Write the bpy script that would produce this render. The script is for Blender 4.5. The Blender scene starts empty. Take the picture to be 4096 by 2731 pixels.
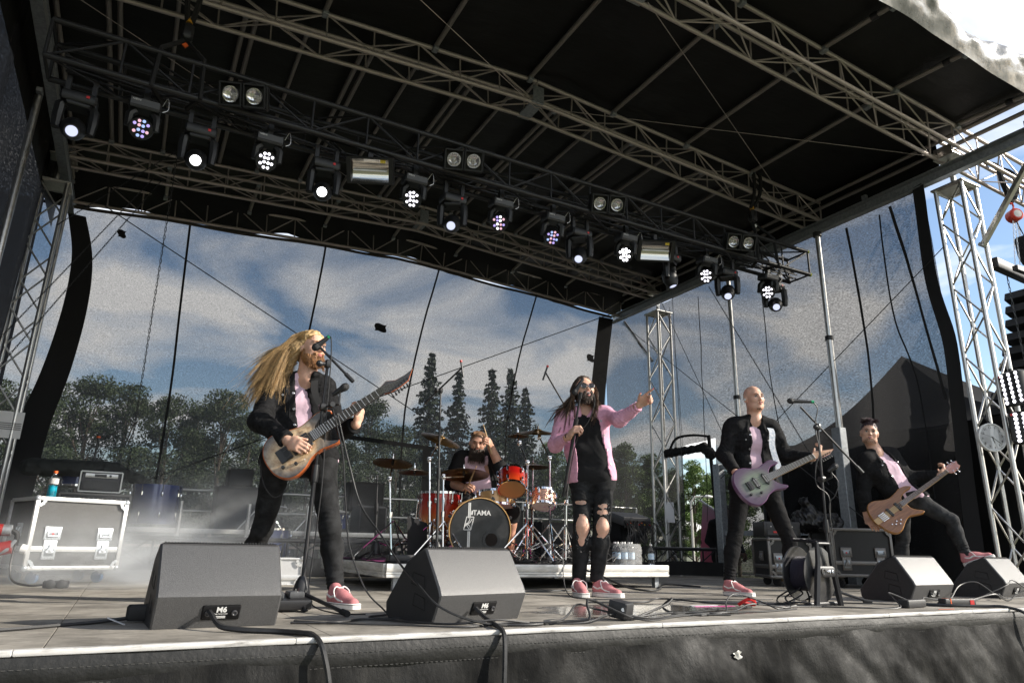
import bpy, bmesh, math, random
import numpy as np
from mathutils import Vector, Matrix, Quaternion, noise as mnoise
SC = bpy.context.scene
COL = SC.collection
R = math.radians
V = Vector
random.seed(7)

# ------------------------------------------------------------------ camera
YAW, PITCH, ROLL = R(28.243), R(16.530), R(1.146)
_f = V((math.sin(YAW)*math.cos(PITCH), math.cos(YAW)*math.cos(PITCH), math.sin(PITCH)))
_r = V((math.cos(YAW), -math.sin(YAW), 0)); _u = _r.cross(_f)
_r2 = _r*math.cos(ROLL) + _u*math.sin(ROLL); _u2 = -_r*math.sin(ROLL) + _u*math.cos(ROLL)
cd = bpy.data.cameras.new('camera'); cam = bpy.data.objects.new('camera', cd); COL.objects.link(cam)
cam.matrix_world = Matrix(((_r2.x, _u2.x, -_f.x, 0), (_r2.y, _u2.y, -_f.y, -2.967), (_r2.z, _u2.z, -_f.z, .365), (0, 0, 0, 1)))
cd.sensor_width = 36; cd.lens = 690/1024*36; cd.clip_start = .05; cd.clip_end = 2000
SC.camera = cam
# ------------------------------------------------------------------ sky, sun, exposure
SUN_AZ = math.atan2(.83, -.56)          # compass angle of the sun from +y towards +x
SUN_EL = R(26.5)
W = bpy.data.worlds.new('World'); SC.world = W; W.use_nodes = True
nt = W.node_tree; nt.nodes.clear()
def wn(t, **k):
    n = nt.nodes.new(t)
    for a, b in k.items(): setattr(n, a, b)
    return n
sky = wn('ShaderNodeTexSky', sky_type='NISHITA', sun_disc=False, sun_elevation=SUN_EL, sun_rotation=SUN_AZ, dust_density=.6, air_density=1.0, ozone_density=1.5)
b1 = wn('ShaderNodeBackground'); b1.inputs['Strength'].default_value = .14
b2 = wn('ShaderNodeBackground'); b2.inputs['Color'].default_value = (1, .985, .965, 1); b2.inputs['Strength'].default_value = .98
tc = wn('ShaderNodeTexCoord'); sx = wn('ShaderNodeSeparateXYZ')
mx = wn('ShaderNodeMath', operation='MAXIMUM'); mx.inputs[1].default_value = 0
ad = wn('ShaderNodeMath', operation='ADD'); ad.inputs[1].default_value = .22
dx = wn('ShaderNodeMath', operation='DIVIDE'); dy = wn('ShaderNodeMath', operation='DIVIDE')
cx = wn('ShaderNodeCombineXYZ'); cx.inputs['Z'].default_value = 15.3
n1 = wn('ShaderNodeTexNoise'); n1.inputs['Scale'].default_value = 2.0; n1.inputs['Detail'].default_value = 7; n1.inputs['Roughness'].default_value = .52; n1.inputs['Distortion'].default_value = .45
rp = wn('ShaderNodeValToRGB'); rp.color_ramp.elements[0].position = .425; rp.color_ramp.elements[1].position = .605
rp.color_ramp.interpolation = 'LINEAR'
ms = wn('ShaderNodeMixShader'); ow = wn('ShaderNodeOutputWorld')
L = nt.links.new
L(tc.outputs['Generated'], sx.inputs[0]); L(sx.outputs['Z'], mx.inputs[0]); L(mx.outputs[0], ad.inputs[0])
L(sx.outputs['X'], dx.inputs[0]); L(ad.outputs[0], dx.inputs[1]); L(sx.outputs['Y'], dy.inputs[0]); L(ad.outputs[0], dy.inputs[1])
L(dx.outputs[0], cx.inputs['X']); L(dy.outputs[0], cx.inputs['Y']); L(cx.outputs[0], n1.inputs['Vector'])
L(n1.outputs['Fac'], rp.inputs['Fac']); L(sky.outputs[0], b1.inputs['Color'])
L(rp.outputs['Color'], ms.inputs['Fac']); L(b1.outputs[0], ms.inputs[1]); L(b2.outputs[0], ms.inputs[2]); L(ms.outputs[0], ow.inputs['Surface'])
sd = bpy.data.lights.new('sun', 'SUN'); sd.energy = 5.0; sd.angle = R(.55); sd.color = (1, .93, .82)
sun = bpy.data.objects.new('sun', sd); COL.objects.link(sun)
_sd = V((math.sin(SUN_AZ)*math.cos(SUN_EL), math.cos(SUN_AZ)*math.cos(SUN_EL), math.sin(SUN_EL)))
sun.rotation_euler = _sd.to_track_quat('Z', 'Y').to_euler(); sun.location = (12, -8, 14)
SC.view_settings.view_transform = 'Standard'; SC.view_settings.look = 'None'
SC.view_settings.exposure = .62; SC.view_settings.gamma = 1; SC.view_settings.use_curve_mapping = False
SC.cycles.max_bounces = 8; SC.cycles.transparent_max_bounces = 16; SC.cycles.diffuse_bounces = 4
SC.cycles.glossy_bounces = 3; SC.cycles.transmission_bounces = 4; SC.cycles.volume_bounces = 1
SC.cycles.use_denoising = True
try: SC.cycles.denoiser = 'OPENIMAGEDENOISE'
except Exception: pass
SC.cycles.use_adaptive_sampling = True; SC.cycles.adaptive_threshold = .02
SC.cycles.sample_clamp_indirect = 4

# ------------------------------------------------------------------ materials
MATS = {}
def mat(name, col=(.5, .5, .5), rough=.5, metal=0., var=0., vscale=8., bump=0., bscale=60., col2=None, stretch=None, coat=0., emit=None, estr=0., trans=0., alpha=1., spec=.5, sheen=0., sss=0., detail=5., thresh=(.35, .65)):
    if name in MATS: return MATS[name]
    m = bpy.data.materials.new(name); m.use_nodes = True; N = m.node_tree; P = N.nodes['Principled BSDF']
    c = tuple(col) + (1,)
    P.inputs['Base Color'].default_value = c; P.inputs['Roughness'].default_value = rough; P.inputs['Metallic'].default_value = metal
    P.inputs['Specular IOR Level'].default_value = spec
    if coat: P.inputs['Coat Weight'].default_value = coat; P.inputs['Coat Roughness'].default_value = .08
    if sheen: P.inputs['Sheen Weight'].default_value = sheen; P.inputs['Sheen Roughness'].default_value = .4
    if trans: P.inputs['Transmission Weight'].default_value = trans; P.inputs['IOR'].default_value = 1.33
    if sss: P.inputs['Subsurface Weight'].default_value = sss; P.inputs['Subsurface Radius'].default_value = (.012, .005, .003); P.inputs['Subsurface Scale'].default_value = 1
    if alpha < 1: P.inputs['Alpha'].default_value = alpha
    if emit: P.inputs['Emission Color'].default_value = tuple(emit) + (1,); P.inputs['Emission Strength'].default_value = estr
    co = None
    if var or bump or col2:
        t = N.nodes.new('ShaderNodeTexCoord'); mp = N.nodes.new('ShaderNodeMapping'); N.links.new(t.outputs['Object'], mp.inputs[0])
        if stretch: mp.inputs['Scale'].default_value = stretch
        co = mp.outputs[0]
    if var or col2:
        n = N.nodes.new('ShaderNodeTexNoise'); n.inputs['Scale'].default_value = vscale; n.inputs['Detail'].default_value = detail; n.inputs['Roughness'].default_value = .6
        N.links.new(co, n.inputs['Vector'])
        rmp = N.nodes.new('ShaderNodeValToRGB'); rmp.color_ramp.elements[0].position, rmp.color_ramp.elements[1].position = thresh
        a = col2 if col2 else tuple(min(1, x*(1+var)) for x in col); b = col if col2 else tuple(x*(1-var) for x in col)
        rmp.color_ramp.elements[0].color = tuple(b) + (1,); rmp.color_ramp.elements[1].color = tuple(a) + (1,)
        N.links.new(n.outputs['Fac'], rmp.inputs[0]); N.links.new(rmp.outputs[0], P.inputs['Base Color'])
        if var:
            mr = N.nodes.new('ShaderNodeMapRange'); mr.inputs['To Min'].default_value = max(0, rough-.1); mr.inputs['To Max'].default_value = min(1, rough+.1)
            N.links.new(n.outputs['Fac'], mr.inputs['Value']); N.links.new(mr.outputs[0], P.inputs['Roughness'])
    if bump:
        n2 = N.nodes.new('ShaderNodeTexNoise'); n2.inputs['Scale'].default_value = bscale; n2.inputs['Detail'].default_value = 4
        N.links.new(co, n2.inputs['Vector']); bp = N.nodes.new('ShaderNodeBump'); bp.inputs['Strength'].default_value = bump; bp.inputs['Distance'].default_value = .01
        N.links.new(n2.outputs['Fac'], bp.inputs['Height']); N.links.new(bp.outputs[0], P.inputs['Normal'])
    MATS[name] = m
    return m
def netmat(name, lo, hi, sc=(26, 26, 60), col=(.05, .05, .055), tl=.35, big=.0):
    m = bpy.data.materials.new(name); m.use_nodes = True; N = m.node_tree; N.nodes.clear()
    t = N.nodes.new('ShaderNodeTexCoord'); mp = N.nodes.new('ShaderNodeMapping'); mp.inputs['Scale'].default_value = sc
    n = N.nodes.new('ShaderNodeTexNoise'); n.inputs['Scale'].default_value = 1; n.inputs['Detail'].default_value = 3; n.inputs['Roughness'].default_value = .7
    mr = N.nodes.new('ShaderNodeMapRange'); mr.inputs['From Min'].default_value = .32; mr.inputs['From Max'].default_value = .68
    mr.inputs['To Min'].default_value = lo; mr.inputs['To Max'].default_value = hi
    d = N.nodes.new('ShaderNodeBsdfDiffuse'); d.inputs[0].default_value = tuple(col) + (1,)
    tr = N.nodes.new('ShaderNodeBsdfTranslucent'); tr.inputs[0].default_value = tuple(min(1, c*2.2) for c in col) + (1,)
    m1 = N.nodes.new('ShaderNodeMixShader'); m1.inputs[0].default_value = tl
    tp = N.nodes.new('ShaderNodeBsdfTransparent'); m2 = N.nodes.new('ShaderNodeMixShader'); o = N.nodes.new('ShaderNodeOutputMaterial')
    k = N.links.new
    k(t.outputs['Object'], mp.inputs[0]); k(mp.outputs[0], n.inputs['Vector']); k(n.outputs['Fac'], mr.inputs['Value'])
    k(d.outputs[0], m1.inputs[1]); k(tr.outputs[0], m1.inputs[2]); k(mr.outputs[0], m2.inputs[0]); k(m1.outputs[0], m2.inputs[1]); k(tp.outputs[0], m2.inputs[2]); k(m2.outputs[0], o.inputs[0])
    MATS[name] = m
    return m
M = mat
alu = M('aluminium', (.62, .61, .59), .38, 1., .12, 14)
alu_old = M('weathered_aluminium', (.49, .435, .405), .45, .55, .15, 10, bump=.05)
chrome = M('chrome', (.85, .85, .86), .08, 1.)
steel = M('galvanised_steel', (.33, .35, .37), .55, .7, .2, 30)
blackmetal = M('black_metal', (.018, .018, .02), .45, 0, .3, 20)
blackpl = M('black_plastic', (.02, .02, .022), .4)
darkgrey = M('dark_grey_plastic', (.06, .062, .066), .5, 0, .15, 30)
rubber = M('black_rubber', (.013, .013, .014), .65)
whitepl = M('white_plastic', (.75, .75, .74), .4)
redpl = M('red_plastic', (.55, .02, .02), .4)
orangepl = M('orange_plastic', (.75, .12, .015), .45)
greenpl = M('green_plastic', (.02, .35, .15), .45)
bluepl = M('blue_plastic', (.03, .08, .3), .4)
cable = M('black_cable', (.02, .02, .021), .5, 0, .3, 40)
rope = M('black_rope', (.014, .014, .015), .9)
blackcloth = M('black_cloth', (.012, .012, .013), .95, 0, .3, 6)
paper = M('white_paper', (.8, .8, .8), .8)

# ------------------------------------------------------------------ mesh helpers
def frame(z, hint=(0, 0, 1)):
    z = V(z).normalized(); h = V(hint)
    if abs(z.dot(h)) > .98: h = V((1, 0, 0))
    x = h.cross(z).normalized(); y = z.cross(x)
    return x, y, z
class MB:
    def __init__(s): s.v = []; s.f = []; s.m = []
    def add(s, vs, fs, mi=0):
        o = len(s.v); s.v += [tuple(v) for v in vs]; s.f += [tuple(i+o for i in f) for f in fs]; s.m += [mi]*len(fs); return s
    def box(s, c, d, rot=None, mi=0, bev=0.):
        c = V(c); x, y, z = d[0]/2, d[1]/2, d[2]/2
        if bev:
            b = min(bev, x*.9, y*.9, z*.9); pts = []
            ring = lambda zz, ins: [(sx_*(x-(0 if k else b)-ins), sy_*(y-(b if k else 0)-ins), zz) for sx_, sy_, k in ((1, -1, 1), (1, 1, 1), (1, 1, 0), (-1, 1, 0), (-1, 1, 1), (-1, -1, 1), (-1, -1, 0), (1, -1, 0))]
            rings = [ring(-z, b*.7), ring(-z+b, 0), ring(z-b, 0), ring(z, b*.7)]
            vs = [V(p) for r_ in rings for p in r_]; fs = []
            for k in range(3):
                for i in range(8): j = (i+1) % 8; fs.append((k*8+i, k*8+j, k*8+8+j, k*8+8+i))
            fs.append(tuple(range(7, -1, -1))); fs.append(tuple(range(24, 32)))
        else:
            vs = [V((a*x, b_*y, e*z)) for e in (-1, 1) for b_ in (-1, 1) for a in (-1, 1)]
            fs = [(0, 2, 3, 1), (4, 5, 7, 6), (0, 1, 5, 4), (2, 6, 7, 3), (0, 4, 6, 2), (1, 3, 7, 5)]
        if rot is not None: vs = [rot @ v for v in vs]
        return s.add([v+c for v in vs], fs, mi)
    def tube(s, a, b, r, r2=None, n=10, cap=True, mi=0):
        r2 = r if r2 is None else r2; a, b = V(a), V(b); x, y, z = frame(b-a)
        vs = []
        for p, q in ((a, r), (b, r2)):
            for i in range(n): t = 2*math.pi*i/n; vs.append(p+x*(q*math.cos(t))+y*(q*math.sin(t)))
        fs = [(i, (i+1) % n, n+(i+1) % n, n+i) for i in range(n)]
        if cap: fs += [tuple(range(n-1, -1, -1)), tuple(range(n, 2*n))]
        return s.add(vs, fs, mi)
    def path(s, pts, r, n=6, mi=0, smooth=0, cap=True):
        pts = [V(p) for p in pts]
        if smooth: pts = spline(pts, smooth)
        k = len(pts); rr = r if isinstance(r, (list, tuple)) else [r]*k
        if len(rr) != k: rr = [rr[min(len(rr)-1, int(i/(k-1)*(len(rr)-1)+.5))] for i in range(k)]
        vs = []; px = None
        for i, p in enumerate(pts):
            t = (pts[min(i+1, k-1)]-pts[max(i-1, 0)])
            t = t.normalized() if t.length > 1e-9 else V((0, 0, 1))
            if px is None: x, y, _ = frame(t)
            else:
                x = px-t*px.dot(t); x = x.normalized() if x.length > 1e-6 else frame(t)[0]; y = t.cross(x)
            px = x
            for j in range(n): a = 2*math.pi*j/n; vs.append(p+x*(rr[i]*math.cos(a))+y*(rr[i]*math.sin(a)))
        fs = [(i*n+j, i*n+(j+1) % n, (i+1)*n+(j+1) % n, (i+1)*n+j) for i in range(k-1) for j in range(n)]
        if cap: fs += [tuple(range(n-1, -1, -1)), tuple(range((k-1)*n, k*n))]
        return s.add(vs, fs, mi)
    def lathe(s, prof, o=(0, 0, 0), axis=(0, 0, 1), n=24, mi=0, capa=True, capb=True):
        x, y, z = frame(axis); o = V(o); vs = []; k = len(prof)
        for r, h in prof:
            for i in range(n): t = 2*math.pi*i/n; vs.append(o+z*h+x*(r*math.cos(t))+y*(r*math.sin(t)))
        fs = [(j*n+i, j*n+(i+1) % n, (j+1)*n+(i+1) % n, (j+1)*n+i) for j in range(k-1) for i in range(n)]
        if capa: fs.append(tuple(range(n-1, -1, -1)))
        if capb: fs.append(tuple(range((k-1)*n, k*n)))
        return s.add(vs, fs, mi)
    def prism(s, pts, z0, z1, mtx=None, mi=0, bev=0., mside=None):
        n = len(pts); mtx = mtx or Matrix()
        area = sum(pts[i][0]*pts[(i+1) % n][1]-pts[(i+1) % n][0]*pts[i][1] for i in range(n))
        if area < 0: pts = pts[::-1]
        def inset(b):
            out = []
            for i in range(n):
                p0, p1, p2 = V(pts[i-1]), V(pts[i]), V(pts[(i+1) % n])
                d = ((p1-p0).normalized()+(p2-p1).normalized()); d = d.normalized() if d.length > 1e-6 else V((1, 0))
                out.append((p1.x-d.y*b, p1.y+d.x*b))
            return out
        rings = [(inset(bev), z0), (pts, z0+bev), (pts, z1-bev), (inset(bev), z1)] if bev else [(pts, z0), (pts, z1)]
        vs = [mtx @ V((p[0], p[1], z)) for r_, z in rings for p in r_]
        fs = []; k = len(rings)
        o = len(s.v)
        for a in range(k-1):
            for i in range(n): j = (i+1) % n; fs.append((a*n+i, a*n+j, (a+1)*n+j, (a+1)*n+i))
        s.add(vs, fs, mi if mside is None else mside)
        s.f += [tuple(o+i for i in range(n-1, -1, -1)), tuple(o+i for i in range((k-1)*n, k*n))]; s.m += [mi if mside is None else mside, mi]
        return s
    def ell(s, c, r, rot=None, n=12, k=8, mi=0):
        c = V(c); r = (r, r, r) if not hasattr(r, '__len__') else r; vs = [V((0, 0, -r[2]))]
        for j in range(1, k):
            p = -math.pi/2+math.pi*j/k
            for i in range(n): t = 2*math.pi*i/n; vs.append(V((r[0]*math.cos(p)*math.cos(t), r[1]*math.cos(p)*math.sin(t), r[2]*math.sin(p))))
        vs.append(V((0, 0, r[2])))
        fs = [(0, 1+(i+1) % n, 1+i) for i in range(n)]
        for j in range(k-2):
            for i in range(n): a = 1+j*n; fs.append((a+i, a+(i+1) % n, a+n+(i+1) % n, a+n+i))
        a = 1+(k-2)*n; fs += [(a+i, a+(i+1) % n, len(vs)-1) for i in range(n)]
        if rot is not None: vs = [rot @ v for v in vs]
        return s.add([v+c for v in vs], fs, mi)
    def quad(s, a, b, c, d, mi=0): return s.add([a, b, c, d], [(0, 1, 2, 3)], mi)
    def grid(s, fn, nu, nv, mi=0, wrap=False):
        vs = [fn(i/nu, j/nv) for j in range(nv+1) for i in range(nu+1)]
        fs = [(j*(nu+1)+i, j*(nu+1)+i+1, (j+1)*(nu+1)+i+1, (j+1)*(nu+1)+i) for j in range(nv) for i in range(nu)]
        return s.add(vs, fs, mi)
    def mesh(s, name, mats, off=(0, 0, 0), smooth=35):
        me = bpy.data.meshes.new(name); off = V(off)
        me.from_pydata([tuple(V(v)-off) for v in s.v], [], s.f)
        for m_ in (mats if isinstance(mats, (list, tuple)) else [mats]): me.materials.append(m_)
        if any(s.m): me.polygons.foreach_set('material_index', s.m)
        if smooth:
            me.polygons.foreach_set('use_smooth', [True]*len(me.polygons))
            if smooth < 180: me.set_sharp_from_angle(angle=R(smooth))
        me.update(); return me
    def obj(s, name, mats, parent=None, smooth=35):
        off = parent.location if parent is not None and parent.parent is None else (V((0, 0, 0)) if parent is None else parent.parent.location)
        if parent is not None and parent.parent is not None: off = parent.parent.location
        o = bpy.data.objects.new(name, s.mesh(name, mats, off, smooth)); COL.objects.link(o)
        if parent is not None: o.parent = parent
        return o
def spline(pts, sub=6):
    pts = [V(p) for p in pts]; out = []
    for i in range(len(pts)-1):
        p0, p1, p2, p3 = pts[max(i-1, 0)], pts[i], pts[i+1], pts[min(i+2, len(pts)-1)]
        for k in range(sub):
            t = k/sub; out.append(.5*((2*p1)+(p2-p0)*t+(2*p0-5*p1+4*p2-p3)*t*t+(3*p1-p0-3*p2+p3)*t**3))
    return out+[pts[-1]]
def tag(o, label=None, cat=None, group=None, kind=None):
    if label: o['label'] = label
    if cat: o['category'] = cat
    if group: o['group'] = group
    if kind: o['kind'] = kind
    return o
def thing(name, label, cat, loc=(0, 0, 0), group=None):
    o = bpy.data.objects.new(name, None); o.empty_display_size = .1; COL.objects.link(o); o.location = loc
    return tag(o, label, cat, group)
def link(name, me, parent, mtx):
    o = bpy.data.objects.new(name, me); COL.objects.link(o)
    if parent is not None:
        o.parent = parent; o.matrix_local = Matrix.Translation(-parent.location) @ mtx
    else: o.matrix_world = mtx
    return o
def copytree(o, parent=None):
    c = o.copy(); COL.objects.link(c); c.parent = parent
    for ch in [x for x in ALLCH.get(o.name, o.children)]: copytree(ch, c)
    return c
ALLCH = {}
_unit = {}
def unit_tube(m, n=8):
    k = (m.name, n)
    if k not in _unit: _unit[k] = MB().tube((0, 0, 0), (0, 0, 1), 1, n=n).mesh('tube', m, smooth=50)
    return _unit[k]
def tmat(a, b, r):
    a, b = V(a), V(b); x, y, z = frame(b-a); l = (b-a).length
    return Matrix(((x.x*r, y.x*r, z.x*l, a.x), (x.y*r, y.y*r, z.y*l, a.y), (x.z*r, y.z*r, z.z*l, a.z), (0, 0, 0, 1)))
def bar(name, a, b, r, m, parent=None, n=8): return link(name, unit_tube(m, n), parent, tmat(a, b, r))
def text(body, size, m, mtx, parent, name='lettering', ext=.0008, align='CENTER', bold=0.):
    cu = bpy.data.curves.new(name, 'FONT'); cu.body = body; cu.size = size; cu.extrude = ext; cu.align_x = align; cu.align_y = 'CENTER'
    cu.resolution_u = 3; cu.offset = bold*size
    t = bpy.data.objects.new(name, cu)
    me = bpy.data.meshes.new_from_object(t); bpy.data.objects.remove(t)
    me.name = name; me.materials.clear(); me.materials.append(m)
    root = parent if parent.parent is None else parent.parent
    o = bpy.data.objects.new(name, me); COL.objects.link(o); o.parent = parent; o.matrix_local = Matrix.Translation(-root.location) @ mtx
    return o
def mtx(o, x, y, z=None):
    x = V(x).normalized(); y = V(y); z = x.cross(y).normalized() if z is None else V(z).normalized(); y = z.cross(x)
    return Matrix(((x.x, y.x, z.x, o[0]), (x.y, y.y, z.y, o[1]), (x.z, y.z, z.z, o[2]), (0, 0, 0, 1)))
# ------------------------------------------------------------------ ground and stage floor
XC, HW = 3.45, 4.75                      # stage centre line, half distance between the towers
def geomat(name, build):
    m = bpy.data.materials.new(name); m.use_nodes = True; N = m.node_tree; P = N.nodes['Principled BSDF']
    g = N.nodes.new('ShaderNodeNewGeometry'); build(N, P, g.outputs['Position']); MATS[name] = m; return m
def nz(N, co, scale, detail=5, stretch=None, rough=.6):
    if stretch:
        mp = N.nodes.new('ShaderNodeMapping'); mp.inputs['Scale'].default_value = stretch; N.links.new(co, mp.inputs[0]); co = mp.outputs[0]
    n = N.nodes.new('ShaderNodeTexNoise'); n.inputs['Scale'].default_value = scale; n.inputs['Detail'].default_value = detail; n.inputs['Roughness'].default_value = rough
    N.links.new(co, n.inputs['Vector']); return n.outputs['Fac']
def ramp(N, fac, stops):
    r = N.nodes.new('ShaderNodeValToRGB'); e = r.color_ramp.elements
    while len(e) < len(stops): e.new(.5)
    for k, (p, c) in enumerate(stops): e[k].position = p; e[k].color = (tuple(c) if hasattr(c, '__len__') else (c, c, c)) + (1,)
    N.links.new(fac, r.inputs[0]); return r.outputs[0]
def mixc(N, a, b, fac, mode='MIX'):
    m = N.nodes.new('ShaderNodeMix'); m.data_type = 'RGBA'; m.blend_type = mode
    for i, q in ((6, a), (7, b)):
        if hasattr(q, '__len__') and not hasattr(q, 'links'): m.inputs[i].default_value = tuple(q) + (1,)
        else: N.links.new(q, m.inputs[i])
    if isinstance(fac, (int, float)): m.inputs[0].default_value = fac
    else: N.links.new(fac, m.inputs[0])
    return m.outputs[2]
def mth(N, op, a, b=None):
    m = N.nodes.new('ShaderNodeMath'); m.operation = op
    for i, q in ((0, a), (1, b)):
        if q is None: continue
        if isinstance(q, (int, float)): m.inputs[i].default_value = q
        else: N.links.new(q, m.inputs[i])
    return m.outputs[0]
def bumpn(N, P, h, s=.4, d=.01):
    b = N.nodes.new('ShaderNodeBump'); b.inputs['Strength'].default_value = s; b.inputs['Distance'].default_value = d
    N.links.new(h, b.inputs['Height']); N.links.new(b.outputs[0], P.inputs['Normal'])
def b_floor(N, P, co):
    base = ramp(N, nz(N, co, 3, 6, (1, .45, 1)), [(.3, (.26, .24, .205)), (.5, (.37, .34, .295)), (.7, (.48, .445, .39))])
    grain = ramp(N, nz(N, co, 60, 4, (.12, 1, 1)), [(.35, .55), (.6, 1.)])
    dirt = ramp(N, nz(N, co, 1.9, 8, (.7, 1.3, 1), .72), [(.36, .26), (.47, .62), (.58, 1.)])
    spots = ramp(N, nz(N, co, 34, 3), [(.27, .3), (.36, 1.)])
    scuff = ramp(N, nz(N, co, 9, 6, (.35, 1.6, 1)), [(.57, 0.), (.70, 1.)])
    c = mixc(N, base, grain, .6, 'MULTIPLY'); c = mixc(N, c, dirt, .85, 'MULTIPLY'); c = mixc(N, c, spots, .75, 'MULTIPLY')
    c = mixc(N, c, (.40, .36, .30), mth(N, 'MULTIPLY', scuff, .35))
    sp = N.nodes.new('ShaderNodeSeparateXYZ'); N.links.new(co, sp.inputs[0])
    ex = mth(N, 'DIVIDE', mth(N, 'SUBTRACT', sp.outputs[0], 2.95), .95); ey = mth(N, 'DIVIDE', mth(N, 'SUBTRACT', sp.outputs[1], .72), .62)
    dd = mth(N, 'SQRT', mth(N, 'ADD', mth(N, 'MULTIPLY', ex, ex), mth(N, 'MULTIPLY', ey, ey)))
    w1 = mth(N, 'SUBTRACT', 1.5, mth(N, 'ADD', dd, mth(N, 'MULTIPLY', nz(N, co, 5.5, 5, (.6, 1.3, 1)), 1.35)))
    wr = N.nodes.new('ShaderNodeMapRange'); wr.inputs['From Min'].default_value = .0; wr.inputs['From Max'].default_value = .16; N.links.new(w1, wr.inputs['Value']); wet = wr.outputs[0]
    c = mixc(N, c, mixc(N, c, (.35, .33, .33), 1., 'MULTIPLY'), wet)
    N.links.new(c, P.inputs['Base Color'])
    ro = mixc(N, (.78, .78, .78), (.12, .12, .12), wet); N.links.new(ro, P.inputs['Roughness'])
    bumpn(N, P, mth(N, 'MULTIPLY', nz(N, co, 80, 4, (.3, 1, 1)), mth(N, 'SUBTRACT', 1., wet)), .25, .006)
floor_m = geomat('worn_plywood', b_floor)
def b_ground(N, P, co):
    c = ramp(N, nz(N, co, .25, 6), [(.35, (.06, .075, .03)), (.5, (.10, .11, .05)), (.62, (.17, .16, .13))])
    N.links.new(mixc(N, c, ramp(N, nz(N, co, 9, 4), [(.3, .6), (.7, 1.)]), .7, 'MULTIPLY'), P.inputs['Base Color']); P.inputs['Roughness'].default_value = .95
ground_m = geomat('grass_and_gravel', b_ground)
g = MB(); g.grid(lambda u, v: (-500+1000*u, -400+1000*v, -1.25), 8, 8); tag(g.obj('ground', ground_m, smooth=0), kind='structure')

fl = thing('stage_floor', None, None, (XC, 3.6, 0)); fl['kind'] = 'structure'
FX0, FX1, FY1 = -1.18, 8.02, 7.30
MB().box(((FX0+FX1)/2, FY1/2+.03, -.10), (FX1-FX0-.04, FY1-.1, .10), mi=0).obj('sub_frame', blackmetal, fl)
xs = [FX0]+[.82+k for k in range(-1, 8)]+[FX1]; ys = [.03, 1.25, 3.25, 5.25, FY1]
xs = [x for x in xs if FX0 <= x <= FX1]
for i in range(len(xs)-1):
    for j in range(4):
        x0, x1, y0, y1 = xs[i]+.0012, xs[i+1]-.0012, ys[j]+.0012, ys[j+1]-.0012
        dz = random.uniform(-.0015, 0)
        MB().box(((x0+x1)/2, (y0+y1)/2, -.02+dz), (x1-x0, y1-y0, .04), bev=.003).obj('deck_panel', floor_m, fl, smooth=0)
def b_edge(N, P, co):
    c = ramp(N, nz(N, co, 5, 5, (1, 1, 6)), [(.36, (.20, .19, .18)), (.48, (.52, .51, .49)), (.7, (.66, .65, .64))])
    N.links.new(c, P.inputs['Base Color']); P.inputs['Roughness'].default_value = .5
edge_m = geomat('scuffed_white_edge', b_edge)
for k in range(10):
    x0 = FX0+k*.92; MB().box((x0+.46, .014, -.006), (.9195, .036, .020), bev=.003).obj('edge_trim', edge_m, fl)
# ------------------------------------------------------------------ skirt in front of the stage
def b_skirt(N, P, co):
    c = ramp(N, nz(N, co, 4, 7), [(.3, (.006, .006, .006)), (.6, (.010, .010, .010)), (.8, (.018, .018, .0175))])
    st = ramp(N, nz(N, co, 2.2, 8, (2.4, 1, .35), .7), [(.52, 0.), (.72, 1.)])
    c = mixc(N, c, (.030, .029, .027), mth(N, 'MULTIPLY', st, .75))
    scr = ramp(N, nz(N, co, 26, 6, (.5, 1, 2.2), .8), [(.66, 0.), (.72, 1.)])
    c = mixc(N, c, (.14, .135, .125), mth(N, 'MULTIPLY', scr, .5))
    N.links.new(c, P.inputs['Base Color'])
    r_ = ramp(N, nz(N, co, 7, 5), [(.3, .50), (.7, .80)]); N.links.new(r_, P.inputs['Roughness']); N.links.new(ramp(N, nz(N, co, 1.4, 5, (1, 1, .6)), [(.45, .04), (.65, .30)]), P.inputs['Specular IOR Level'])
    bumpn(N, P, nz(N, co, 16, 6, (1, 1, .7), .65), .35, .02)
skirt_m = geomat('dusty_black_tarpaulin', b_skirt)
def skirt(u, v):
    x = FX0-.05+(FX1-FX0+.1)*u; z = -.018-1.19*v
    n = mnoise.noise(V((x*1.3, 0, z*.6)))*.05+mnoise.noise(V((x*4.2+5, 1, z*1.6)))*.022+mnoise.noise(V((x*9+z*7, 3, z*4)))*.009
    diag = abs(mnoise.noise(V((x*2.2+z*2.6, 7, 0))))*.05
    k = min(1, v*4.5+.06)
    return (x, -.018-.035*v-(n+diag*.8+.03)*k, z)
sk = thing('stage_skirt', 'dusty black tarpaulin skirt hanging along the stage front edge', 'skirt', (XC, -.02, -.6))
MB().grid(skirt, 420, 52).obj('tarpaulin', skirt_m, sk, smooth=180)
h = MB()
h.grid(lambda u, v: (FX0-.05+(FX1-FX0+.1)*u, -.026-.010*math.sin(v*math.pi)-.004*mnoise.noise(V((u*60, v, 3))), -.017-.095*v-.006*mnoise.noise(V((u*30, 2, 0)))), 260, 5).obj('hem', M('hem_tarpaulin', (.005, .005, .005), .6, 0, .4, 9, bump=.3, bscale=40), sk, smooth=180)
st = MB(); x = FX0
while x < FX1:
    for z in (-.052, -.105): st.box((x+.006, -.0375+.006*(z < -.1), z), (.012, .002, .002))
    x += .022
tag(st.obj('stitching', M('thread', (.06, .059, .056), .9), sk, smooth=0), kind='stuff')
for x, z, w, hh in ((2.95, -.16, .05, .035), (5.92, -.12, .05, .12)):
    q = MB(); q.grid(lambda u, v: (x+w*(u-.5)*(1+.3*math.sin(v*9)), -.062-.004*math.sin(u*8+v*5), z+hh*(v-.5)*(1-.3*math.cos(u*5))), 5, 5).obj('tape_scrap', M('torn_silver_tape', (.42, .42, .40), .45, .3, .4, 30), sk)

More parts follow.
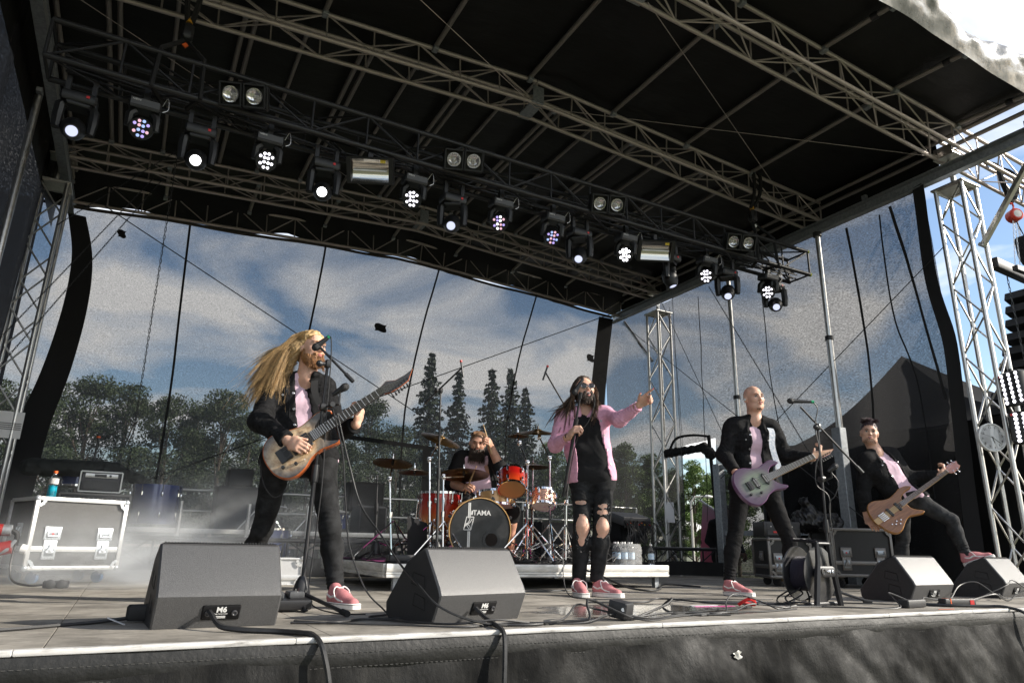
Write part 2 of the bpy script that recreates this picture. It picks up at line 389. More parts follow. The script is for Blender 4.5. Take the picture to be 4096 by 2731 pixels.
# ------------------------------------------------------------------ trusses
def roofz(x): return -.0553*abs(x-XC)
def truss(name, label, cat, pts, w, hh, m, rc=.024, rb=.009, pitch=.5, side=None, group=None, nchord=4, posts=True, endframe=True):
    """box truss along the poly-line pts; w = width across 'side', hh = height across 'up'"""
    pts = [V(p) for p in pts]; t = thing(name, label, cat, pts[0], group)
    for a, b in zip(pts[:-1], pts[1:]):
        d = (b-a).normalized(); s_ = V(side or (0, 1, 0)); s_ = (s_-d*s_.dot(d)).normalized(); u = d.cross(s_)
        if u.z < -.01: u = -u
        c4 = [s_*(w/2*i)+u*(hh/2*j) for i, j in ((-1, -1), (1, -1), (1, 1), (-1, 1))]
        if nchord == 2: c4 = [-u*(hh/2), u*(hh/2)]
        for c in c4: bar('chord', a+c, b+c, rc, m, t, 10)
        n = max(1, round((b-a).length/pitch)); st_ = (b-a)/n; k4 = len(c4)
        for i in range(n):
            p, q = a+st_*i, a+st_*(i+1)
            for f in range(k4 if k4 == 4 else 1):
                c0, c1 = c4[f], c4[(f+1) % k4]
                if (i+f) % 2: c0, c1 = c1, c0
                bar('brace', p+c0, q+c1, rb, m, t, 6)
                if posts and f % 2 == 1: bar('brace', q+c4[f], q+c4[(f+1) % k4], rb, m, t, 6)
                if posts and k4 == 2: bar('brace', q+c0, q+c1, rb, m, t, 6)
        if endframe and k4 == 4:
            for e in (a, b):
                for f in range(4): bar('brace', e+c4[f], e+c4[(f+1) % 4], rb*1.3, m, t, 6)
    return t
XL, XR = XC-HW, XC+HW
def rpts(y, z, x0=XL-.1, x1=XR+.1): return [(x0, y, z+roofz(x0)), (XC, y, z), (x1, y, z+roofz(x1))]
ZB = 5.27                               # bottom chord height at the ridge
t1 = truss('roof_truss', 'front aluminium box truss running on past the right tower', 'truss', rpts(1.02, ZB+.16, XL-.3, XR+2.3), .29, .29, alu_old, pitch=.5, group='aluminium roof trusses')
t2 = truss('roof_truss', 'middle aluminium box truss above the black lighting truss', 'truss', rpts(3.12, ZB+.16), .29, .29, alu_old, pitch=.5, group='aluminium roof trusses')
t3 = truss('roof_truss', 'rear aluminium box truss resting on the rear towers', 'truss', rpts(6.67, ZB+.13), .29, .29, alu_old, pitch=.5, group='aluminium roof trusses')
t4 = truss('roof_truss', 'flat rearmost truss along the top of the back net', 'truss', rpts(7.72, ZB+.06, XL-.05, XR+.05), .05, .34, alu_old, rc=.024, pitch=.42, nchord=2, group='aluminium roof trusses')
for t in (t1, t2, t3):
    y = t.location.y; MB().box((XC, y, ZB+.005+roofz(XC)), (.16, .36, .02), bev=.004).box((XC, y-.19, ZB+.10), (.14, .012, .2)).obj('hinge_plate', steel, t)
# towers
def tower(x, y, z0, z1, label, m, s=.30, grp='aluminium roof towers'):
    t = truss('tower', label, 'tower', [(x, y, z0), (x, y, z1)], s, s, m, rc=.025, rb=.011, pitch=.42, side=(1, 0, 0), group=grp, posts=False)
    MB().box((x, y, z1+.012), (s+.08, s+.08, .024), bev=.004).obj('head_plate', m, t)
    MB().tube((x, y, z1+.024), (x, y, z1+.46), .032).obj('spigot', m, t); MB().box((x-.05, y-.02, z1+.40), (.24, .26, .016), bev=.003).box((x-.16, y-.02, z1+.47), (.012, .22, .13)).obj('corner_plate', alu, t)
    MB().box((x, y, z0-.02), (.7, .7, .03)).obj('base_plate', steel, t)
    return t
tw1 = tower(8.26, 1.10, -1.2, 4.62, 'bright aluminium truss tower beside the wall clock at front right', alu)
tw2 = tower(8.28, 6.62, -1.2, 4.62, 'aluminium truss tower at the back right corner with a white sheet', alu)
tw3 = tower(-1.42, 6.70, -1.2, 4.62, 'aluminium truss tower at the back left behind the flight case', alu)
for t, (x, y, z, w, hh) in ((tw2, (8.20, 6.455, .98, .22, .34)),):
    MB().grid(lambda u, v: (x+w*(u-.5), y-.012*math.sin(u*3+v*2), z+hh*(v-.5)), 6, 6).obj('notice_sheet', paper, t)
ns = MB(); ns.grid(lambda u, v: (-1.60+.42*u, 6.53-.01*math.sin(u*4), 1.42+.30*v), 6, 4).obj('notice_sheet', paper, tw3)
for k in range(4): MB().box((-1.39, 6.515, 1.52+k*.022), (.4, .002, .006)).obj('printed_line', darkgrey, tw3, smooth=0)
# side beams
for x, lab in ((XR-.02, 'grey steel side beam along the right eaves over the tower tops'), (XL-.05, 'grey steel side beam along the left eaves')):
    b = thing('side_beam', lab, 'beam', (x, 3.5, 4.74), 'side beams of the roof')
    MB().box((x, 3.4, 4.80), (.10, 9.1, .014)).box((x, 3.4, 4.94), (.10, 9.1, .014)).box((x+.03, 3.4, 4.87), (.012, 9.1, .13)).obj('channel', steel, b)
    for y in (.2, 2.2, 4.2, 6.2): MB().box((x, y, 4.99), (.05, .06, .09)).obj('bracket', steel, b)
br = thing('outrigger_arm', 'slanting aluminium strut between the front right tower and the side beam', 'strut', (8.32, .9, 3.9))
A, B = V((8.34, .95, 3.85)), V((8.20, .10, 4.79))
bb = MB(); x_, y_, z_ = frame(B-A); rot = Matrix((x_, y_, z_)).transposed(); bb.box((A+B)/2, (.055, .055, (B-A).length), rot, bev=.004).obj('arm', alu, br)
MB().tube(A+V((-.06, 0, 0)), A+V((.06, 0, 0)), .025).obj('pivot', steel, br)
# rear knee brace at back right tower
kb = thing('outrigger_arm', 'short diagonal brace under the beam at the back right tower', 'strut', (8.2, 7.2, 4.4))
bar('arm', (8.2, 7.55, 4.72), (8.24, 6.8, 3.75), .028, alu, kb)

# ------------------------------------------------------------------ roof sheet and roof poles
ROOFZ = ZB+.345
def b_roof(N, P, co):
    c = ramp(N, nz(N, co, .8, 5), [(.3, (.0045, .0045, .0042)), (.7, (.0085, .008, .0075))])
    N.links.new(c, P.inputs['Base Color']); P.inputs['Roughness'].default_value = .5; P.inputs['Specular IOR Level'].default_value = .35
    bumpn(N, P, nz(N, co, 2.5, 5, (.5, 1.5, 1)), .3, .05)
roof_m = geomat('black_roof_tarpaulin', b_roof)
rf = thing('roof_cover', 'black tarpaulin roof stretched over the stage with a silver front edge', 'roof', (XC, 4, ROOFZ))
def roofpt(u, v):
    x = XL-.25+(2*HW+.42)*u; y = .05+7.95*v
    k = (x-3.35)/1.18; sag = -.02*math.cos(2*math.pi*k)
    sag += .018*mnoise.noise(V((x*1.1, y*2.2, 0)))+.006*mnoise.noise(V((x*5, y*5, 2)))
    z = ROOFZ+.035+roofz(x)+sag
    if v > .93:
        j = max(0, (v-.93)/.07); z -= .40*j*(.80+.28*abs(math.sin(math.pi*(x+.45)/2.1)))
    return (x, y, z)
MB().grid(roofpt, 130, 90).obj('sheet', roof_m, rf, smooth=180)
fas = M('silver_tarpaulin', (.30, .30, .30), .28, .55, .2, 3, bump=.8, bscale=7)
def fascia(u, v):
    x = XL-.25+(2*HW+.44)*u
    w = .05*math.sin(x*3.4)+.08*mnoise.noise(V((x*2.0, v*1.5, 0)))+.05*mnoise.noise(V((x*6, v*3, 5)))+.025*abs(mnoise.noise(V((x*11+v*6, v*7, 2))))
    y = .05-.10*math.sin(v*math.pi*.62)-w*v*.9; z = ROOFZ+roofz(x)-.20+.06*mnoise.noise(V((x*1.6, 0, 9)))*(1-v)+.32*v
    return (x, y, z)
MB().grid(fascia, 240, 16).obj('front_valance', fas, rf, smooth=180)
MB().grid(lambda u, v: (XR+.10+.03*mnoise.noise(V((u*12, v*3, 1))), 1.25+6.5*u, 4.96+.46*v), 80, 4).obj('side_valance', roof_m, rf, smooth=180)
MB().grid(lambda u, v: (XL-.24, -.3+8.3*u, 4.55+1.05*v), 40, 3).obj('side_valance', roof_m, rf, smooth=180)
alu_dark = M('dull_grey_tube', (.28, .255, .24), .5, .5, .15, 10)
def pole(a, b, lab, r=.027, clamp=None, flat=False):
    p = thing('roof_pole', lab, 'pole', a, 'poles under the roof sheet')
    bar('tube', a, b, r, alu_dark, p, 10)
    for e in (a, b): MB().box(V(e)+V((0, 0, -.03)), (.06, .08, .05), bev=.005).obj('end_clamp', steel, p)
    if clamp:
        c = V(a).lerp(V(b), clamp); d = (V(b)-V(a)).normalized(); MB().tube(c-d*.035, c+d*.035, r*1.45, n=10).obj('joint', blackmetal, p)
    return p
ordn = ['first', 'second', 'third', 'fourth', 'fifth', 'sixth', 'seventh', 'eighth', 'ninth']
zz = lambda x: ROOFZ-.03+roofz(x)
for k in range(7):
    x = 3.35+1.18*(k-3)
    pole((x, 1.2, zz(x)), (x, 2.95, zz(x)), f'{ordn[k]} pole from the left between the front and middle trusses')
for k in range(8):
    x = 3.35+1.18*(k-3)
    pole((x, .08, zz(x)-.06), (x, .86, zz(x)), f'{ordn[k]} short pole from the left between front truss and valance', clamp=.25)
for k in range(14):
    x = 3.30+.60*(k-7)
    p = pole((x, 3.3, zz(x)), (x, 6.5, zz(x)), f'{(ordn+["tenth", "eleventh", "twelfth", "thirteenth", "fourteenth"])[k]} pole from the left between the middle and rear trusses', r=.022 if k % 2 else .027, clamp=.5 if k % 2 else None)
    if k % 2 == 0: bar('tube', (x+.10, 3.3, zz(x)), (x+.10, 6.5, zz(x)), .026, alu_dark, p, 10)
for k in range(8):
    x = 3.35+1.18*(k-4)
    pole((x, 6.85, zz(x)-.02), (x, 7.7, zz(x)-.10), f'{ordn[k]} short pole from the left between rear truss and back net')
for x, s_ in ((XR-.02, 1), (XL-.02, -1)):
    pole((x+.02*s_, .0, zz(x)-.02), (x+.02*s_, 7.7, zz(x)-.02), ('right' if s_ > 0 else 'left')+' eaves pole running the full depth of the roof', clamp=.18)
    pole((x+.13*s_, .0, zz(x)-.10), (x+.13*s_, 7.7, zz(x)-.10), 'lower '+('right' if s_ > 0 else 'left')+' eaves pole close under the roof sheet')
# cross wires under the roof
def wire(name, lab, cat, pts, r, m, grp=None, sub=0):
    o = MB().path(pts, r, 5, smooth=sub).obj(name, m); return tag(o, lab, cat, grp)
wire('roof_wire', 'thin steel wire crossing under the roof from the ridge plate to the front left', 'wire', [(XC, 3.0, 5.24), (-.5, .9, 5.1)], .004, alu_old, 'steel bracing wires')
wire('roof_wire', 'thin steel wire under the roof from the ridge plate to the right front tower', 'wire', [(XC, 3.0, 5.24), (8.1, 1.15, 5.05)], .004, alu_old, 'steel bracing wires')
wire('roof_wire', 'thin steel wire under the roof from the front truss down to the back right', 'wire', [(3.55, 1.1, 5.25), (7.9, 3.1, 5.05)], .004, alu_old, 'steel bracing wires')
wire('roof_wire', 'thin steel wire under the dark roof at the far left', 'wire', [(-1.2, 3.3, 5.0), (3.4, 6.5, 5.2)], .004, alu_old, 'steel bracing wires')
wire('back_brace_wire', 'steel wire running down across the back net from the upper left', 'wire', [(-.92, 7.55, 4.86), (8.0, 7.55, .35)], .008, blackmetal, 'wires crossing in front of the back net')
wire('back_brace_wire', 'steel wire running up across the back net to the upper right', 'wire', [(7.91, 7.55, 4.85), (-1.3, 7.55, .4)], .008, blackmetal, 'wires crossing in front of the back net')
wire('side_brace_wire', 'thin wire slanting up across the right net to the front tower', 'wire', [(8.06, 6.4, .6), (8.1, 1.25, 3.9)], .006, blackmetal, 'wires crossing in front of the right net')
wire('side_brace_wire', 'thin wire slanting down across the right net from the rear corner', 'wire', [(8.05, 7.4, 4.6), (8.05, 2.6, .7)], .006, blackmetal, 'wires crossing in front of the right net')

# ------------------------------------------------------------------ nets
net_b = netmat('grey_scrim_net', .19, .40, (60, 60, 95), (.050, .050, .052), .45)
net_r = netmat('dark_scrim_net', .06, .34, (32, 32, 105), (.026, .026, .027), .35)
net_l = netmat('dense_scrim_net', -.10, .07, (26, 26, 60), (.03, .03, .033), .35)
def backnet(x, z):
    t = max(0, min(1, (4.95-z)/5.4)); y = 7.86+.32*math.sin(math.pi*t)*(.8+.2*math.sin(x*1.1))+.03*math.sin(x*2.9+z)+.012*mnoise.noise(V((x*3, z*3, 0)))
    return V((x, y, z))
bn = thing('back_net', 'grey see-through scrim net closing the back of the stage', 'net', (XC, 7.8, 2.4))
NX0, NX1 = -2.3, 8.12
def top4(x): return 5.14+roofz(x)
MB().grid(lambda u, v: backnet(NX0+(NX1-NX0)*u, top4(NX0+(NX1-NX0)*u)*(1-v)+(-.55)*v), 120, 60).obj('mesh_sheet', net_b, bn, smooth=180)
hemm = M('black_webbing', (.010, .010, .011), .85)
MB().grid(lambda u, v: backnet(NX0+(NX1-NX0)*u, top4(NX0+(NX1-NX0)*u)+.0-.05*v)+V((0, -.03, .035)), 80, 2).obj('top_band', M('brown_webbing', (.09, .08, .07), .9), bn, smooth=180)
def strip(pts, w, y_off=-.02):
    b = MB(); sp = spline([V(p) for p in pts], 8)
    vs = []
    for i, p in enumerate(sp):
        ww = w[0]+(w[1]-w[0])*i/(len(sp)-1) if hasattr(w, '__len__') else w
        for s_ in (-1, 1): q = backnet(p.x+s_*ww/2, p.y); vs.append(q+V((0, y_off, 0)))
    b.add(vs, [(2*i, 2*i+1, 2*i+3, 2*i+2) for i in range(len(sp)-1)]); return b
strip([(-1.26, 4.78), (-1.10, 4.2), (-1.06, 3.5), (-1.12, 2.6), (-1.24, 1.8), (-1.28, 1.1), (-1.30, .2)], (.22, .42)).obj('dark_edge_band', hemm, bn)
strip([(7.98, 4.86), (7.93, 3.5), (7.86, 2.2), (7.86, .9), (7.95, -.2)], .34).obj('dark_edge_band', hemm, bn)
for pts in ([(.19, 5.0), (.25, 3.6), (.30, 2.4), (.30, .5)], [(2.24, 5.08), (2.20, 4.2), (2.14, 3.2), (2.05, .5)], [(4.27, 5.1), (4.10, 4.2), (3.95, 3.1), (3.88, 2.3), (3.86, .5)], [(6.3, 5.0), (6.1, 4.0), (5.95, 3.0), (5.86, 2.2), (5.84, .5)]):
    strip(pts, .032, -.03).obj('seam', hemm, bn)
dd = MB()
for a, b in (((2.55, 2.02), (4.5, 1.93)),):
    q = [backnet(a[0]+(b[0]-a[0])*t/12, a[1]+(b[1]-a[1])*t/12)+V((0, -.03, 0)) for t in range(13)]
    dd.add([p+V((0, 0, s_)) for p in q for s_ in (-.035, .035)], [(2*i, 2*i+2, 2*i+3, 2*i+1) for i in range(12)])
dd.obj('door_flap_edge', hemm, bn)
strip([(2.55, 2.0), (2.55, 1.4), (2.56, .9), (2.60, .1)], .07, -.03).obj('door_flap_edge', hemm, bn)
strip([(4.32, 1.95), (4.33, 1.4), (4.30, .9), (4.30, .1)], .16, -.03).obj('door_flap_edge', hemm, bn)
for x, z, w, hh in ((3.33, 3.89, .20, .13), (7.68, 4.0, .16, .14), (-.67, 4.62, .10, .11)):
    q = MB(); q.grid(lambda u, v: backnet(x+w*(u-.5)+.012*math.sin(v*7), z+hh*(v-.5)+.010*math.sin(u*6))+V((0, -.04, 0)), 6, 6).obj('patch', hemm, bn)
# right side net, gathered in folds
def rnet(y, z):
    t = max(0, min(1, (4.9-z)/5.2))
    f = .13*math.sin(y*3.1+.4)+.07*math.sin(y*6.7+1.5*z*.3)+.16*max(0, math.sin(y*1.87+2.2))**3
    return V((8.22+f*(.35+.65*t)+.22*math.sin(math.pi*t)*math.exp(-((y-3.9)/2.5)**2)+.02*mnoise.noise(V((y*4, z*2, 1))), y, z))
rn = thing('right_side_net', 'dark see-through scrim net hanging in folds along the right side', 'net', (8.2, 4, 2.4))
for y0, y1, z0, z1, nu, nv in ((1.42, 5.32, 4.84, -.11, 110, 50), (5.32, 6.38, 4.84, 2.12, 30, 26), (6.38, 8.35, 4.84, -.11, 50, 50)): MB().grid(lambda u, v: rnet(y0+(y1-y0)*u, z0+(z1-z0)*v), nu, nv).obj('mesh_sheet', net_r, rn, smooth=180)
def rstrip(pts, w, off=-.03):
    sp = spline([V(p) for p in pts], 8); vs = []
    for p in sp:
        for s_ in (-1, 1): vs.append(rnet(p.x+s_*w/2, p.y)+V((off, 0, 0)))
    return MB().add(vs, [(2*i, 2*i+1, 2*i+3, 2*i+2) for i in range(len(sp)-1)])
rstrip([(1.46, 4.8), (1.50, 3.6), (1.40, 2.7), (1.44, 1.6), (1.46, .1)], .16).obj('dark_edge_band', hemm, rn)
for pts, w in (([(2.06, 4.7), (2.14, 3.4), (1.98, 2.4), (1.96, 1.0)], .022), ([(4.12, 4.6), (4.25, 3.0), (4.1, 1.4)], .02), ([(5.45, 4.6), (5.6, 2.6), (5.5, .8)], .022), ([(6.35, 4.7), (6.30, 2.6), (6.36, .8)], .014)):
    rstrip(pts, w).obj('seam', hemm, rn)
for pts, w in (([(2.6, 4.75), (2.62, 3.0), (2.75, 1.7)], .045), ([(1.9, 4.75), (1.72, 3.2), (1.55, 2.1)], .045)):
    rstrip(pts, w).obj('seam', M('dark_webbing', (.02, .02, .02), .9), rn)
# left side net
ln = thing('left_side_net', 'dense dark scrim net closing the left side of the stage', 'net', (-1.5, 4, 2.4))
MB().grid(lambda u, v: V((-1.66+.10*math.sin(u*17)+.04*math.sin(u*41+v*3), -.2+8.4*u, 5.2-5.8*v)), 110, 40).obj('mesh_sheet', net_l, ln, smooth=180)
# telescopic poles and the steel posts they stand on
for y, z0, z1, lab in ((2.93, 1.82, 4.70, 'telescopic prop pole in front of the right net behind the bassist'), (4.66, 1.30, 4.72, 'telescopic prop pole in front of the right net behind the bald guitarist')):
    p = thing('prop_pole', lab, 'pole', (8.1, y, z0), 'telescopic poles along the right side')
    MB().tube((8.1, y, z0), (8.1, y, z0+1.35), .045, n=14).obj('outer_tube', alu, p); MB().tube((8.1, y, z0+1.35), (8.1, y, z1), .034, n=14).obj('inner_tube', alu, p)
    MB().tube((8.1, y, z0+1.33), (8.1, y, z0+1.39), .055, n=14).obj('collar', blackmetal, p); MB().tube((8.1, y, z1), (8.1, y, z1+.06), .06, n=12).obj('head', blackmetal, p)
lp = thing('prop_pole', 'leaning telescopic pole against the left side net', 'pole', (-1.45, 5.1, .4), 'telescopic poles along the left side')
MB().tube((-1.42, 4.55, .3), (-1.42, 4.65, 4.65), .035, n=12).obj('outer_tube', alu, lp)
MB().box((-1.42, 4.65, 4.70), (.05, .12, .05)).obj('hook', steel, lp)
fr = thing('steel_frame', 'galvanised steel post frame at the right side behind the bald guitarist', 'frame', (8.0, 4, 0))
for y in (2.95, 4.05, 5.15): MB().box((8.1, y, .80+(.1 if y < 3 else -.08)), (.13, .13, 1.9+(.2 if y < 3 else 0)), bev=.006).obj('post', steel, fr)
for z in (1.62, .62): MB().box((8.1, 4.05, z), (.06, 2.1, .07)).obj('rail', steel, fr)
# ------------------------------------------------------------------ trees and what stands behind the stage
def polar(az, dist): return V((math.sin(R(az))*dist, -2.967+math.cos(R(az))*dist, -1.25))
leafg = M('leaf_green', (.045, .068, .024), .6, 0, .45, 1.2)
leafl = M('leaf_light_green', (.11, .17, .04), .55, 0, .4, 1.2)
needle = M('spruce_needles', (.028, .045, .022), .7, 0, .4, 1.5)
bark = M('bark', (.09, .07, .05), .9, 0, .3, 6)
rng = np.random.default_rng(5)
def leafmesh(name, pts, size, m, seed, flat=.0):
    rg = np.random.default_rng(seed); n = len(pts); P_ = np.array(pts)
    a = rg.normal(size=(n, 3)); a /= np.linalg.norm(a, axis=1)[:, None]; b = rg.normal(size=(n, 3)); b -= a*(a*b).sum(1)[:, None]; b /= np.linalg.norm(b, axis=1)[:, None]
    s = size*rg.uniform(.6, 1.4, (n, 1)); v = np.stack([P_-a*s, P_+b*s*.55, P_+a*s, P_-b*s*.55], 1).reshape(-1, 3)
    f = np.arange(4*n).reshape(-1, 4)
    me = bpy.data.meshes.new(name); me.from_pydata(v.tolist(), [], f.tolist()); me.materials.append(m); me.update(); return me
def decid_crown(h, rad, n, seed):
    """leaf positions spread in clumps carried by limbs"""
    rg = np.random.default_rng(seed); pts = []; limbs = []
    for c in range(46):
        t = rg.uniform(.18, 1); ang = rg.uniform(0, 6.283); prof = math.sin(min(1, (1.08-t)*1.25)*math.pi/2)*(.5+.5*min(1, t*3.2))
        rr = rad*prof*rg.uniform(.25, 1.0); c0 = np.array([rr*math.cos(ang), rr*math.sin(ang), h*t])
        limbs.append((np.array([0, 0, h*max(.12, t-.25)]), c0)); cr = rad*rg.uniform(.16, .34)
        k = int(n/46*rg.uniform(.6, 1.4)); p = rg.normal(size=(k, 3)); p /= np.linalg.norm(p, axis=1)[:, None]; p *= cr*rg.uniform(.3, 1, (k, 1))**.5; p[:, 2] *= .7
        pts.append(c0+p)
    return np.concatenate(pts), limbs
def tree_proto(kind, seed, h=10., rad=3.2, n=20000):
    if kind == 'spruce':
        rg = np.random.default_rng(seed); pts = []; tiers = 46; tr = MB(); tr.path([(0, 0, 0), (0, 0, h*.5), (0, 0, h)], [.16, .09, .01], 7)
        for i in range(tiers):
            t = .05+.95*i/tiers; z = h*t; rr = rad*(1-t)**.82*rg.uniform(.8, 1.15)+.10
            nb = int(7+9*(1-t))
            for b in range(nb):
                a = rg.uniform(0, 6.283); L_ = rr*rg.uniform(.65, 1.1); k = int(5+24*L_/rad)
                q = rg.uniform(.1, 1, k); zz_ = z-L_*.34*q**1.3+rg.normal(0, .05, k)+.12*q**3*L_; w = rg.normal(0, .05+.10*L_*(1-q)*.9, k)
                pts.append(np.stack([q*L_*math.cos(a)-w*math.sin(a), q*L_*math.sin(a)+w*math.cos(a), zz_], 1))
        return leafmesh('crown', np.concatenate(pts), .15, needle, seed), tr.mesh('trunk', bark)
    p, limbs = decid_crown(h, rad, n, seed); tr = MB(); tr.path([(0, 0, 0), (.1, .05, h*.3), (-.05, .1, h*.6), (0, 0, h*.92)], [.19, .15, .09, .02], 8)
    for a, b in limbs[::2]: tr.path([a, (a+b)/2+np.array([0, 0, -.1]), b], [.05, .035, .012], 5)
    return leafmesh('crown', p, .068 if kind == 'dark' else .080, leafg if kind == 'dark' else leafl, seed), tr.mesh('trunk', bark)
PRO = {('dark', i): tree_proto('dark', 10+i) for i in range(3)}
PRO.update({('light', i): tree_proto('light', 30+i, n=20000, rad=2.6) for i in range(2)})
PRO.update({('spruce', i): tree_proto('spruce', 50+i, 14., 2.7) for i in range(3)})
def tree(kind, i, az, dist, top, lab, grp, wide=1.):
    """top = tangent of the elevation of the crown's tip as seen from 0.37 m above the stage floor"""
    p = polar(az, dist); hgt = top*dist+.365+1.25; base = 14. if kind == 'spruce' else 10.*1.06
    s = hgt/base; t = thing({'dark': 'broadleaf_tree', 'light': 'birch_tree', 'spruce': 'spruce_tree'}[kind], lab, 'tree', p, grp)
    rot = Matrix.Rotation(random.uniform(0, 6.28), 4, 'Z') @ Matrix.Diagonal((s*wide, s*wide, s, 1))
    cr, tr = PRO[(kind, i)]; link('trunk', tr, t, Matrix.Translation(p) @ rot); link('crown', cr, t, Matrix.Translation(p) @ rot)
ORD = ordn+['tenth', 'eleventh', 'twelfth', 'thirteenth', 'fourteenth']
G1_, G2_, G3_ = 'broadleaf trees behind the back net', 'tall spruces behind the back net', 'bright trees beyond the right rear corner'
for k, (az, dist, top, w) in enumerate([(-12, 26, .18, 1.1), (-9, 30, .185, 1), (-6.2, 27, .18, 1.05), (-3.4, 28, .20, 1.0), (-.9, 29, .198, 1), (1.8, 27, .188, 1.), (3.8, 30, .18, .9), (5.6, 27, .205, .95), (7.6, 30, .175, 1), (10, 34, .14, 1), (12.2, 30, .16, .9), (14.6, 31, .18, .95), (16.8, 33, .205, .9), (19, 36, .17, .9)]):
    tree('dark', k % 3, az, dist, top, f'{ORD[k]} dark broadleaf tree from the left behind the back net', G1_, w)
for k, (az, dist, top) in enumerate([(21.4, 38, .278), (23.8, 40, .250), (26.6, 38, .256), (28.2, 41, .257), (29.5, 39, .228)]):
    tree('spruce', k % 3, az, dist, top, f'{ordn[k]} pointed dark spruce from the left behind the drum kit', G2_)
for k, (az, dist, top) in enumerate([(31.6, 48, .15), (33.6, 46, .13), (35.6, 50, .145), (37.6, 47, .150), (39.6, 50, .132), (41.3, 52, .112), (42.9, 50, .122), (44.3, 53, .105), (46, 50, .11), (48.5, 55, .10)]):
    tree('light', k % 2, az, dist, top, f'{ordn[k] if k < 9 else "tenth"} light green tree from the left in the row beyond the rear tower', G3_)
for k, (az, dist, top) in enumerate([(-5, 46, .12), (4, 48, .12), (9, 45, .13), (15, 48, .13), (20, 52, .13), (26, 55, .12), (31, 60, .12), (36, 65, .12), (41, 62, .10), (45, 62, .10), (52, 60, .09), (57, 60, .08), (75, 55, .07)]):
    tree('dark', k % 3, az, dist, top, f'{ORD[k]} distant broadleaf tree from the left in the far tree line', 'far tree line', 1.6)
# street lamp, banner, rail and person seen through the opening at the back right
sl = thing('street_lamp', 'tall grey street lamp in front of the bright trees', 'street lamp', polar(42.7, 30))
p = sl.location; MB().path([p, p+V((0, 0, 2.9)), p+V((0, 0, 3.5)), p+V((.12, -.1, 3.72)), p+V((.5, -.3, 3.75))], [.06, .05, .04, .035, .03], 8).obj('pole', M('lamp_post_grey', (.38, .36, .33), .6), sl)
MB().ell(p+V((.62, -.36, 3.74)), (.24, .13, .07)).obj('lamp_head', M('lamp_head_grey', (.45, .45, .45), .5), sl)
bf = thing('beach_flag', 'pink printed banner with black drawings leaning at the back right', 'banner', (8.95, 6.3, -.3))
def flag(u, v): q = (u*(1-.30*v)-.10+.22*v)*.62; return V((8.78+.881*q, 6.36-.473*q+.02*math.sin(u*6+v*3), -.35+1.50*v-.22*u*v))
def b_flag(N, P, co):
    sp = N.nodes.new('ShaderNodeSeparateXYZ'); N.links.new(co, sp.inputs[0])
    c = ramp(N, mth(N, 'ADD', mth(N, 'MULTIPLY', sp.outputs[2], .5), .3), [(.0, (.62, .13, .19)), (.55, (.60, .14, .22)), (.8, (.45, .25, .32)), (1., (.5, .5, .52))])
    k = ramp(N, nz(N, co, 5, 2, (1.6, 1, .7)), [(.62, 0.), (.65, 1.)]); N.links.new(mixc(N, c, (.05, .02, .03), k), P.inputs['Base Color']); P.inputs['Roughness'].default_value = .7
    P.inputs['Emission Strength'].default_value = 0
MB().grid(flag, 14, 20).obj('cloth', geomat('pink_printed_cloth', b_flag), bf, smooth=180)
bar('pole', flag(0, 1)+V((-.05, 0, .05)), flag(1, .96)+V((.05, 0, -.02)), .022, whitepl, bf)
rl = thing('handrail', 'slanting white metal handrail beyond the stage rear edge', 'handrail', (8.2, 9.4, -.6))
bar('rail', (8.4, 10.2, .85), (10.3, 10.6, -.2), .03, alu, rl); bar('post', (9.1, 10.35, .47), (9.1, 10.35, -1.2), .026, alu, rl); bar('post', (10.2, 10.6, -.15), (10.2, 10.6, -1.2), .026, alu, rl)
for k, (x, y) in enumerate(((10.5, 13.5), (12.2, 14.2))):
    c = thing('white_tent', ('nearer' if k == 0 else 'farther')+' low white tent top beyond the rear rail', 'tent', (x, y, -1.25), 'white tents behind the stage')
    MB().lathe([(1.5, 0), (1.5, .7), (1.1, 1.0), (.5, 1.22), (.05, 1.35)], (x, y, -1.2), n=16).obj('canopy', M('tent_white', (.8, .8, .8), .7), c)
# dark marquee outside the right net
tentm = M('black_tent_cloth', (.009, .009, .0095), 1., 0, .2, 4, spec=.1)
te = thing('marquee', 'black peaked marquee standing outside the right net', 'tent', (11.0, 3.0, -1.25))
pk = V((11.2, 3.85, 3.60)); ev = 1.95; cs = [V((8.9, .9, ev)), V((13.6, .7, ev)), V((13.9, 6.9, ev)), V((8.9, 5.0, ev-.15))]
tm = MB()
for i in range(4):
    a, b = cs[i], cs[(i+1) % 4]
    tm.grid(lambda u, v: (a.lerp(b, u).lerp(pk, v) - V((0, 0, 1.0))*math.sin(v*math.pi)*.26), 10, 12)
tm.obj('canopy', tentm, te, smooth=60)
wl = MB()
for a, b in ((cs[0], cs[3]), (cs[2], cs[3]), (cs[0], cs[1]), (cs[1], cs[2])): wl.grid(lambda u, v: V((a.lerp(b, u).x+.03*math.sin(u*25), a.lerp(b, u).y+.03*math.sin(u*31), ev*(1-v)+(-1.25)*v)), 30, 4)
wl.obj('side_wall', tentm, te, smooth=180)
for c in cs: bar('leg', (c.x, c.y, -1.25), (c.x, c.y, ev), .03, steel, te)
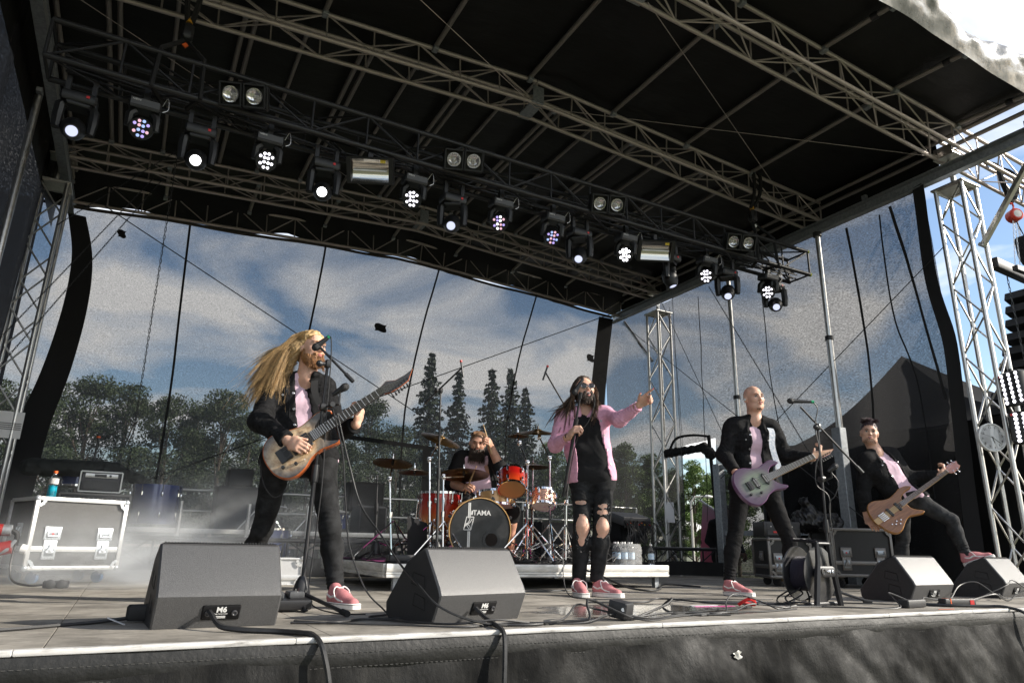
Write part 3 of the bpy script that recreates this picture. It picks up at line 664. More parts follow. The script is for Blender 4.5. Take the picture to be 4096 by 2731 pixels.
# ------------------------------------------------------------------ implicit-surface modelling for bodies and clothes
class Field:
    def __init__(s, lo, hi, h):
        s.lo = np.array(lo, float); s.h = h; s.n = np.ceil((np.array(hi)-s.lo)/h).astype(int)+1
        s.D = np.full(s.n, 1., np.float32)
    def sub(s, lo, hi):
        i0 = np.clip(np.floor((lo-s.lo)/s.h).astype(int), 0, s.n-1); i1 = np.clip(np.ceil((hi-s.lo)/s.h).astype(int)+1, 1, s.n)
        if (i1 <= i0).any(): return None, None
        ax = [s.lo[k]+s.h*np.arange(i0[k], i1[k]) for k in range(3)]
        sl = tuple(slice(i0[k], i1[k]) for k in range(3))
        return sl, [ax[0][:, None, None].astype(np.float32), ax[1][None, :, None].astype(np.float32), ax[2][None, None, :].astype(np.float32)]
    def put(s, sl, d, k, op):
        c = s.D[sl]
        if op == 'add':
            if k > 0: hh = np.maximum(k-np.abs(c-d), 0)/k; s.D[sl] = np.minimum(c, d)-hh*hh*k*.25
            else: s.D[sl] = np.minimum(c, d)
        else:
            d = -d
            if k > 0: hh = np.maximum(k-np.abs(c-d), 0)/k; s.D[sl] = np.maximum(c, d)+hh*hh*k*.25
            else: s.D[sl] = np.maximum(c, d)
    def cap(s, a, b, ra, rb=None, k=.03, flat=None, op='add'):
        rb = ra if rb is None else rb; a, b = np.array(a, float), np.array(b, float); m = max(ra, rb)+k+.012
        sl, (X, Y, Z) = s.sub(np.minimum(a, b)-m, np.maximum(a, b)+m) if True else None
        if sl is None: return s
        q = [X-a[0], Y-a[1], Z-a[2]]; ab = b-a
        if flat is not None:
            n = np.array(flat[0], float); n /= np.linalg.norm(n); f = flat[1]-1; dt = q[0]*n[0]+q[1]*n[1]+q[2]*n[2]
            q = [q[i]+n[i]*dt*f for i in range(3)]; ab = ab+n*(ab@n)*f
        L2 = max(ab@ab, 1e-9); t = np.clip((q[0]*ab[0]+q[1]*ab[1]+q[2]*ab[2])/L2, 0, 1)
        d = np.sqrt((q[0]-t*ab[0])**2+(q[1]-t*ab[1])**2+(q[2]-t*ab[2])**2)-(ra+(rb-ra)*t)
        s.put(sl, d.astype(np.float32), k, op); return s
    def ell(s, c, r, rot=None, k=.03, op='add'):
        c = np.array(c, float); r = np.array(r, float); m = r.max()+k+.012
        sl, g = s.sub(c-m, c+m)
        if sl is None: return s
        q = [g[i]-c[i] for i in range(3)]
        if rot is not None: q = [q[0]*rot[0][i]+q[1]*rot[1][i]+q[2]*rot[2][i] for i in range(3)]
        k0 = np.sqrt((q[0]/r[0])**2+(q[1]/r[1])**2+(q[2]/r[2])**2); k1 = np.sqrt((q[0]/r[0]**2)**2+(q[1]/r[1]**2)**2+(q[2]/r[2]**2)**2)+1e-6
        s.put(sl, (k0*(k0-1)/k1).astype(np.float32), k, op); return s
    def box(s, c, hs, rot, rnd=.005, k=0., op='add'):
        c = np.array(c, float); hs = np.array(hs, float); m = np.linalg.norm(hs)+k+.01
        sl, g = s.sub(c-m, c+m)
        if sl is None: return s
        q = [g[i]-c[i] for i in range(3)]
        q = [np.abs(q[0]*rot[0][i]+q[1]*rot[1][i]+q[2]*rot[2][i])-hs[i]+rnd for i in range(3)]
        d = np.sqrt(sum(np.maximum(a, 0)**2 for a in q))+np.minimum(np.maximum(np.maximum(q[0], q[1]), q[2]), 0)-rnd
        s.put(sl, d.astype(np.float32), k, op); return s
    def cut(s, p, n, k=.004, near=None, rad=.3):
        """remove everything on the +n side of the plane (only within rad of near, if given)"""
        p, n = np.array(p, float), np.array(n, float); n /= np.linalg.norm(n)
        if near is None: sl, (X, Y, Z) = tuple(slice(0, q) for q in s.n), s.sub(s.lo, s.lo+s.h*s.n)[1]
        else: sl, (X, Y, Z) = s.sub(np.array(near)-rad, np.array(near)+rad)
        d = (X-p[0])*n[0]+(Y-p[1])*n[1]+(Z-p[2])*n[2]
        if near is not None:
            w = np.sqrt((X-near[0])**2+(Y-near[1])**2+(Z-near[2])**2)-rad; d = np.minimum(d, -w)
        c = s.D[sl]; d = d.astype(np.float32); hh = np.maximum(k-np.abs(c-d), 0)/k; s.D[sl] = np.maximum(c, d)+hh*hh*k*.25; return s
    def wrinkle(s, amp, freq, seed, folds=()):
        idx = np.nonzero(np.abs(s.D) < .03); p = [s.lo[i]+s.h*idx[i] for i in range(3)]
        rg = np.random.default_rng(seed); v = np.zeros(len(p[0]))
        for o in range(7):
            kv = rg.normal(size=3)*freq*(1+.35*o); ph = rg.uniform(0, 6.28)
            w2 = rg.normal(size=3)*freq*.5
            v += np.sin(p[0]*kv[0]+p[1]*kv[1]+p[2]*kv[2]+ph+1.3*np.sin(p[0]*w2[0]+p[1]*w2[1]+p[2]*w2[2]))/(1+.4*o)
        v *= amp/2.
        for c, sg, ax, fr, am in folds:
            q = [p[i]-c[i] for i in range(3)]; g = np.exp(-(q[0]**2+q[1]**2+q[2]**2)/(2*sg*sg)); ax = np.array(ax, float); ax /= np.linalg.norm(ax)
            u = q[0]*ax[0]+q[1]*ax[1]+q[2]*ax[2]; kx = rg.normal(size=3)*14
            k2 = rg.normal(size=3)*26; k3 = rg.normal(size=3)*16
            w = np.sin(u*fr*.8+2.6*np.sin(q[0]*kx[0]+q[1]*kx[1]+q[2]*kx[2]+rg.uniform(0, 6))+1.2*np.sin(q[0]*k2[0]+q[1]*k2[1]+q[2]*k2[2])+rg.uniform(0, 6))
            w = (1-np.abs(w))**1.5-.35; v -= am*1.9*g*w*(.55+.45*np.sin(q[0]*k3[0]+q[1]*k3[1]+q[2]*k3[2]+rg.uniform(0, 6)))
        s.D[idx] += v.astype(np.float32); return s
    def mesh(s, name, mats, off):
        D = s.D; n = np.array(D.shape)
        core = D[:-1, :-1, :-1] < 0; mn = core.copy(); mxx = core.copy()
        for dx_ in (0, 1):
            for dy_ in (0, 1):
                for dz_ in (0, 1):
                    q = D[dx_:n[0]-1+dx_, dy_:n[1]-1+dy_, dz_:n[2]-1+dz_] < 0; mn &= q; mxx |= q
        act = mxx & ~mn; cells = np.argwhere(act); ids = np.full(act.shape, -1, np.int32); ids[act] = np.arange(len(cells))
        acc = np.zeros((len(cells), 3)); cnt = np.zeros(len(cells))
        cor = [(a, b, c) for a in (0, 1) for b in (0, 1) for c in (0, 1)]
        val = {c: D[cells[:, 0]+c[0], cells[:, 1]+c[1], cells[:, 2]+c[2]] for c in cor}
        for a in cor:
            for k in range(3):
                if a[k]: continue
                b = list(a); b[k] = 1; b = tuple(b); va, vb = val[a], val[b]; m = (va < 0) != (vb < 0)
                t = va[m]/(va[m]-vb[m]); pt = np.tile(np.array(a, float), (m.sum(), 1)); pt[:, k] += t; acc[m] += pt; cnt[m] += 1
        v = s.lo+s.h*(cells+acc/cnt[:, None])-np.array(off)
        fs = []
        for k in range(3):
            o1, o2 = [(1, 2), (2, 0), (0, 1)][k]
            A_ = [slice(0, n[i]-1) for i in range(3)]; B_ = list(A_); A_[o1] = slice(1, n[o1]-1); A_[o2] = slice(1, n[o2]-1); Bs = list(A_)
            Bs[k] = slice(1, n[k]); sa = D[tuple(A_)] < 0; sb = D[tuple(Bs)] < 0; e = np.argwhere(sa != sb)
            if not len(e): continue
            fl_ = sa[e[:, 0], e[:, 1], e[:, 2]]; e = e.copy(); e[:, o1] += 1; e[:, o2] += 1
            def cid(d1, d2): q = e.copy(); q[:, o1] += d1; q[:, o2] += d2; return ids[q[:, 0], q[:, 1], q[:, 2]]
            qd = np.stack([cid(-1, -1), cid(0, -1), cid(0, 0), cid(-1, 0)], 1); qd[~fl_] = qd[~fl_][:, ::-1]; fs.append(qd)
        f = np.concatenate(fs); f = f[(f >= 0).all(1)]
        me = bpy.data.meshes.new(name); me.vertices.add(len(v)); me.vertices.foreach_set('co', v.astype(np.float32).ravel())
        me.loops.add(f.size); me.loops.foreach_set('vertex_index', f.astype(np.int32).ravel()); me.polygons.add(len(f))
        me.polygons.foreach_set('loop_start', np.arange(0, f.size, 4, dtype=np.int32)); me.polygons.foreach_set('loop_total', np.full(len(f), 4, np.int32))
        me.polygons.foreach_set('use_smooth', np.ones(len(f), bool)); me.update(calc_edges=True); me.validate()
        for m_ in (mats if isinstance(mats, (list, tuple)) else [mats]): me.materials.append(m_)
        return me
    def obj(s, name, mats, parent):
        root = parent if parent.parent is None else parent.parent
        o = bpy.data.objects.new(name, s.mesh(name, mats, root.location)); COL.objects.link(o); o.parent = parent; return o
def a3(v): return np.array(v, float)
def unit(v): v = a3(v); return v/np.linalg.norm(v)
# measured joint positions of the five musicians, metres in stage coordinates
PJ = {
 'G1': dict(head=(0.935, 1.639, 1.623), chin=(0.950, 1.563, 1.462), neck=(0.930, 1.664, 1.448), shR=(0.734, 1.747, 1.341), elR=(0.653, 1.586, 1.091), wrR=(0.793, 1.329, 0.946), knR=(0.859, 1.226, 0.905), shL=(1.062, 1.684, 1.370), elL=(1.142, 1.596, 1.065), wrL=(1.194, 1.318, 1.085), knL=(1.194, 1.273, 1.149), chest=(0.895, 1.683, 1.277), waist=(0.936, 1.661, 0.960), hipR=(0.820, 1.757, 0.757), kneeR=(0.790, 1.853, 0.439), ankR=(0.707, 2.045, 0.084), hipL=(1.067, 1.590, 0.760), kneeL=(1.124, 1.447, 0.444), ankL=(1.179, 1.394, 0.085), heelL=(1.151, 1.409, 0.020), toeL=(1.322, 1.272, 0.027), bridge=(0.790, 1.331, 0.871), nut=(1.302, 1.169, 1.290), tip=(1.431, 1.123, 1.413), bodyend=(0.818, 1.316, 0.743)),
 'S': dict(head=(3.313, 1.871, 1.673), chin=(3.276, 1.812, 1.541), neck=(3.347, 1.887, 1.512), shR=(3.169, 1.983, 1.441), elR=(3.068, 1.946, 1.191), wrR=(3.058, 1.725, 1.226), knR=(3.079, 1.679, 1.284), shL=(3.479, 1.793, 1.461), elL=(3.448, 1.560, 1.383), wrL=(3.501, 1.362, 1.476), knL=(3.524, 1.304, 1.519), chest=(3.345, 1.888, 1.330), waist=(3.377, 1.871, 0.991), hipR=(3.318, 1.925, 0.804), kneeR=(3.273, 1.859, 0.532), ankR=(3.281, 1.923, 0.118), toeR=(3.185, 1.815, 0.018), hipL=(3.461, 1.826, 0.806), kneeL=(3.416, 1.782, 0.529), ankL=(3.394, 1.839, 0.116), toeL=(3.451, 1.718, 0.026), micb=(3.084, 1.846, 0.756), mict=(3.127, 1.619, 1.664)),
 'B': dict(head=(4.972, 1.513, 1.728), chin=(4.941, 1.439, 1.618), neck=(4.991, 1.537, 1.554), shR=(4.805, 1.649, 1.462), elR=(4.716, 1.674, 1.202), wrR=(4.658, 1.501, 1.029), knR=(4.666, 1.383, 0.955), shL=(5.156, 1.483, 1.455), elL=(5.231, 1.443, 1.218), wrL=(5.319, 1.213, 1.172), knL=(5.297, 1.135, 1.175), chest=(4.967, 1.562, 1.324), waist=(4.965, 1.586, 0.962), hipR=(4.876, 1.656, 0.783), kneeR=(4.763, 1.671, 0.464), ankR=(4.672, 1.675, 0.118), toeR=(4.684, 1.600, 0.025), hipL=(5.090, 1.541, 0.787), kneeL=(5.242, 1.482, 0.468), ankL=(5.271, 1.489, 0.104), toeL=(5.199, 1.460, -0.012), bridge=(4.645, 1.326, 0.901), nut=(5.260, 1.155, 1.179), tip=(5.495, 1.074, 1.282), bodyend=(4.561, 1.371, 0.836)),
 'BS': dict(head=(6.729, 1.591, 1.580), chin=(6.668, 1.511, 1.465), neck=(6.759, 1.575, 1.405), shR=(6.615, 1.608, 1.274), elR=(6.586, 1.623, 0.923), wrR=(6.555, 1.526, 0.707), knR=(6.516, 1.456, 0.647), shL=(6.950, 1.518, 1.352), elL=(7.026, 1.432, 1.128), wrL=(7.129, 1.172, 1.127), knL=(7.150, 1.116, 1.148), chest=(6.809, 1.549, 1.221), waist=(6.931, 1.460, 0.956), hipR=(6.955, 1.493, 0.839), kneeR=(6.956, 1.526, 0.533), ankR=(6.931, 1.596, 0.058), toeR=(6.761, 1.517, -0.005), hipL=(7.032, 1.338, 0.860), kneeL=(7.143, 1.119, 0.695), ankL=(7.226, 1.075, 0.349), heelL=(7.188, 1.095, 0.265), toeL=(7.335, 0.903, 0.353), bridge=(6.577, 1.423, 0.728), nut=(7.169, 1.105, 1.172), tip=(7.247, 1.063, 1.239), bodyend=(6.615, 1.403, 0.615)),
 'D': dict(head=(3.153, 3.626, 1.404), chin=(3.111, 3.558, 1.306), neck=(3.182, 3.678, 1.292), shR=(3.019, 3.766, 1.244), elR=(2.910, 3.734, 0.988), wrR=(2.934, 3.460, 0.919), knR=(2.937, 3.379, 0.925), shL=(3.327, 3.646, 1.278), elL=(3.320, 3.400, 1.125), wrL=(3.216, 3.433, 1.344), knL=(3.174, 3.387, 1.378), chest=(3.194, 3.718, 1.165), waist=(3.229, 3.721, 0.930), hipR=(3.157, 3.794, 0.845), hipL=(3.340, 3.695, 0.849), kneeR=(2.948, 3.452, 0.778), kneeL=(3.388, 3.273, 0.699), ankR=(2.954, 3.392, 0.391), ankL=(3.417, 3.314, 0.410), toeL=(3.346, 3.182, 0.342), stickLa=(3.167, 3.346, 1.309), stickLb=(3.121, 3.438, 1.573), stickRa=(2.937, 3.401, 0.886), stickRb=(2.956, 3.221, 1.116)),
}
# ------------------------------------------------------------------ people
skin = M('skin_fair', (.62, .37, .27), .5, 0, .12, 18, sss=.15, bump=.05, bscale=300)
skin2 = M('skin_ruddy', (.50, .27, .185), .5, 0, .14, 18, sss=.15, bump=.05, bscale=300)
lipm = M('lip', (.42, .16, .14), .45)
eyew = M('eye_white', (.42, .39, .37), .3); eyed = M('iris', (.05, .06, .07), .2)
nailr = M('red_nail_varnish', (.45, .02, .06), .25)
denim = M('black_denim', (.013, .013, .014), .85, 0, .4, 40, bump=.3, bscale=500, spec=.12)
jeans = M('washed_black_denim', (.021, .0215, .0225), .85, 0, .45, 14, bump=.3, bscale=450, spec=.12)
jeansg = M('faded_grey_denim', (.034, .035, .037), .85, 0, .5, 12, bump=.3, bscale=450, spec=.12)
pinkshirt = M('pale_pink_cotton', (.66, .47, .56), .85, 0, .06, 12, bump=.15, bscale=300)
pinkjacket = M('pink_denim', (.68, .36, .48), .85, 0, .10, 26, bump=.25, bscale=500, spec=.15)
blacktee = M('black_cotton', (.018, .018, .019), .9, 0, .2, 10, spec=.1)
shoepink = M('dusty_pink_suede', (.50, .19, .20), .85, 0, .1, 60, bump=.2, bscale=400)
shoewhite = M('white_rubber_sole', (.74, .72, .69), .6, 0, .06, 40)
lacem = M('white_lace', (.8, .79, .78), .8)
metalbtn = M('jacket_button', (.35, .35, .36), .35, .9)
threadw = M('frayed_thread', (.30, .30, .30), .9)

def hframe(fwd, roll=0.):
    f = unit(fwd); x = unit(np.cross(f, [0, 0, 1])); u = np.cross(x, f)      # x = to the person's right
    c, s = math.cos(roll), math.sin(roll); x, u = x*c+u*s, u*c-x*s
    return np.array([x, f, u])                # rows: right, forward, up
class Fig:
    def __init__(s, J, face, roll, label, name='person', h=.0065, fat=0., skinm=skin, scale=1.):
        s.J = {k: a3(v) for k, v in J.items()}; s.root = thing(name, label, 'person', (J['waist'][0], J['waist'][1], 0), 'musicians on stage')
        s.H = hframe(face, roll); s.hc = s.J['head']; s.h = h; s.fat = fat; s.skin = skinm
        s.lat = unit(s.J['shL']-s.J['shR']); s.up = unit(s.J['neck']-s.J['waist']); s.up = unit(s.up-s.lat*(s.up@s.lat)); s.fw = np.cross(s.up, s.lat) if False else -np.cross(s.lat, s.up)*-1
        s.fw = np.cross(s.up, s.lat); s.fw *= 1 if s.fw @ (a3((0, -2.967, 1))-s.J['chest']) > 0 else -1
        s.rot3 = np.array([s.lat, s.fw, s.up]).T
        P_ = np.array(list(s.J.values())); s.lo, s.hi = P_.min(0)-.2, P_.max(0)+.2
    def hp(s, x, y, z): return s.hc+s.H[0]*x+s.H[1]*y+s.H[2]*z
    def field(s, lo=None, hi=None, h=None):
        return Field(s.lo if lo is None else lo, s.hi if hi is None else hi, h or s.h)
    def box(s, names, pad=.16): P_ = np.array([s.J[n] for n in names]); return P_.min(0)-pad, P_.max(0)+pad
    # ---- shapes shared by the body and what is worn over it
    def arm(s, F, sd, g, k=.03, upto=1., r=1.):
        a, b, c = s.J['sh'+sd], s.J['el'+sd], s.J['wr'+sd]; F.cap(a, b, .053*r+g, .045*r+g, k); F.cap(b, b+(c-b)*upto, .044*r+g, (.044+(.030-.044)*upto)*r+g, k)
    def torso(s, F, g, k=.07, low=True):
        J = s.J; mid = (J['shR']+J['shL'])/2; fl_ = (s.fw, 1.12); ch = mid-s.up*.13; wa = J['waist']; ft = s.fat
        F.cap(J['shR']+s.lat*.02-s.up*.015, J['shL']-s.lat*.02-s.up*.015, .058+g, .058+g, k)
        F.cap(ch-s.lat*.068, ch+s.lat*.068, .118+g+ft*.3, None, k, fl_)
        m2 = ch*.45+wa*.55+s.fw*ft*.6; F.cap(m2-s.lat*.058, m2+s.lat*.058, .108+g+ft, None, k, fl_)
        F.cap(wa-s.lat*.06+s.fw*ft*.5, wa+s.lat*.06+s.fw*ft*.5, .104+g+ft, None, k, fl_)
        for q in ('shR', 'shL'): F.cap(J['neck']-s.up*.02, J[q]*.75+J['neck']*.25, .045+g*.7, .055+g, k*.6)
        if low:
            hc = (J['hipR']+J['hipL'])/2; F.cap(J['hipR']+s.up*.03, J['hipL']+s.up*.03, .098+g+ft*.4, None, k, fl_)
    def legs(s, F, g, sides='RL', k=.035, gc=0., r=1.):
        for q in sides:
            a, b, c = s.J['hip'+q], s.J['knee'+q], s.J['ank'+q]
            F.cap(a, b, .086*r+g, .057*r+g, k); m = b+(c-b)*.30-s.fw*.012; F.cap(b, m, .055*r+g, .055*r+g+gc, k); F.cap(m, c, .055*r+g+gc, .037+g+gc, k)
    def head(s, F, ears=True, jaw=1.):
        H = s.H.T; E = lambda c, r, k, op='add': F.ell(s.hp(*c), r, s.H.T, k, op)
        E((0, -.014, .030), (.076, .097, .088), .02); E((0, .030, -.040), (.060*jaw, .060, .078), .045); E((0, .060, -.098), (.028*jaw, .026, .024), .035)
        for q in (-1, 1):
            E((q*.038, .056, -.026), (.026, .026, .022), .03); E((q*.045, .03, -.085), (.022*jaw, .03, .026), .035)
            if ears: E((q*.080, -.012, -.010), (.011, .022, .033), .010)
        F.cap(s.hp(-.036, .081, .020), s.hp(.036, .081, .020), .013, None, .022)
        F.cap(s.hp(0, .088, .014), s.hp(0, .108, -.030), .007, .0125, .014); E((-.010, .098, -.034), (.008, .010, .007), .008); E((.010, .098, -.034), (.008, .010, .007), .008)
        for q in (-1, 1): E((q*.032, .099, .001), (.016, .013, .0105), .012, 'sub')
        E((0, .084, -.064), (.024, .014, .013), .012)
        F.cap(s.hp(0, -.022, -.06), s.J['neck']-s.up*.03, .058, .066, .035)
    def eyes(s, par, closed=False, brow=None):
        for q in (-1, 1):
            c = s.hp(q*.032, .0795, .001); e = MB(); rot = Matrix(s.H.T.tolist()); e.ell(c, .0125, rot, 10, 8)
            if not closed: e.ell(s.hp(q*.032, .0885, .000), (.0068, .0045, .0068), rot, 8, 6, mi=1)
            e.obj('eye', [s.skin if closed else eyew, eyed], par)
            u = MB(); u.path([s.hp(q*.019, .094, .0060), s.hp(q*.032, .0970, .0085), s.hp(q*.046, .087, .0055)], .0030, 5, smooth=3); u.obj('eyelid', M('dark_lash', (.035, .02, .018), .7), par)
            if brow is not None: MB().path([s.hp(q*.014, .098, .0190), s.hp(q*.032, .099, .0250), s.hp(q*.050, .086, .0205)], [.0035, .0042, .002], 5, smooth=3).obj('eyebrow', brow, par)
    def lips(s, par, open_=0.):
        m = MB(); m.path([s.hp(-.023, .088, -.063), s.hp(-.010, .097, -.0585+open_*.2), s.hp(0, .099, -.0600+open_*.2), s.hp(.010, .097, -.0585+open_*.2), s.hp(.023, .088, -.063)], [.002, .005, .0046, .005, .002], 6, smooth=3)
        m.path([s.hp(-.022, .088, -.064), s.hp(0, .098, -.069-open_), s.hp(.022, .088, -.064)], [.002, .006, .002], 6, smooth=4)
        if open_: m.ell(s.hp(0, .091, -.064-open_*.5), (.017, .010, .006+open_*.5), Matrix(s.H.T.tolist()), mi=1); m.box(s.hp(0, .098, -.0625), (.024, .006, .006), Matrix(s.H.T.tolist()), mi=2)
        m.obj('lips', [lipm, M('mouth_dark', (.04, .01, .01), .6), eyew], par)
    def hand(s, F, sd, pn, curl=(.6, .6, .6, .6), tdir=(.6, .7, .3), ts=1, sc=1., spread=.0, fw=None):
        wr, kn = s.J['wr'+sd], s.J['kn'+sd]; f = unit(kn-wr) if fw is None else unit(fw); n = a3(pn); n = unit(n-f*(n@f)); l = np.cross(n, f)*ts
        F.cap(wr+f*.012, wr+f*.045, .029*sc, .034*sc, .02, (n, 1.6)); F.cap(wr+f*.05-l*.020, wr+f*.05+l*.020, .030*sc, None, .02, (n, 1.8)); F.cap(wr+f*.085-l*.022, wr+f*.085+l*.024, .017*sc, None, .014, (n, 1.2))
        out = []
        for i in range(4):
            b = wr+f*(.088+(.006, .010, .007, -.002)[i])*sc+l*(.031-.0205*i)*sc; d = unit(f+l*spread*(1.5-i)); c = curl[i]; ang = 0.; p = b; ls = a3((.043, .028, .021))*(.95, 1.05, 1., .82)[i]*sc
            for k_, L_ in enumerate(ls):
                ang += c*(.9, 1.1, .8)[k_]; dd_ = d*math.cos(ang)+n*math.sin(ang); q = p+dd_*L_; F.cap(p, q, (.0098, .0090, .0080)[k_]*sc, (.0090, .0082, .0070)[k_]*sc, .004); p = q
            out.append((p, dd_))
        b = wr+f*.030*sc+l*.026*sc; d = unit(f*tdir[0]+l*tdir[1]+n*tdir[2]); q = b+d*.045*sc; F.cap(b, q, .0155*sc, .0115*sc, .010); d2 = unit(d+f*.45); e = q+d2*.033*sc; F.cap(q, e, .0115*sc, .0090*sc, .004)
        out.append((e, d2)); return out
def strands(name, par, n, fn, mats, r=(.0016, .0003), seg=7, seed=1):
    rg = random.Random(seed); b = MB(); nm = len(mats)
    for i in range(n):
        pts = spline(fn(rg), max(2, seg//3)); k = len(pts); rr = [r[0]+(r[1]-r[0])*(t/(k-1))**2 for t in range(k)]
        b.path(pts, rr, 3, mi=rg.randrange(nm), cap=False)
    return b.obj(name, mats, par, smooth=180)
def shoe(fig, sd, heel, toe, upv=(0, 0, 1), stripe=1, length=.285):
    """skate shoe between heel and toe: white rubber sole, pink upper, side stripe and laces"""
    heel, toe = a3(heel), a3(toe); f = unit(toe-heel); u = a3(upv); u = unit(u-f*(u@f)); l = np.cross(f, u); par = fig.root
    P_ = lambda x, y, z: heel+f*x+l*y+u*z
    out = []
    for t in range(28):
        a = 2*math.pi*t/28; x = .5-.5*math.cos(a); w = (.036+.018*math.sin(min(1, x*1.35)*math.pi*.62))*(1 if 0 < x < 1 else 1); y = math.copysign(1, math.sin(a))*w*abs(math.sin(a))**.42
        out.append((x*length, y+.006*math.sin(x*3.1)))
    mt = Matrix(((f[0], l[0], u[0], heel[0]), (f[1], l[1], u[1], heel[1]), (f[2], l[2], u[2], heel[2]), (0, 0, 0, 1)))
    F = Field(np.minimum(heel, P_(length, 0, .12))-.12, np.maximum(heel, P_(length, 0, .12))+.12, .005)
    F.cap(P_(.05, 0, .055), P_(.13, .002, .05), .041, .043, .02); F.cap(P_(.13, .002, .048), P_(.235, .004, .030), .043, .036, .03, (u, 1.1)); F.cap(P_(.045, 0, .06), P_(.052, 0, .105), .040, .036, .02); F.cap(P_(.10, 0, .085), P_(.16, 0, .055), .028, .03, .03)
    F.cut(P_(0, 0, .022), -u, .002); up = F.obj('shoe', shoepink, par)
    MB().prism(out, 0, .034, mt, bev=.004).obj('sole', shoewhite, up); MB().prism([(x*1.004, y*1.012) for x, y in out], .026, .0285, mt).obj('foxing_line', rubber, up)
    for q in (-1, 1):
        st_ = MB(); st_.path([P_(.035, q*.0425, .075), P_(.075, q*.0445, .060), P_(.11, q*.0465, .068), P_(.145, q*.0475, .052), P_(.19, q*.046, .042)], [.005, .0065, .0075, .0065, .004], 6, smooth=4); st_.obj('side_stripe', shoewhite, up)
    lc = MB()
    for k_ in range(5):
        x = .105+.022*k_; z = .108-.0125*k_; lc.path([P_(x, -.026, z-.010), P_(x+.006, 0, z+.003), P_(x+.012, .026, z-.014)], .0042, 5, smooth=3); lc.path([P_(x, .026, z-.010), P_(x+.006, 0, z+.006), P_(x+.012, -.026, z-.014)], .0042, 5, smooth=3)
    for q in (-1, 1): lc.path([P_(.105, 0, .108), P_(.10, q*.03, .118), P_(.115, q*.055, .095), P_(.13, q*.05, .06), P_(.118, q*.02, .098)], .0036, 5, smooth=4)
    lc.obj('laces', lacem, up); return up
def locks(name, par, n, per, guide, mats, r=(.0018, .0004), seed=1, rad=.014, wave=.007):
    """hair as wavy locks: per strands gathered round each of n guide curves"""
    rg = random.Random(seed); b = MB(); nm = len(mats)
    for i in range(n):
        g = spline([V(p) for p in guide(rg)], 4); k = len(g); x, y, _ = frame(g[-1]-g[0]); ph = rg.uniform(0, 6.28); mi0 = rg.randrange(nm); amp = wave*rg.uniform(.4, 1.5); fq = rg.uniform(5, 9)
        for j in range(per):
            a = rg.uniform(0, 6.283); q = rad*rg.random()**.5; ln = rg.uniform(.82, 1.0); pts = []; ph2 = ph+rg.uniform(-.5, .5)
            for t_, p in enumerate(g):
                t = t_/(k-1)
                if t > ln+.05: break
                w = q*(1.15-t*.75)*min(1, t*3+.35); pts.append(p+x*(w*math.cos(a)+amp*t*math.sin(fq*t+ph2))+y*(w*math.sin(a)+amp*t*math.cos(fq*t*.8+ph2)))
            b.path(pts, [r[0]+(r[1]-r[0])*(t/(len(pts)-1))**2 for t in range(len(pts))], 3, mi=mi0 if rg.random() < .7 else rg.randrange(nm), cap=False)
    return b.obj(name, mats, par, smooth=180)
def hairmats(c, nm): return [M(f'{nm}_hair_{i}', tuple(x*k for x in c), .55, 0, .25, 60) for i, k in enumerate((.62, 1., 1.35))]
def limbfold(a, b, at, sg, fr, am): a, b = a3(a), a3(b); return (a+(b-a)*at, sg, b-a, fr, am)
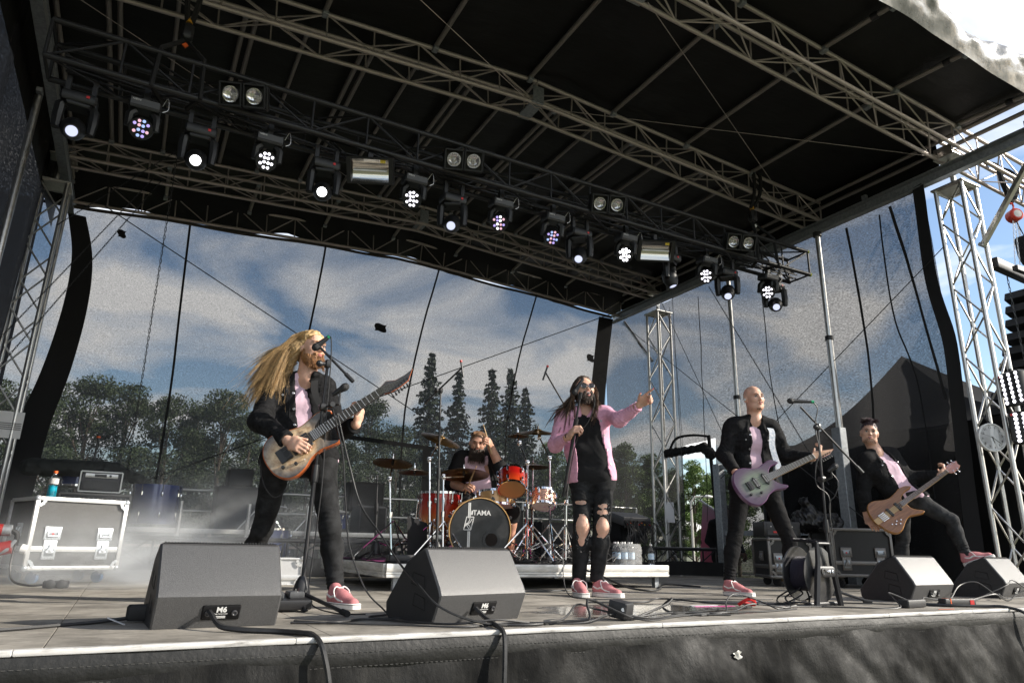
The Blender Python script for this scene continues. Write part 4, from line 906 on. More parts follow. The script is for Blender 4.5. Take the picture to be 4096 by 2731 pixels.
def open_jacket(fig, m, w=(.035, .055), off=0., sleeve=1.0, hem=.06, r=1., seed=1, k=.05, g=.018, amp=.0055, extra=()):
    J = fig.J; F = fig.field(*fig.box([q for q in ('shR', 'shL', 'elR', 'elL', 'wrR', 'wrL', 'neck', 'waist', 'hipR', 'hipL')], .2), h=.0070)
    fig.torso(F, g, .06)
    for sd in 'RL': fig.arm(F, sd, g*1.05, .045, min(1, sleeve), r)
    # collar
    nk = J['neck']-fig.up*.015
    for t in range(12):
        a0, a1 = t/12*6.283, (t+1)/12*6.283
        if abs(((a0+a1)/2) % 6.283-math.pi/2) < .5: continue
        q = lambda a: nk+fig.lat*math.cos(a)*.078+fig.fw*math.sin(a)*.072+fig.up*(.012-.018*math.sin(a))
        F.cap(q(a0), q(a1), .016, None, .012)
    mc = (J['shR']+J['shL'])/2+fig.up*.045
    for q in (-1, 1): F.cap(mc+fig.fw*.065+fig.lat*.065*q, mc+fig.fw*.105+fig.lat*.088*q-fig.up*.085, .013, .011, .012)
    wa = J['waist']-fig.up*hem; F.cut(wa, -fig.up, .004)
    F.cap(nk+fig.up*.3, nk-fig.up*.05, .058, .056, .01, op='sub')
    tn = (J['shR']+J['shL'])/2+fig.up*.06; F.cap(nk+fig.fw*.05+fig.up*.06, tn+fig.fw*.11-fig.up*.06, .050, .046, .01, op='sub')
    # opening down the front
    for t in range(14):
        s_ = t/13; c = tn*(1-s_)+(wa-fig.up*.05)*s_+fig.lat*off*s_+fig.fw*(.160+fig.fat*.9); ww = w[0]+(w[1]-w[0])*s_
        F.box(c, (ww, .090+fig.fat*.5, .045), fig.rot3, .01, .008, 'sub')
    if sleeve >= 1:
        for sd in 'RL': d = unit(J['wr'+sd]-J['el'+sd]); F.cut(J['wr'+sd]-d*.012, d, .004, J['wr'+sd]+d*.05, .09); F.cap(J['wr'+sd]+d*.02, J['wr'+sd]-d*.05, .030, .031, .003, op='sub')
    fo = []
    for sd in 'RL':
        a, b, c = J['sh'+sd], J['el'+sd], J['wr'+sd]; fo += [limbfold(a, b, .9, .06, 130, .008), limbfold(b, c, .15, .055, 130, .008), limbfold(b, c, .75, .06, 150, .006), limbfold(a, b, .15, .07, 95, .006), limbfold(a, b, .55, .06, 100, .004)]
    fo += [(J['chest']+fig.lat*.12, .09, fig.lat+fig.up*.4, 75, .004), (J['chest']-fig.lat*.12, .09, fig.lat-fig.up*.4, 75, .004), (J['waist']+fig.fw*.1, .12, fig.up, 70, .005)]
    F.wrinkle(amp, 16, seed, fo+list(extra))
    return F.obj('jacket', m, fig.root)
def jacket_trim(fig, jk, w=(.035, .055), m=denim, off=0., side=1, n=4, gg=.150, pockets=True):
    """metal buttons beside the opening, and the chest pocket flaps"""
    J = fig.J; nk, wa = (J['shR']+J['shL'])/2+fig.up*.06, J['waist']-fig.up*.06
    for i in range(n):
        s_ = .22+.62*i/(n-1); c = nk*(1-s_)+wa*s_+fig.lat*(off*s_+side*(w[0]+(w[1]-w[0])*s_+.016))+fig.fw*.05
        deps_hit(jk, c+fig.fw*.2, -fig.fw, lambda p, nrm: MB().lathe([(.0085, -.001), (.0095, .003), (.0070, .0045), (.004, .004)], p, nrm, 12).obj('button', metalbtn, jk))
    for q in (-1, 1):
        for ln in ([(q*.058, .075-.035*k_) for k_ in range(9)], [(q*(.04+.022*k_), .085) for k_ in range(6)], [(q*.135, .06-.04*k_) for k_ in range(8)]):
            sp_ = []
            for x, z in ln: deps_hit(jk, J['chest']+fig.lat*x+fig.up*z+fig.fw*.35, -fig.fw, lambda p, nrm: sp_.append(p+nrm*.0008))
            if len(sp_) > 3: MB().path(sp_, .0026, 5).obj('seam', m, jk)
    if pockets:
        for q in (-1, 1):
            pts = []
            for x, z in ((-.045, .012), (.045, .012), (.045, -.012), (0, -.030), (-.045, -.012)):
                deps_hit(jk, J['chest']+fig.lat*(q*.10+x)+fig.up*(.03+z)+fig.fw*.3, -fig.fw, lambda p, nrm: pts.append(V(p)+V(nrm)*.004))
            if len(pts) == 5:
                nn = V(fig.fw); MB().add(pts+[p-nn*.006 for p in pts], [(0, 1, 2, 3, 4), (0, 5, 6, 1), (1, 6, 7, 2), (2, 7, 8, 3), (3, 8, 9, 4), (4, 9, 5, 0)]).obj('pocket_flap', m, jk, smooth=0)
                deps_hit(jk, J['chest']+fig.lat*(q*.10)+fig.up*(.012)+fig.fw*.3, -fig.fw, lambda p, nrm: MB().lathe([(.0075, .003), (.0075, .008), (.004, .009)], p, nrm, 10).obj('button', metalbtn, jk))
def deps_hit(o, p, d, fn):
    root = o.parent; ok, loc, nrm, _ = o.ray_cast(V(p)-root.location, V(d))
    if ok: fn(loc+root.location, nrm)
def jeans_of(fig, m, sides='RL', g=.007, gc=.003, seed=3, top=.05, holes=(), k=.03, amp=.003):
    J = fig.J; F = fig.field(*fig.box(['hipR', 'hipL', 'kneeR', 'kneeL', 'ankR', 'ankL', 'waist'], .16), h=.007)
    hc = (J['hipR']+J['hipL'])/2
    F.cap(J['hipR']+fig.up*.02, J['hipL']+fig.up*.02, .100+g+fig.fat*.3, None, .05, (fig.fw, 1.1)); F.cap(hc+fig.up*.10-fig.lat*.05, hc+fig.up*.10+fig.lat*.05, .098+g+fig.fat*.4, None, .06, (fig.fw, 1.1))
    fig.legs(F, g, sides, .028, gc); F.cut(J['waist']-fig.up*(-top), fig.up, .004)
    fo = []
    for q in sides:
        a, b, c = J['hip'+q], J['knee'+q], J['ank'+q]; F.cut(c-unit(c-b)*-.01, unit(c-b), .004, c+unit(c-b)*.04, .09)
        fo += [limbfold(a, b, .9, .05, 125, .007), limbfold(b, c, .1, .05, 125, .007), limbfold(b, c, .86, .05, 150, .009), limbfold(b, c, .68, .06, 120, .005), limbfold(a, b, .12, .08, 80, .006), limbfold(a, b, .5, .12, 55, .003)]
    F.wrinkle(amp, 18, seed, fo)
    for c, r in holes: F.ell(c, r, None, .004, 'sub')
    return F.obj('jeans', m, fig.root)
def shirt_of(fig, m, g=.006, hem=.09, sleeves=0., seed=5, amp=.003, neck=.060, k=.06, drape=0.):
    J = fig.J; F = fig.field(*fig.box(['shR', 'shL', 'elR', 'elL', 'neck', 'waist', 'hipR', 'hipL'], .2), h=.011); fig.torso(F, g, k)
    if sleeves:
        for sd in 'RL': a, b = J['sh'+sd], J['el'+sd]; F.cap(a, a+(b-a)*sleeves, .058+g, .060+g+drape, .04); d = unit(b-a); F.cut(a+(b-a)*sleeves, d, .004, a+(b-a)*(sleeves+.25), .14)
    F.cut(J['waist']-fig.up*hem, -fig.up, .004); nk = J['neck']; F.cap(nk+fig.up*.3, nk-fig.up*.035+fig.fw*.015, neck, neck*.95, .012, op='sub')
    F.wrinkle(amp, 15, seed, [(J['waist']+fig.fw*.1, .12, fig.up+fig.lat*.4, 75, .0035), (J['chest']+fig.fw*.1, .12, fig.lat-fig.up*.3, 65, .0025), (J['chest']+fig.fw*.1-fig.up*.12, .11, fig.lat+fig.up*.9, 60, .003)])
    return F.obj('shirt', m, fig.root)
# ------------------------------------------------------------------ guitars (built in their own frame: x along the neck from the bridge, y towards the bass strings, z out of the top)
def bodymat(name, stops, cx, a, b, grain=None, rough=.3, coat=.4):
    m = bpy.data.materials.new(name); m.use_nodes = True; N = m.node_tree; P = N.nodes['Principled BSDF']; t = N.nodes.new('ShaderNodeTexCoord')
    co = t.outputs['Object']; sp = N.nodes.new('ShaderNodeSeparateXYZ'); N.links.new(co, sp.inputs[0])
    ex = mth(N, 'DIVIDE', mth(N, 'SUBTRACT', sp.outputs[0], cx), a); ey = mth(N, 'DIVIDE', sp.outputs[1], b)
    d = mth(N, 'SQRT', mth(N, 'ADD', mth(N, 'MULTIPLY', ex, ex), mth(N, 'MULTIPLY', ey, ey)))
    c = ramp(N, d, stops)
    if grain: c = mixc(N, c, ramp(N, nz(N, co, grain[0], 6, grain[1], .7), [(.35, grain[2]), (.6, (1, 1, 1))]), .9, 'MULTIPLY')
    N.links.new(c, P.inputs['Base Color']); P.inputs['Roughness'].default_value = rough; P.inputs['Coat Weight'].default_value = coat; MATS[name] = m; return m
burl = bodymat('burl_burst', [(.0, (.74, .56, .34)), (.55, (.66, .49, .29)), (.78, (.24, .20, .16)), (.95, (.03, .03, .034))], .06, .240, .160, (22, (1, 1, 1), (.45, .30, .18)), .35)
purple = bodymat('purple_green_burst', [(.0, (.15, .19, .14)), (.40, (.13, .16, .12)), (.72, (.075, .046, .082)), (1., (.05, .020, .056))], .06, .24, .17, (40, (.3, 3, 1), (.7, .7, .7)))
walnut = M('walnut_top', (.18, .075, .035), .35, 0, 0, 6, col2=(.30, .14, .065), stretch=(1.2, 9, 1), coat=.3)
maple = M('laminated_maple', (.52, .34, .16), .4, 0, .15, 30, stretch=(1, 20, 1))
amber = M('amber_wood_side', (.36, .16, .04), .35, 0, .2, 10, coat=.3)
orangew = M('orange_wood_side', (.42, .10, .025), .35, 0, .15, 10, coat=.3)
ebony = M('ebony', (.02, .017, .015), .4); rosew = M('rosewood', (.10, .045, .028), .45, 0, .25, 30, stretch=(1, 12, 1))
fretm = M('fret_wire', (.75, .75, .74), .25, 1.); stringm = M('string_steel', (.6, .6, .6), .3, 1.)
def arc(pts, sub=5): return [(p.x, p.y) for p in spline([V((x, y, 0)) for x, y in list(pts)+[pts[0]]], sub)[:-1]]
STRAT = [(-.125, .0), (-.118, .06), (-.085, .115), (-.03, .145), (.03, .140), (.09, .115), (.15, .098), (.21, .105), (.27, .112), (.315, .100), (.345, .072), (.325, .062), (.285, .066), (.245, .055), (.215, .030), (.213, -.030), (.225, -.055), (.250, -.080), (.282, -.098), (.292, -.112), (.270, -.120), (.225, -.112), (.165, -.100), (.10, -.112), (.04, -.140), (-.03, -.148), (-.085, -.118), (-.118, -.06)]
BASSO = [(-.135, .0), (-.125, .08), (-.09, .145), (-.04, .178), (.03, .170), (.10, .135), (.17, .112), (.25, .118), (.33, .130), (.40, .118), (.445, .085), (.425, .072), (.37, .075), (.30, .062), (.262, .035), (.26, -.035), (.262, -.075), (.285, -.110), (.325, -.145), (.335, -.168), (.30, -.172), (.24, -.150), (.17, -.128), (.09, -.150), (.01, -.185), (-.06, -.180), (-.11, -.12)]
def guitar(label, bridge, nut, outv, scale_len, outline, mats, head_pts, nstr, top, hyp=.0, ysc=1., inlay=None, twist=0., tuners=(), pick=(), name='electric_guitar', tipz=.0):
    top_m, side_m, board_m, head_m = mats
    root = thing(name, label, 'guitar', (0, 0, 0), 'guitars being played')
    L_ = scale_len; ol = arc([(x, y*ysc) for x, y in outline])
    MB().prism(ol, -.046, 0, bev=.006, mside=1).obj('body', [top_m, side_m], root)
    nw0, nw1 = .058+.004*(nstr-6), .043+.004*(nstr-6)
    nj = .17
    MB().prism([(nj, -nw0/2), (L_, -nw1/2), (L_, nw1/2), (nj, nw0/2)], -.012, .004, bev=.003).obj('neck', maple if side_m is not orangew else head_m, root)
    fb = MB().prism([(nj-.01, -nw0/2), (L_, -nw1/2), (L_, nw1/2), (nj-.01, nw0/2)], .0042, .0095, bev=.001).obj('fretboard', board_m, root)
    for i in range(1, 25):
        x = L_-L_*(1-2**(-i/12))
        x = L_*2**(-i/12); x = L_-(L_-x) ; xx = L_-(L_-L_*2**(-i/12))
        xf = xx; w = nw0+(nw1-nw0)*(xf-nj)/(L_-nj)
        if xf > nj: MB().box((xf, 0, .0100), (.0028, w*.97, .0022)).obj('fret', fretm, fb, smooth=0)
    MB().box((L_, 0, .010), (.005, nw1, .006)).obj('nut', whitepl if nstr != 7 else blackpl, root)
    hp = [(L_+x, y) for x, y in head_pts]; MB().prism(hp, -.014, -.001, bev=.002, mside=1).obj('headstock', [head_m, side_m], root)
    for k in range(nstr):
        t = k/(nstr-1)-.5; y0, y1 = t*nw0*.86, t*nw1*.82
        MB().path([(-.01, y0, .010), (0, y0, .0135), (L_, y1, .0142), (L_+.03+(tuners[k][0] if tuners else .05), tuners[k][1] if tuners else y1, .004)], .0009, 4).obj('string', stringm, root)
    for k, (tx, ty, sy) in enumerate(pick):
        pg = MB().tube((L_+tx, ty, -.002), (L_+tx, ty, .010), .0055, n=8); pg.tube((L_+tx, ty, -.008), (L_+tx, ty+sy*.028, -.012), .004, n=6); pg.ell((L_+tx, ty+sy*.034, -.012), (.0085, .009, .006), n=8, k=6); pg.obj('tuner', blackmetal if nstr != 5 else chrome, root)
    top(root, L_, nw0)
    x = (V(nut)-V(bridge)).normalized(); o = V(outv); z = (o-x*o.dot(x)).normalized(); y = z.cross(x)
    k = (V(nut)-V(bridge)).length/L_
    root.matrix_world = Matrix(((x.x*k, y.x*k, z.x*k, bridge[0]), (x.y*k, y.y*k, z.y*k, bridge[1]), (x.z*k, y.z*k, z.z*k, bridge[2]), (0, 0, 0, 1)))
    return root
def knob(root, x, y, m=None, r=.010): MB().lathe([(r, 0), (r, .012), (r*.8, .016)], (x, y, 0), n=14).obj('knob', m or blackpl, root)
def top7(root, L_, w):
    b = MB().box((-.012, 0, .006), (.075, .085, .012), bev=.003)
    for k in range(7): b.box((.0, -.032+.0107*k, .014), (.03, .007, .008))
    b.obj('bridge', blackmetal, root); MB().box((.135, 0, .004), (.044, .092, .012), bev=.005).obj('pickup', blackpl, root); MB().box((.055, 0, .004), (.040, .088, .010), bev=.005).obj('pickup', blackpl, root)
    knob(root, .015, -.085); knob(root, -.055, -.060); MB().tube((.06, -.095, 0), (.068, -.098, .020), .003, n=6).obj('switch', chrome, root)
def top6(root, L_, w):
    b = MB().box((-.012, 0, .006), (.04, .075, .010), bev=.003)
    for k in range(6): b.box((-.002, -.028+.0112*k, .013), (.026, .008, .006))
    b.obj('bridge', blackmetal, root)
    for x in (.055, .150):
        p = MB().box((x, 0, .005), (.040, .078, .012), bev=.004); p.box((x, 0, .004), (.018, .105, .009), bev=.004)
        for k in range(6):
            for q in (-1, 1): p.tube((x+q*.009, -.027+.0108*k, .010), (x+q*.009, -.027+.0108*k, .013), .0032, n=6, mi=1)
        p.obj('pickup', [blackpl, alu], root)
    knob(root, .045, -.085); knob(root, -.045, -.065); MB().tube((.005, -.100, 0), (.012, -.112, .018), .003, n=6).obj('switch', chrome, root)
def top5(root, L_, w):
    MB().box((.06, 0, .0015), (.40, .062, .003), bev=.001).obj('laminate_stripe', maple, root)
    for k in range(5): b = MB().box((-.035, -.036+.018*k, .008), (.075, .012, .012), bev=.002); b.tube((-.005, -.036+.018*k, .010), (-.060, -.036+.018*k, .016), .005, n=8); b.obj('bridge_saddle', chrome, root)
    for x in (.055, .165): MB().box((x, 0, .007), (.030, .098, .014), bev=.004).obj('pickup', blackpl, root)
    for x, y in ((.03, -.105), (.075, -.118), (.0, -.125), (.04, -.145), (-.03, -.105)): knob(root, x, y, chrome, .008)
def inlay_rings(root, L_, xs, r=.011):
    for x in xs: MB().lathe([(r*.55, .0097), (r, .0097), (r, .0104), (r*.55, .0104)], (x, 0, 0), n=14, capa=False, capb=False).obj('inlay', M('pearl', (.7, .72, .68), .3), root)
toC = V((-.473, -.881, 0))
HEAD7 = [(0, -.026), (.03, -.036), (.10, -.046), (.165, -.048), (.185, -.052), (.245, .030), (.17, .012), (.10, .014), (.05, .030), (.02, .030), (0, .026)]
HEAD7 = [(0, -.026), (.04, -.040), (.10, -.044), (.165, -.038), (.230, .012), (.17, .006), (.10, .012), (.052, .040), (.02, .032), (0, .026)]
g1 = guitar('burl-topped seven-string guitar with dark edges played by the blond guitarist', PJ['G1']['bridge'], PJ['G1']['nut'], toC+V((.05, 0, .12)), .66, STRAT, (burl, orangew, ebony, burl), HEAD7, 7, top7, ysc=1.0,
    pick=[(.035+.022*k, -.034+.002*k, -1) for k in range(7)], tuners=[(.005+.022*k, -.030+.002*k) for k in range(7)])
gi = MB()
for q in (-1, 1): gi.path([(.345+.012*math.cos(a)+.010*q, .012*math.sin(a)*1.1+q*.006, .0102) for a in [i*6.283/14 for i in range(15)]], .0016, 4)
gi.path([(.315, -.004, .0102), (.335, .010, .0102), (.352, -.010, .0102), (.378, .004, .0102)], .0016, 4, smooth=4)
gi.obj('inlay', M('pearl', (.7, .72, .68), .3), g1)
HEAD6 = [(0, -.022), (.03, -.034), (.09, -.042), (.15, -.040), (.215, -.015), (.17, -.002), (.10, .016), (.055, .036), (.02, .030), (0, .022)]
g2 = guitar('purple and green burst six-string guitar played by the bald guitarist', PJ['B']['bridge'], PJ['B']['nut'], V((-.70, -.71, .15)), .66, STRAT, (purple, M('purple_side', (.11, .045, .12), .35, coat=.4), ebony, M('figured_maple_head', (.42, .24, .15), .4, 0, .2, 20)), HEAD6, 6, top6, ysc=1.12,
    pick=[(.035+.024*k, -.033+.001*k, -1) for k in range(6)], tuners=[(.005+.024*k, -.028+.001*k) for k in range(6)])
inlay_rings(g2, .66, (.342, .358), .009)
HEADB = [(0, -.024), (.02, -.042), (.06, -.050), (.12, -.046), (.155, -.030), (.15, .0), (.17, .03), (.12, .046), (.06, .050), (.02, .042), (0, .024)]
g3 = guitar('walnut-topped five-string bass guitar with amber edge held by the leaning bassist', PJ['BS']['bridge'], PJ['BS']['nut'], V((-.80, -.60, .25)), .86, BASSO, (walnut, amber, rosew, M('rose_maple_head', (.45, .22, .20), .4, 0, .15, 20)), HEADB, 5, top5, ysc=1.08, name='bass_guitar',
    pick=[(.045, .034, 1), (.09, .036, 1), (.135, .030, 1), (.05, -.034, -1), (.10, -.036, -1)], tuners=[(.02, -.034), (.07, -.036), (.10, .030), (.06, .036), (.015, .034)])
inlay_rings(g3, .86, [.86*2**(-f/12)*.5+.86*2**(-(f-1)/12)*.5 for f in (3, 5, 7, 9, 12, 15, 17, 19)], .011)
# ------------------------------------------------------------------ the five musicians
CAM = a3((0, -2.967, .365)); away = a3((.473, .881, 0)); imr = a3((.881, -.473, 0)); upz = a3((0, 0, 1))
blond = hairmats((.50, .33, .15), 'blond'); dark = hairmats((.05, .032, .022), 'dark'); brown = hairmats((.16, .085, .045), 'brown'); plum = hairmats((.045, .025, .032), 'plum')
ginger = hairmats((.26, .125, .05), 'ginger')
def beard(fig, m, long_=.0, n=260, seed=2, cheeks=True, dens=.006, full=1., thick=0.):
    F = Field(fig.hc-.24, fig.hc+.16, .0045); E = lambda c, r, k, op='add': F.ell(fig.hp(*c), r, fig.H.T, k, op)
    E((0, .052, -.098-long_*.4), (.050+thick, .044+thick, .034+long_*.6), .02)
    for q in (-1, 1):
        E((q*.046, .026, -.078-long_*.2), (.024+thick, .042+thick, .036+long_*.4), .03)
        if cheeks: E((q*.062, .006, -.045), (.015+thick*.5, .022, .034), .02)
    F.cap(fig.hp(-.027, .089, -.056), fig.hp(.027, .089, -.056), .0080, None, .012); F.cap(fig.hp(-.030, .086, -.058), fig.hp(-.030, .076, -.085), .011, None, .01); F.cap(fig.hp(.030, .086, -.058), fig.hp(.030, .076, -.085), .011, None, .01)
    E((0, .096, -.068), (.019, .022, .0085), .004, 'sub')
    F.wrinkle(.004, 150, seed); b = F.obj('beard', m[1], fig.root)
    def fn(rg):
        a = rg.uniform(-1.25, 1.25); z = -.05-.075*rg.random()-long_*.6*rg.random(); rr = .062+thick; p = fig.hp(rr*math.sin(a)*.92, .018+.070*math.cos(a)+thick*.6, z); d = fig.H[0]*math.sin(a)*.4+fig.H[1]*.5-upz*1.; ln = (.018+long_*.8)*rg.uniform(.5, 1.2)
        j_ = a3([rg.uniform(-1, 1) for _ in range(3)])*.004; return [p-d*.004, p+d*ln*.5+j_, p+d*ln+2*j_-upz*ln*.2]
    strands('beard_strands', b, n, fn, m, (.0014, .0004), 6, seed); return b
def scalp(fig, m, grow=.010, front=.045, seed=1, amp=.004, back=-.12, cutz=.0):
    F = Field(fig.hc-.22, fig.hc+.2, .0055); E = lambda c, r, k, op='add': F.ell(fig.hp(*c), r, fig.H.T, k, op)
    E((0, -.016, .032), (.076+grow, .098+grow, .088+grow), 0); E((0, -.05, -.02), (.072+grow, .060+grow, .085), .03)
    n = unit(fig.H[1]*.82-fig.H[2]*.57); F.cut(fig.hp(0, front, .05), n, .01); F.wrinkle(amp, 60, seed); return F.obj('hair', m[1], fig.root)
# ---- blond guitarist
def make_g1():
    J = PJ['G1']; f = Fig(J, imr*.80-away*.60+upz*.02, R(0), 'long-haired blond guitarist in black denim jacket playing at the left microphone')
    J = f.J; J['hipR'] = J['hipR']+upz*.09; J['hipL'] = J['hipL']+upz*.09
    F = f.field(); f.head(F); f.torso(F, -.012)
    for sd in 'RL': f.arm(F, sd, 0)
    f.legs(F, -.006); f.hand(F, 'R', away+imr*.2-upz*.25, (.75, .8, .85, .9), (.75, .45, .5), -1, 1.0); f.hand(F, 'L', -imr*.9+away*.25, (.85, .8, .75, .75), (.5, .3, .9), 1, 1.0, fw=upz*.9+imr*.25-away*.05)
    F.obj('body', f.skin, f.root); f.eyes(f.root, brow=ginger[1]); f.lips(f.root)
    shirt_of(f, pinkshirt, .008, .12, 0, 11)
    jk = open_jacket(f, denim, (.030, .075), .06, 1., .10, seed=4, g=.020); jacket_trim(f, jk, (.030, .075), denim, .06, -1, 4)
    jeans_of(f, jeans, seed=6, top=.03)
    hl = a3((1.147, 1.415, 0)); shoe(f, 'L', hl, hl+imr*.72-away*.62, length=.275); shoe(f, 'R', (.66, 2.06, 0), (.62, 1.80, 0))
    beard(f, ginger, .020, 420, 3, thick=.004)
    h = scalp(f, blond, .012, .040, 3)
    F = Field(f.hc-.55, f.hc+.25, .0068); C_ = lambda a, b, r0, r1: F.cap(f.hc+imr*a[0]+upz*a[1]-away*(.02+.02*abs(a[0])), f.hc+imr*b[0]+upz*b[1]-away*(.03+.06*abs(b[0])), r0, r1, .05, (away, .82))
    C_((-.03, .030), (-.10, -.01), .040, .034); C_((-.10, -.01), (-.18, -.12), .034, .022); C_((-.09, -.03), (-.15, -.22), .036, .010)
    F.wrinkle(.004, 30, 5, [(f.hc-imr*.15-upz*.06, .2, imr*.62-upz*.78, 300, .006), (f.hc-imr*.2-upz*.15, .2, imr*.85-upz*.5, 210, .008), (f.hc-imr*.08+upz*.03, .12, imr*.35-upz*.93, 280, .005)]); F.obj('hair_mass', blond[0], h)
    def fn(rg):
        a = rg.uniform(-2.7, 2.7) if rg.random() < .8 else rg.uniform(-1.2, 1.2); el = rg.uniform(.15, 1.45); c = math.cos(el)
        p = f.hc+f.H[0]*.084*c*math.sin(a)+f.H[1]*(-.016-.100*c*math.cos(a)*.95)+f.H[2]*(.028+.094*math.sin(el))
        t = rg.random(); spread = rg.uniform(-1, 1)
        e = f.hc-imr*(.11+.27*rg.random()**.9)-upz*(.22+.20*rg.random()+.04*t)+away*spread*.09-away*.07
        if rg.random() < .07: e = f.hc-imr*rg.uniform(.28, .42)-upz*rg.uniform(.08, .28)+away*spread*.06
        m1 = f.hc-imr*(.10+.04*rg.random())+upz*(.045*math.sin(el)-.01+.02*rg.uniform(-1, 1))+away*spread*.06
        m2 = m1*.45+e*.55+upz*(.022+.02*rg.uniform(-1, 1))-imr*.025*rg.random(); w = a3([rg.uniform(-1, 1) for _ in range(3)])*.014
        return [p, (p+m1)/2+upz*.012, m1, m2+w, e+w*.7]
    locks('hair_strands', h, 210, 20, fn, blond, (.0012, .0003), 8, .021, .006); strands('flyaway_hair', h, 260, lambda rg: (lambda g_: g_[:3]+[g_[3]+a3([rg.uniform(-1, 1) for _ in range(3)])*.05, g_[4]-imr*rg.uniform(-.02, .10)+a3([rg.uniform(-1, 1) for _ in range(3)])*.05])([a3(q) for q in fn(rg)]), blond, (.0009, .0003), 9, 5)
    # strap
    st_ = MB(); pts = spline([V(f.J['shL']+f.fw*.10+upz*.035-f.lat*.075), V(f.J['chest']+f.lat*.10+f.fw*.165), V((1.055, 1.44, 1.10))], 8); st_.add([p+V(f.lat)*q for p in pts for q in (-.022, .022)], [(2*i, 2*i+1, 2*i+3, 2*i+2) for i in range(len(pts)-1)]); st_.obj('strap', blackcloth, g1 if False else f.root)
    return f
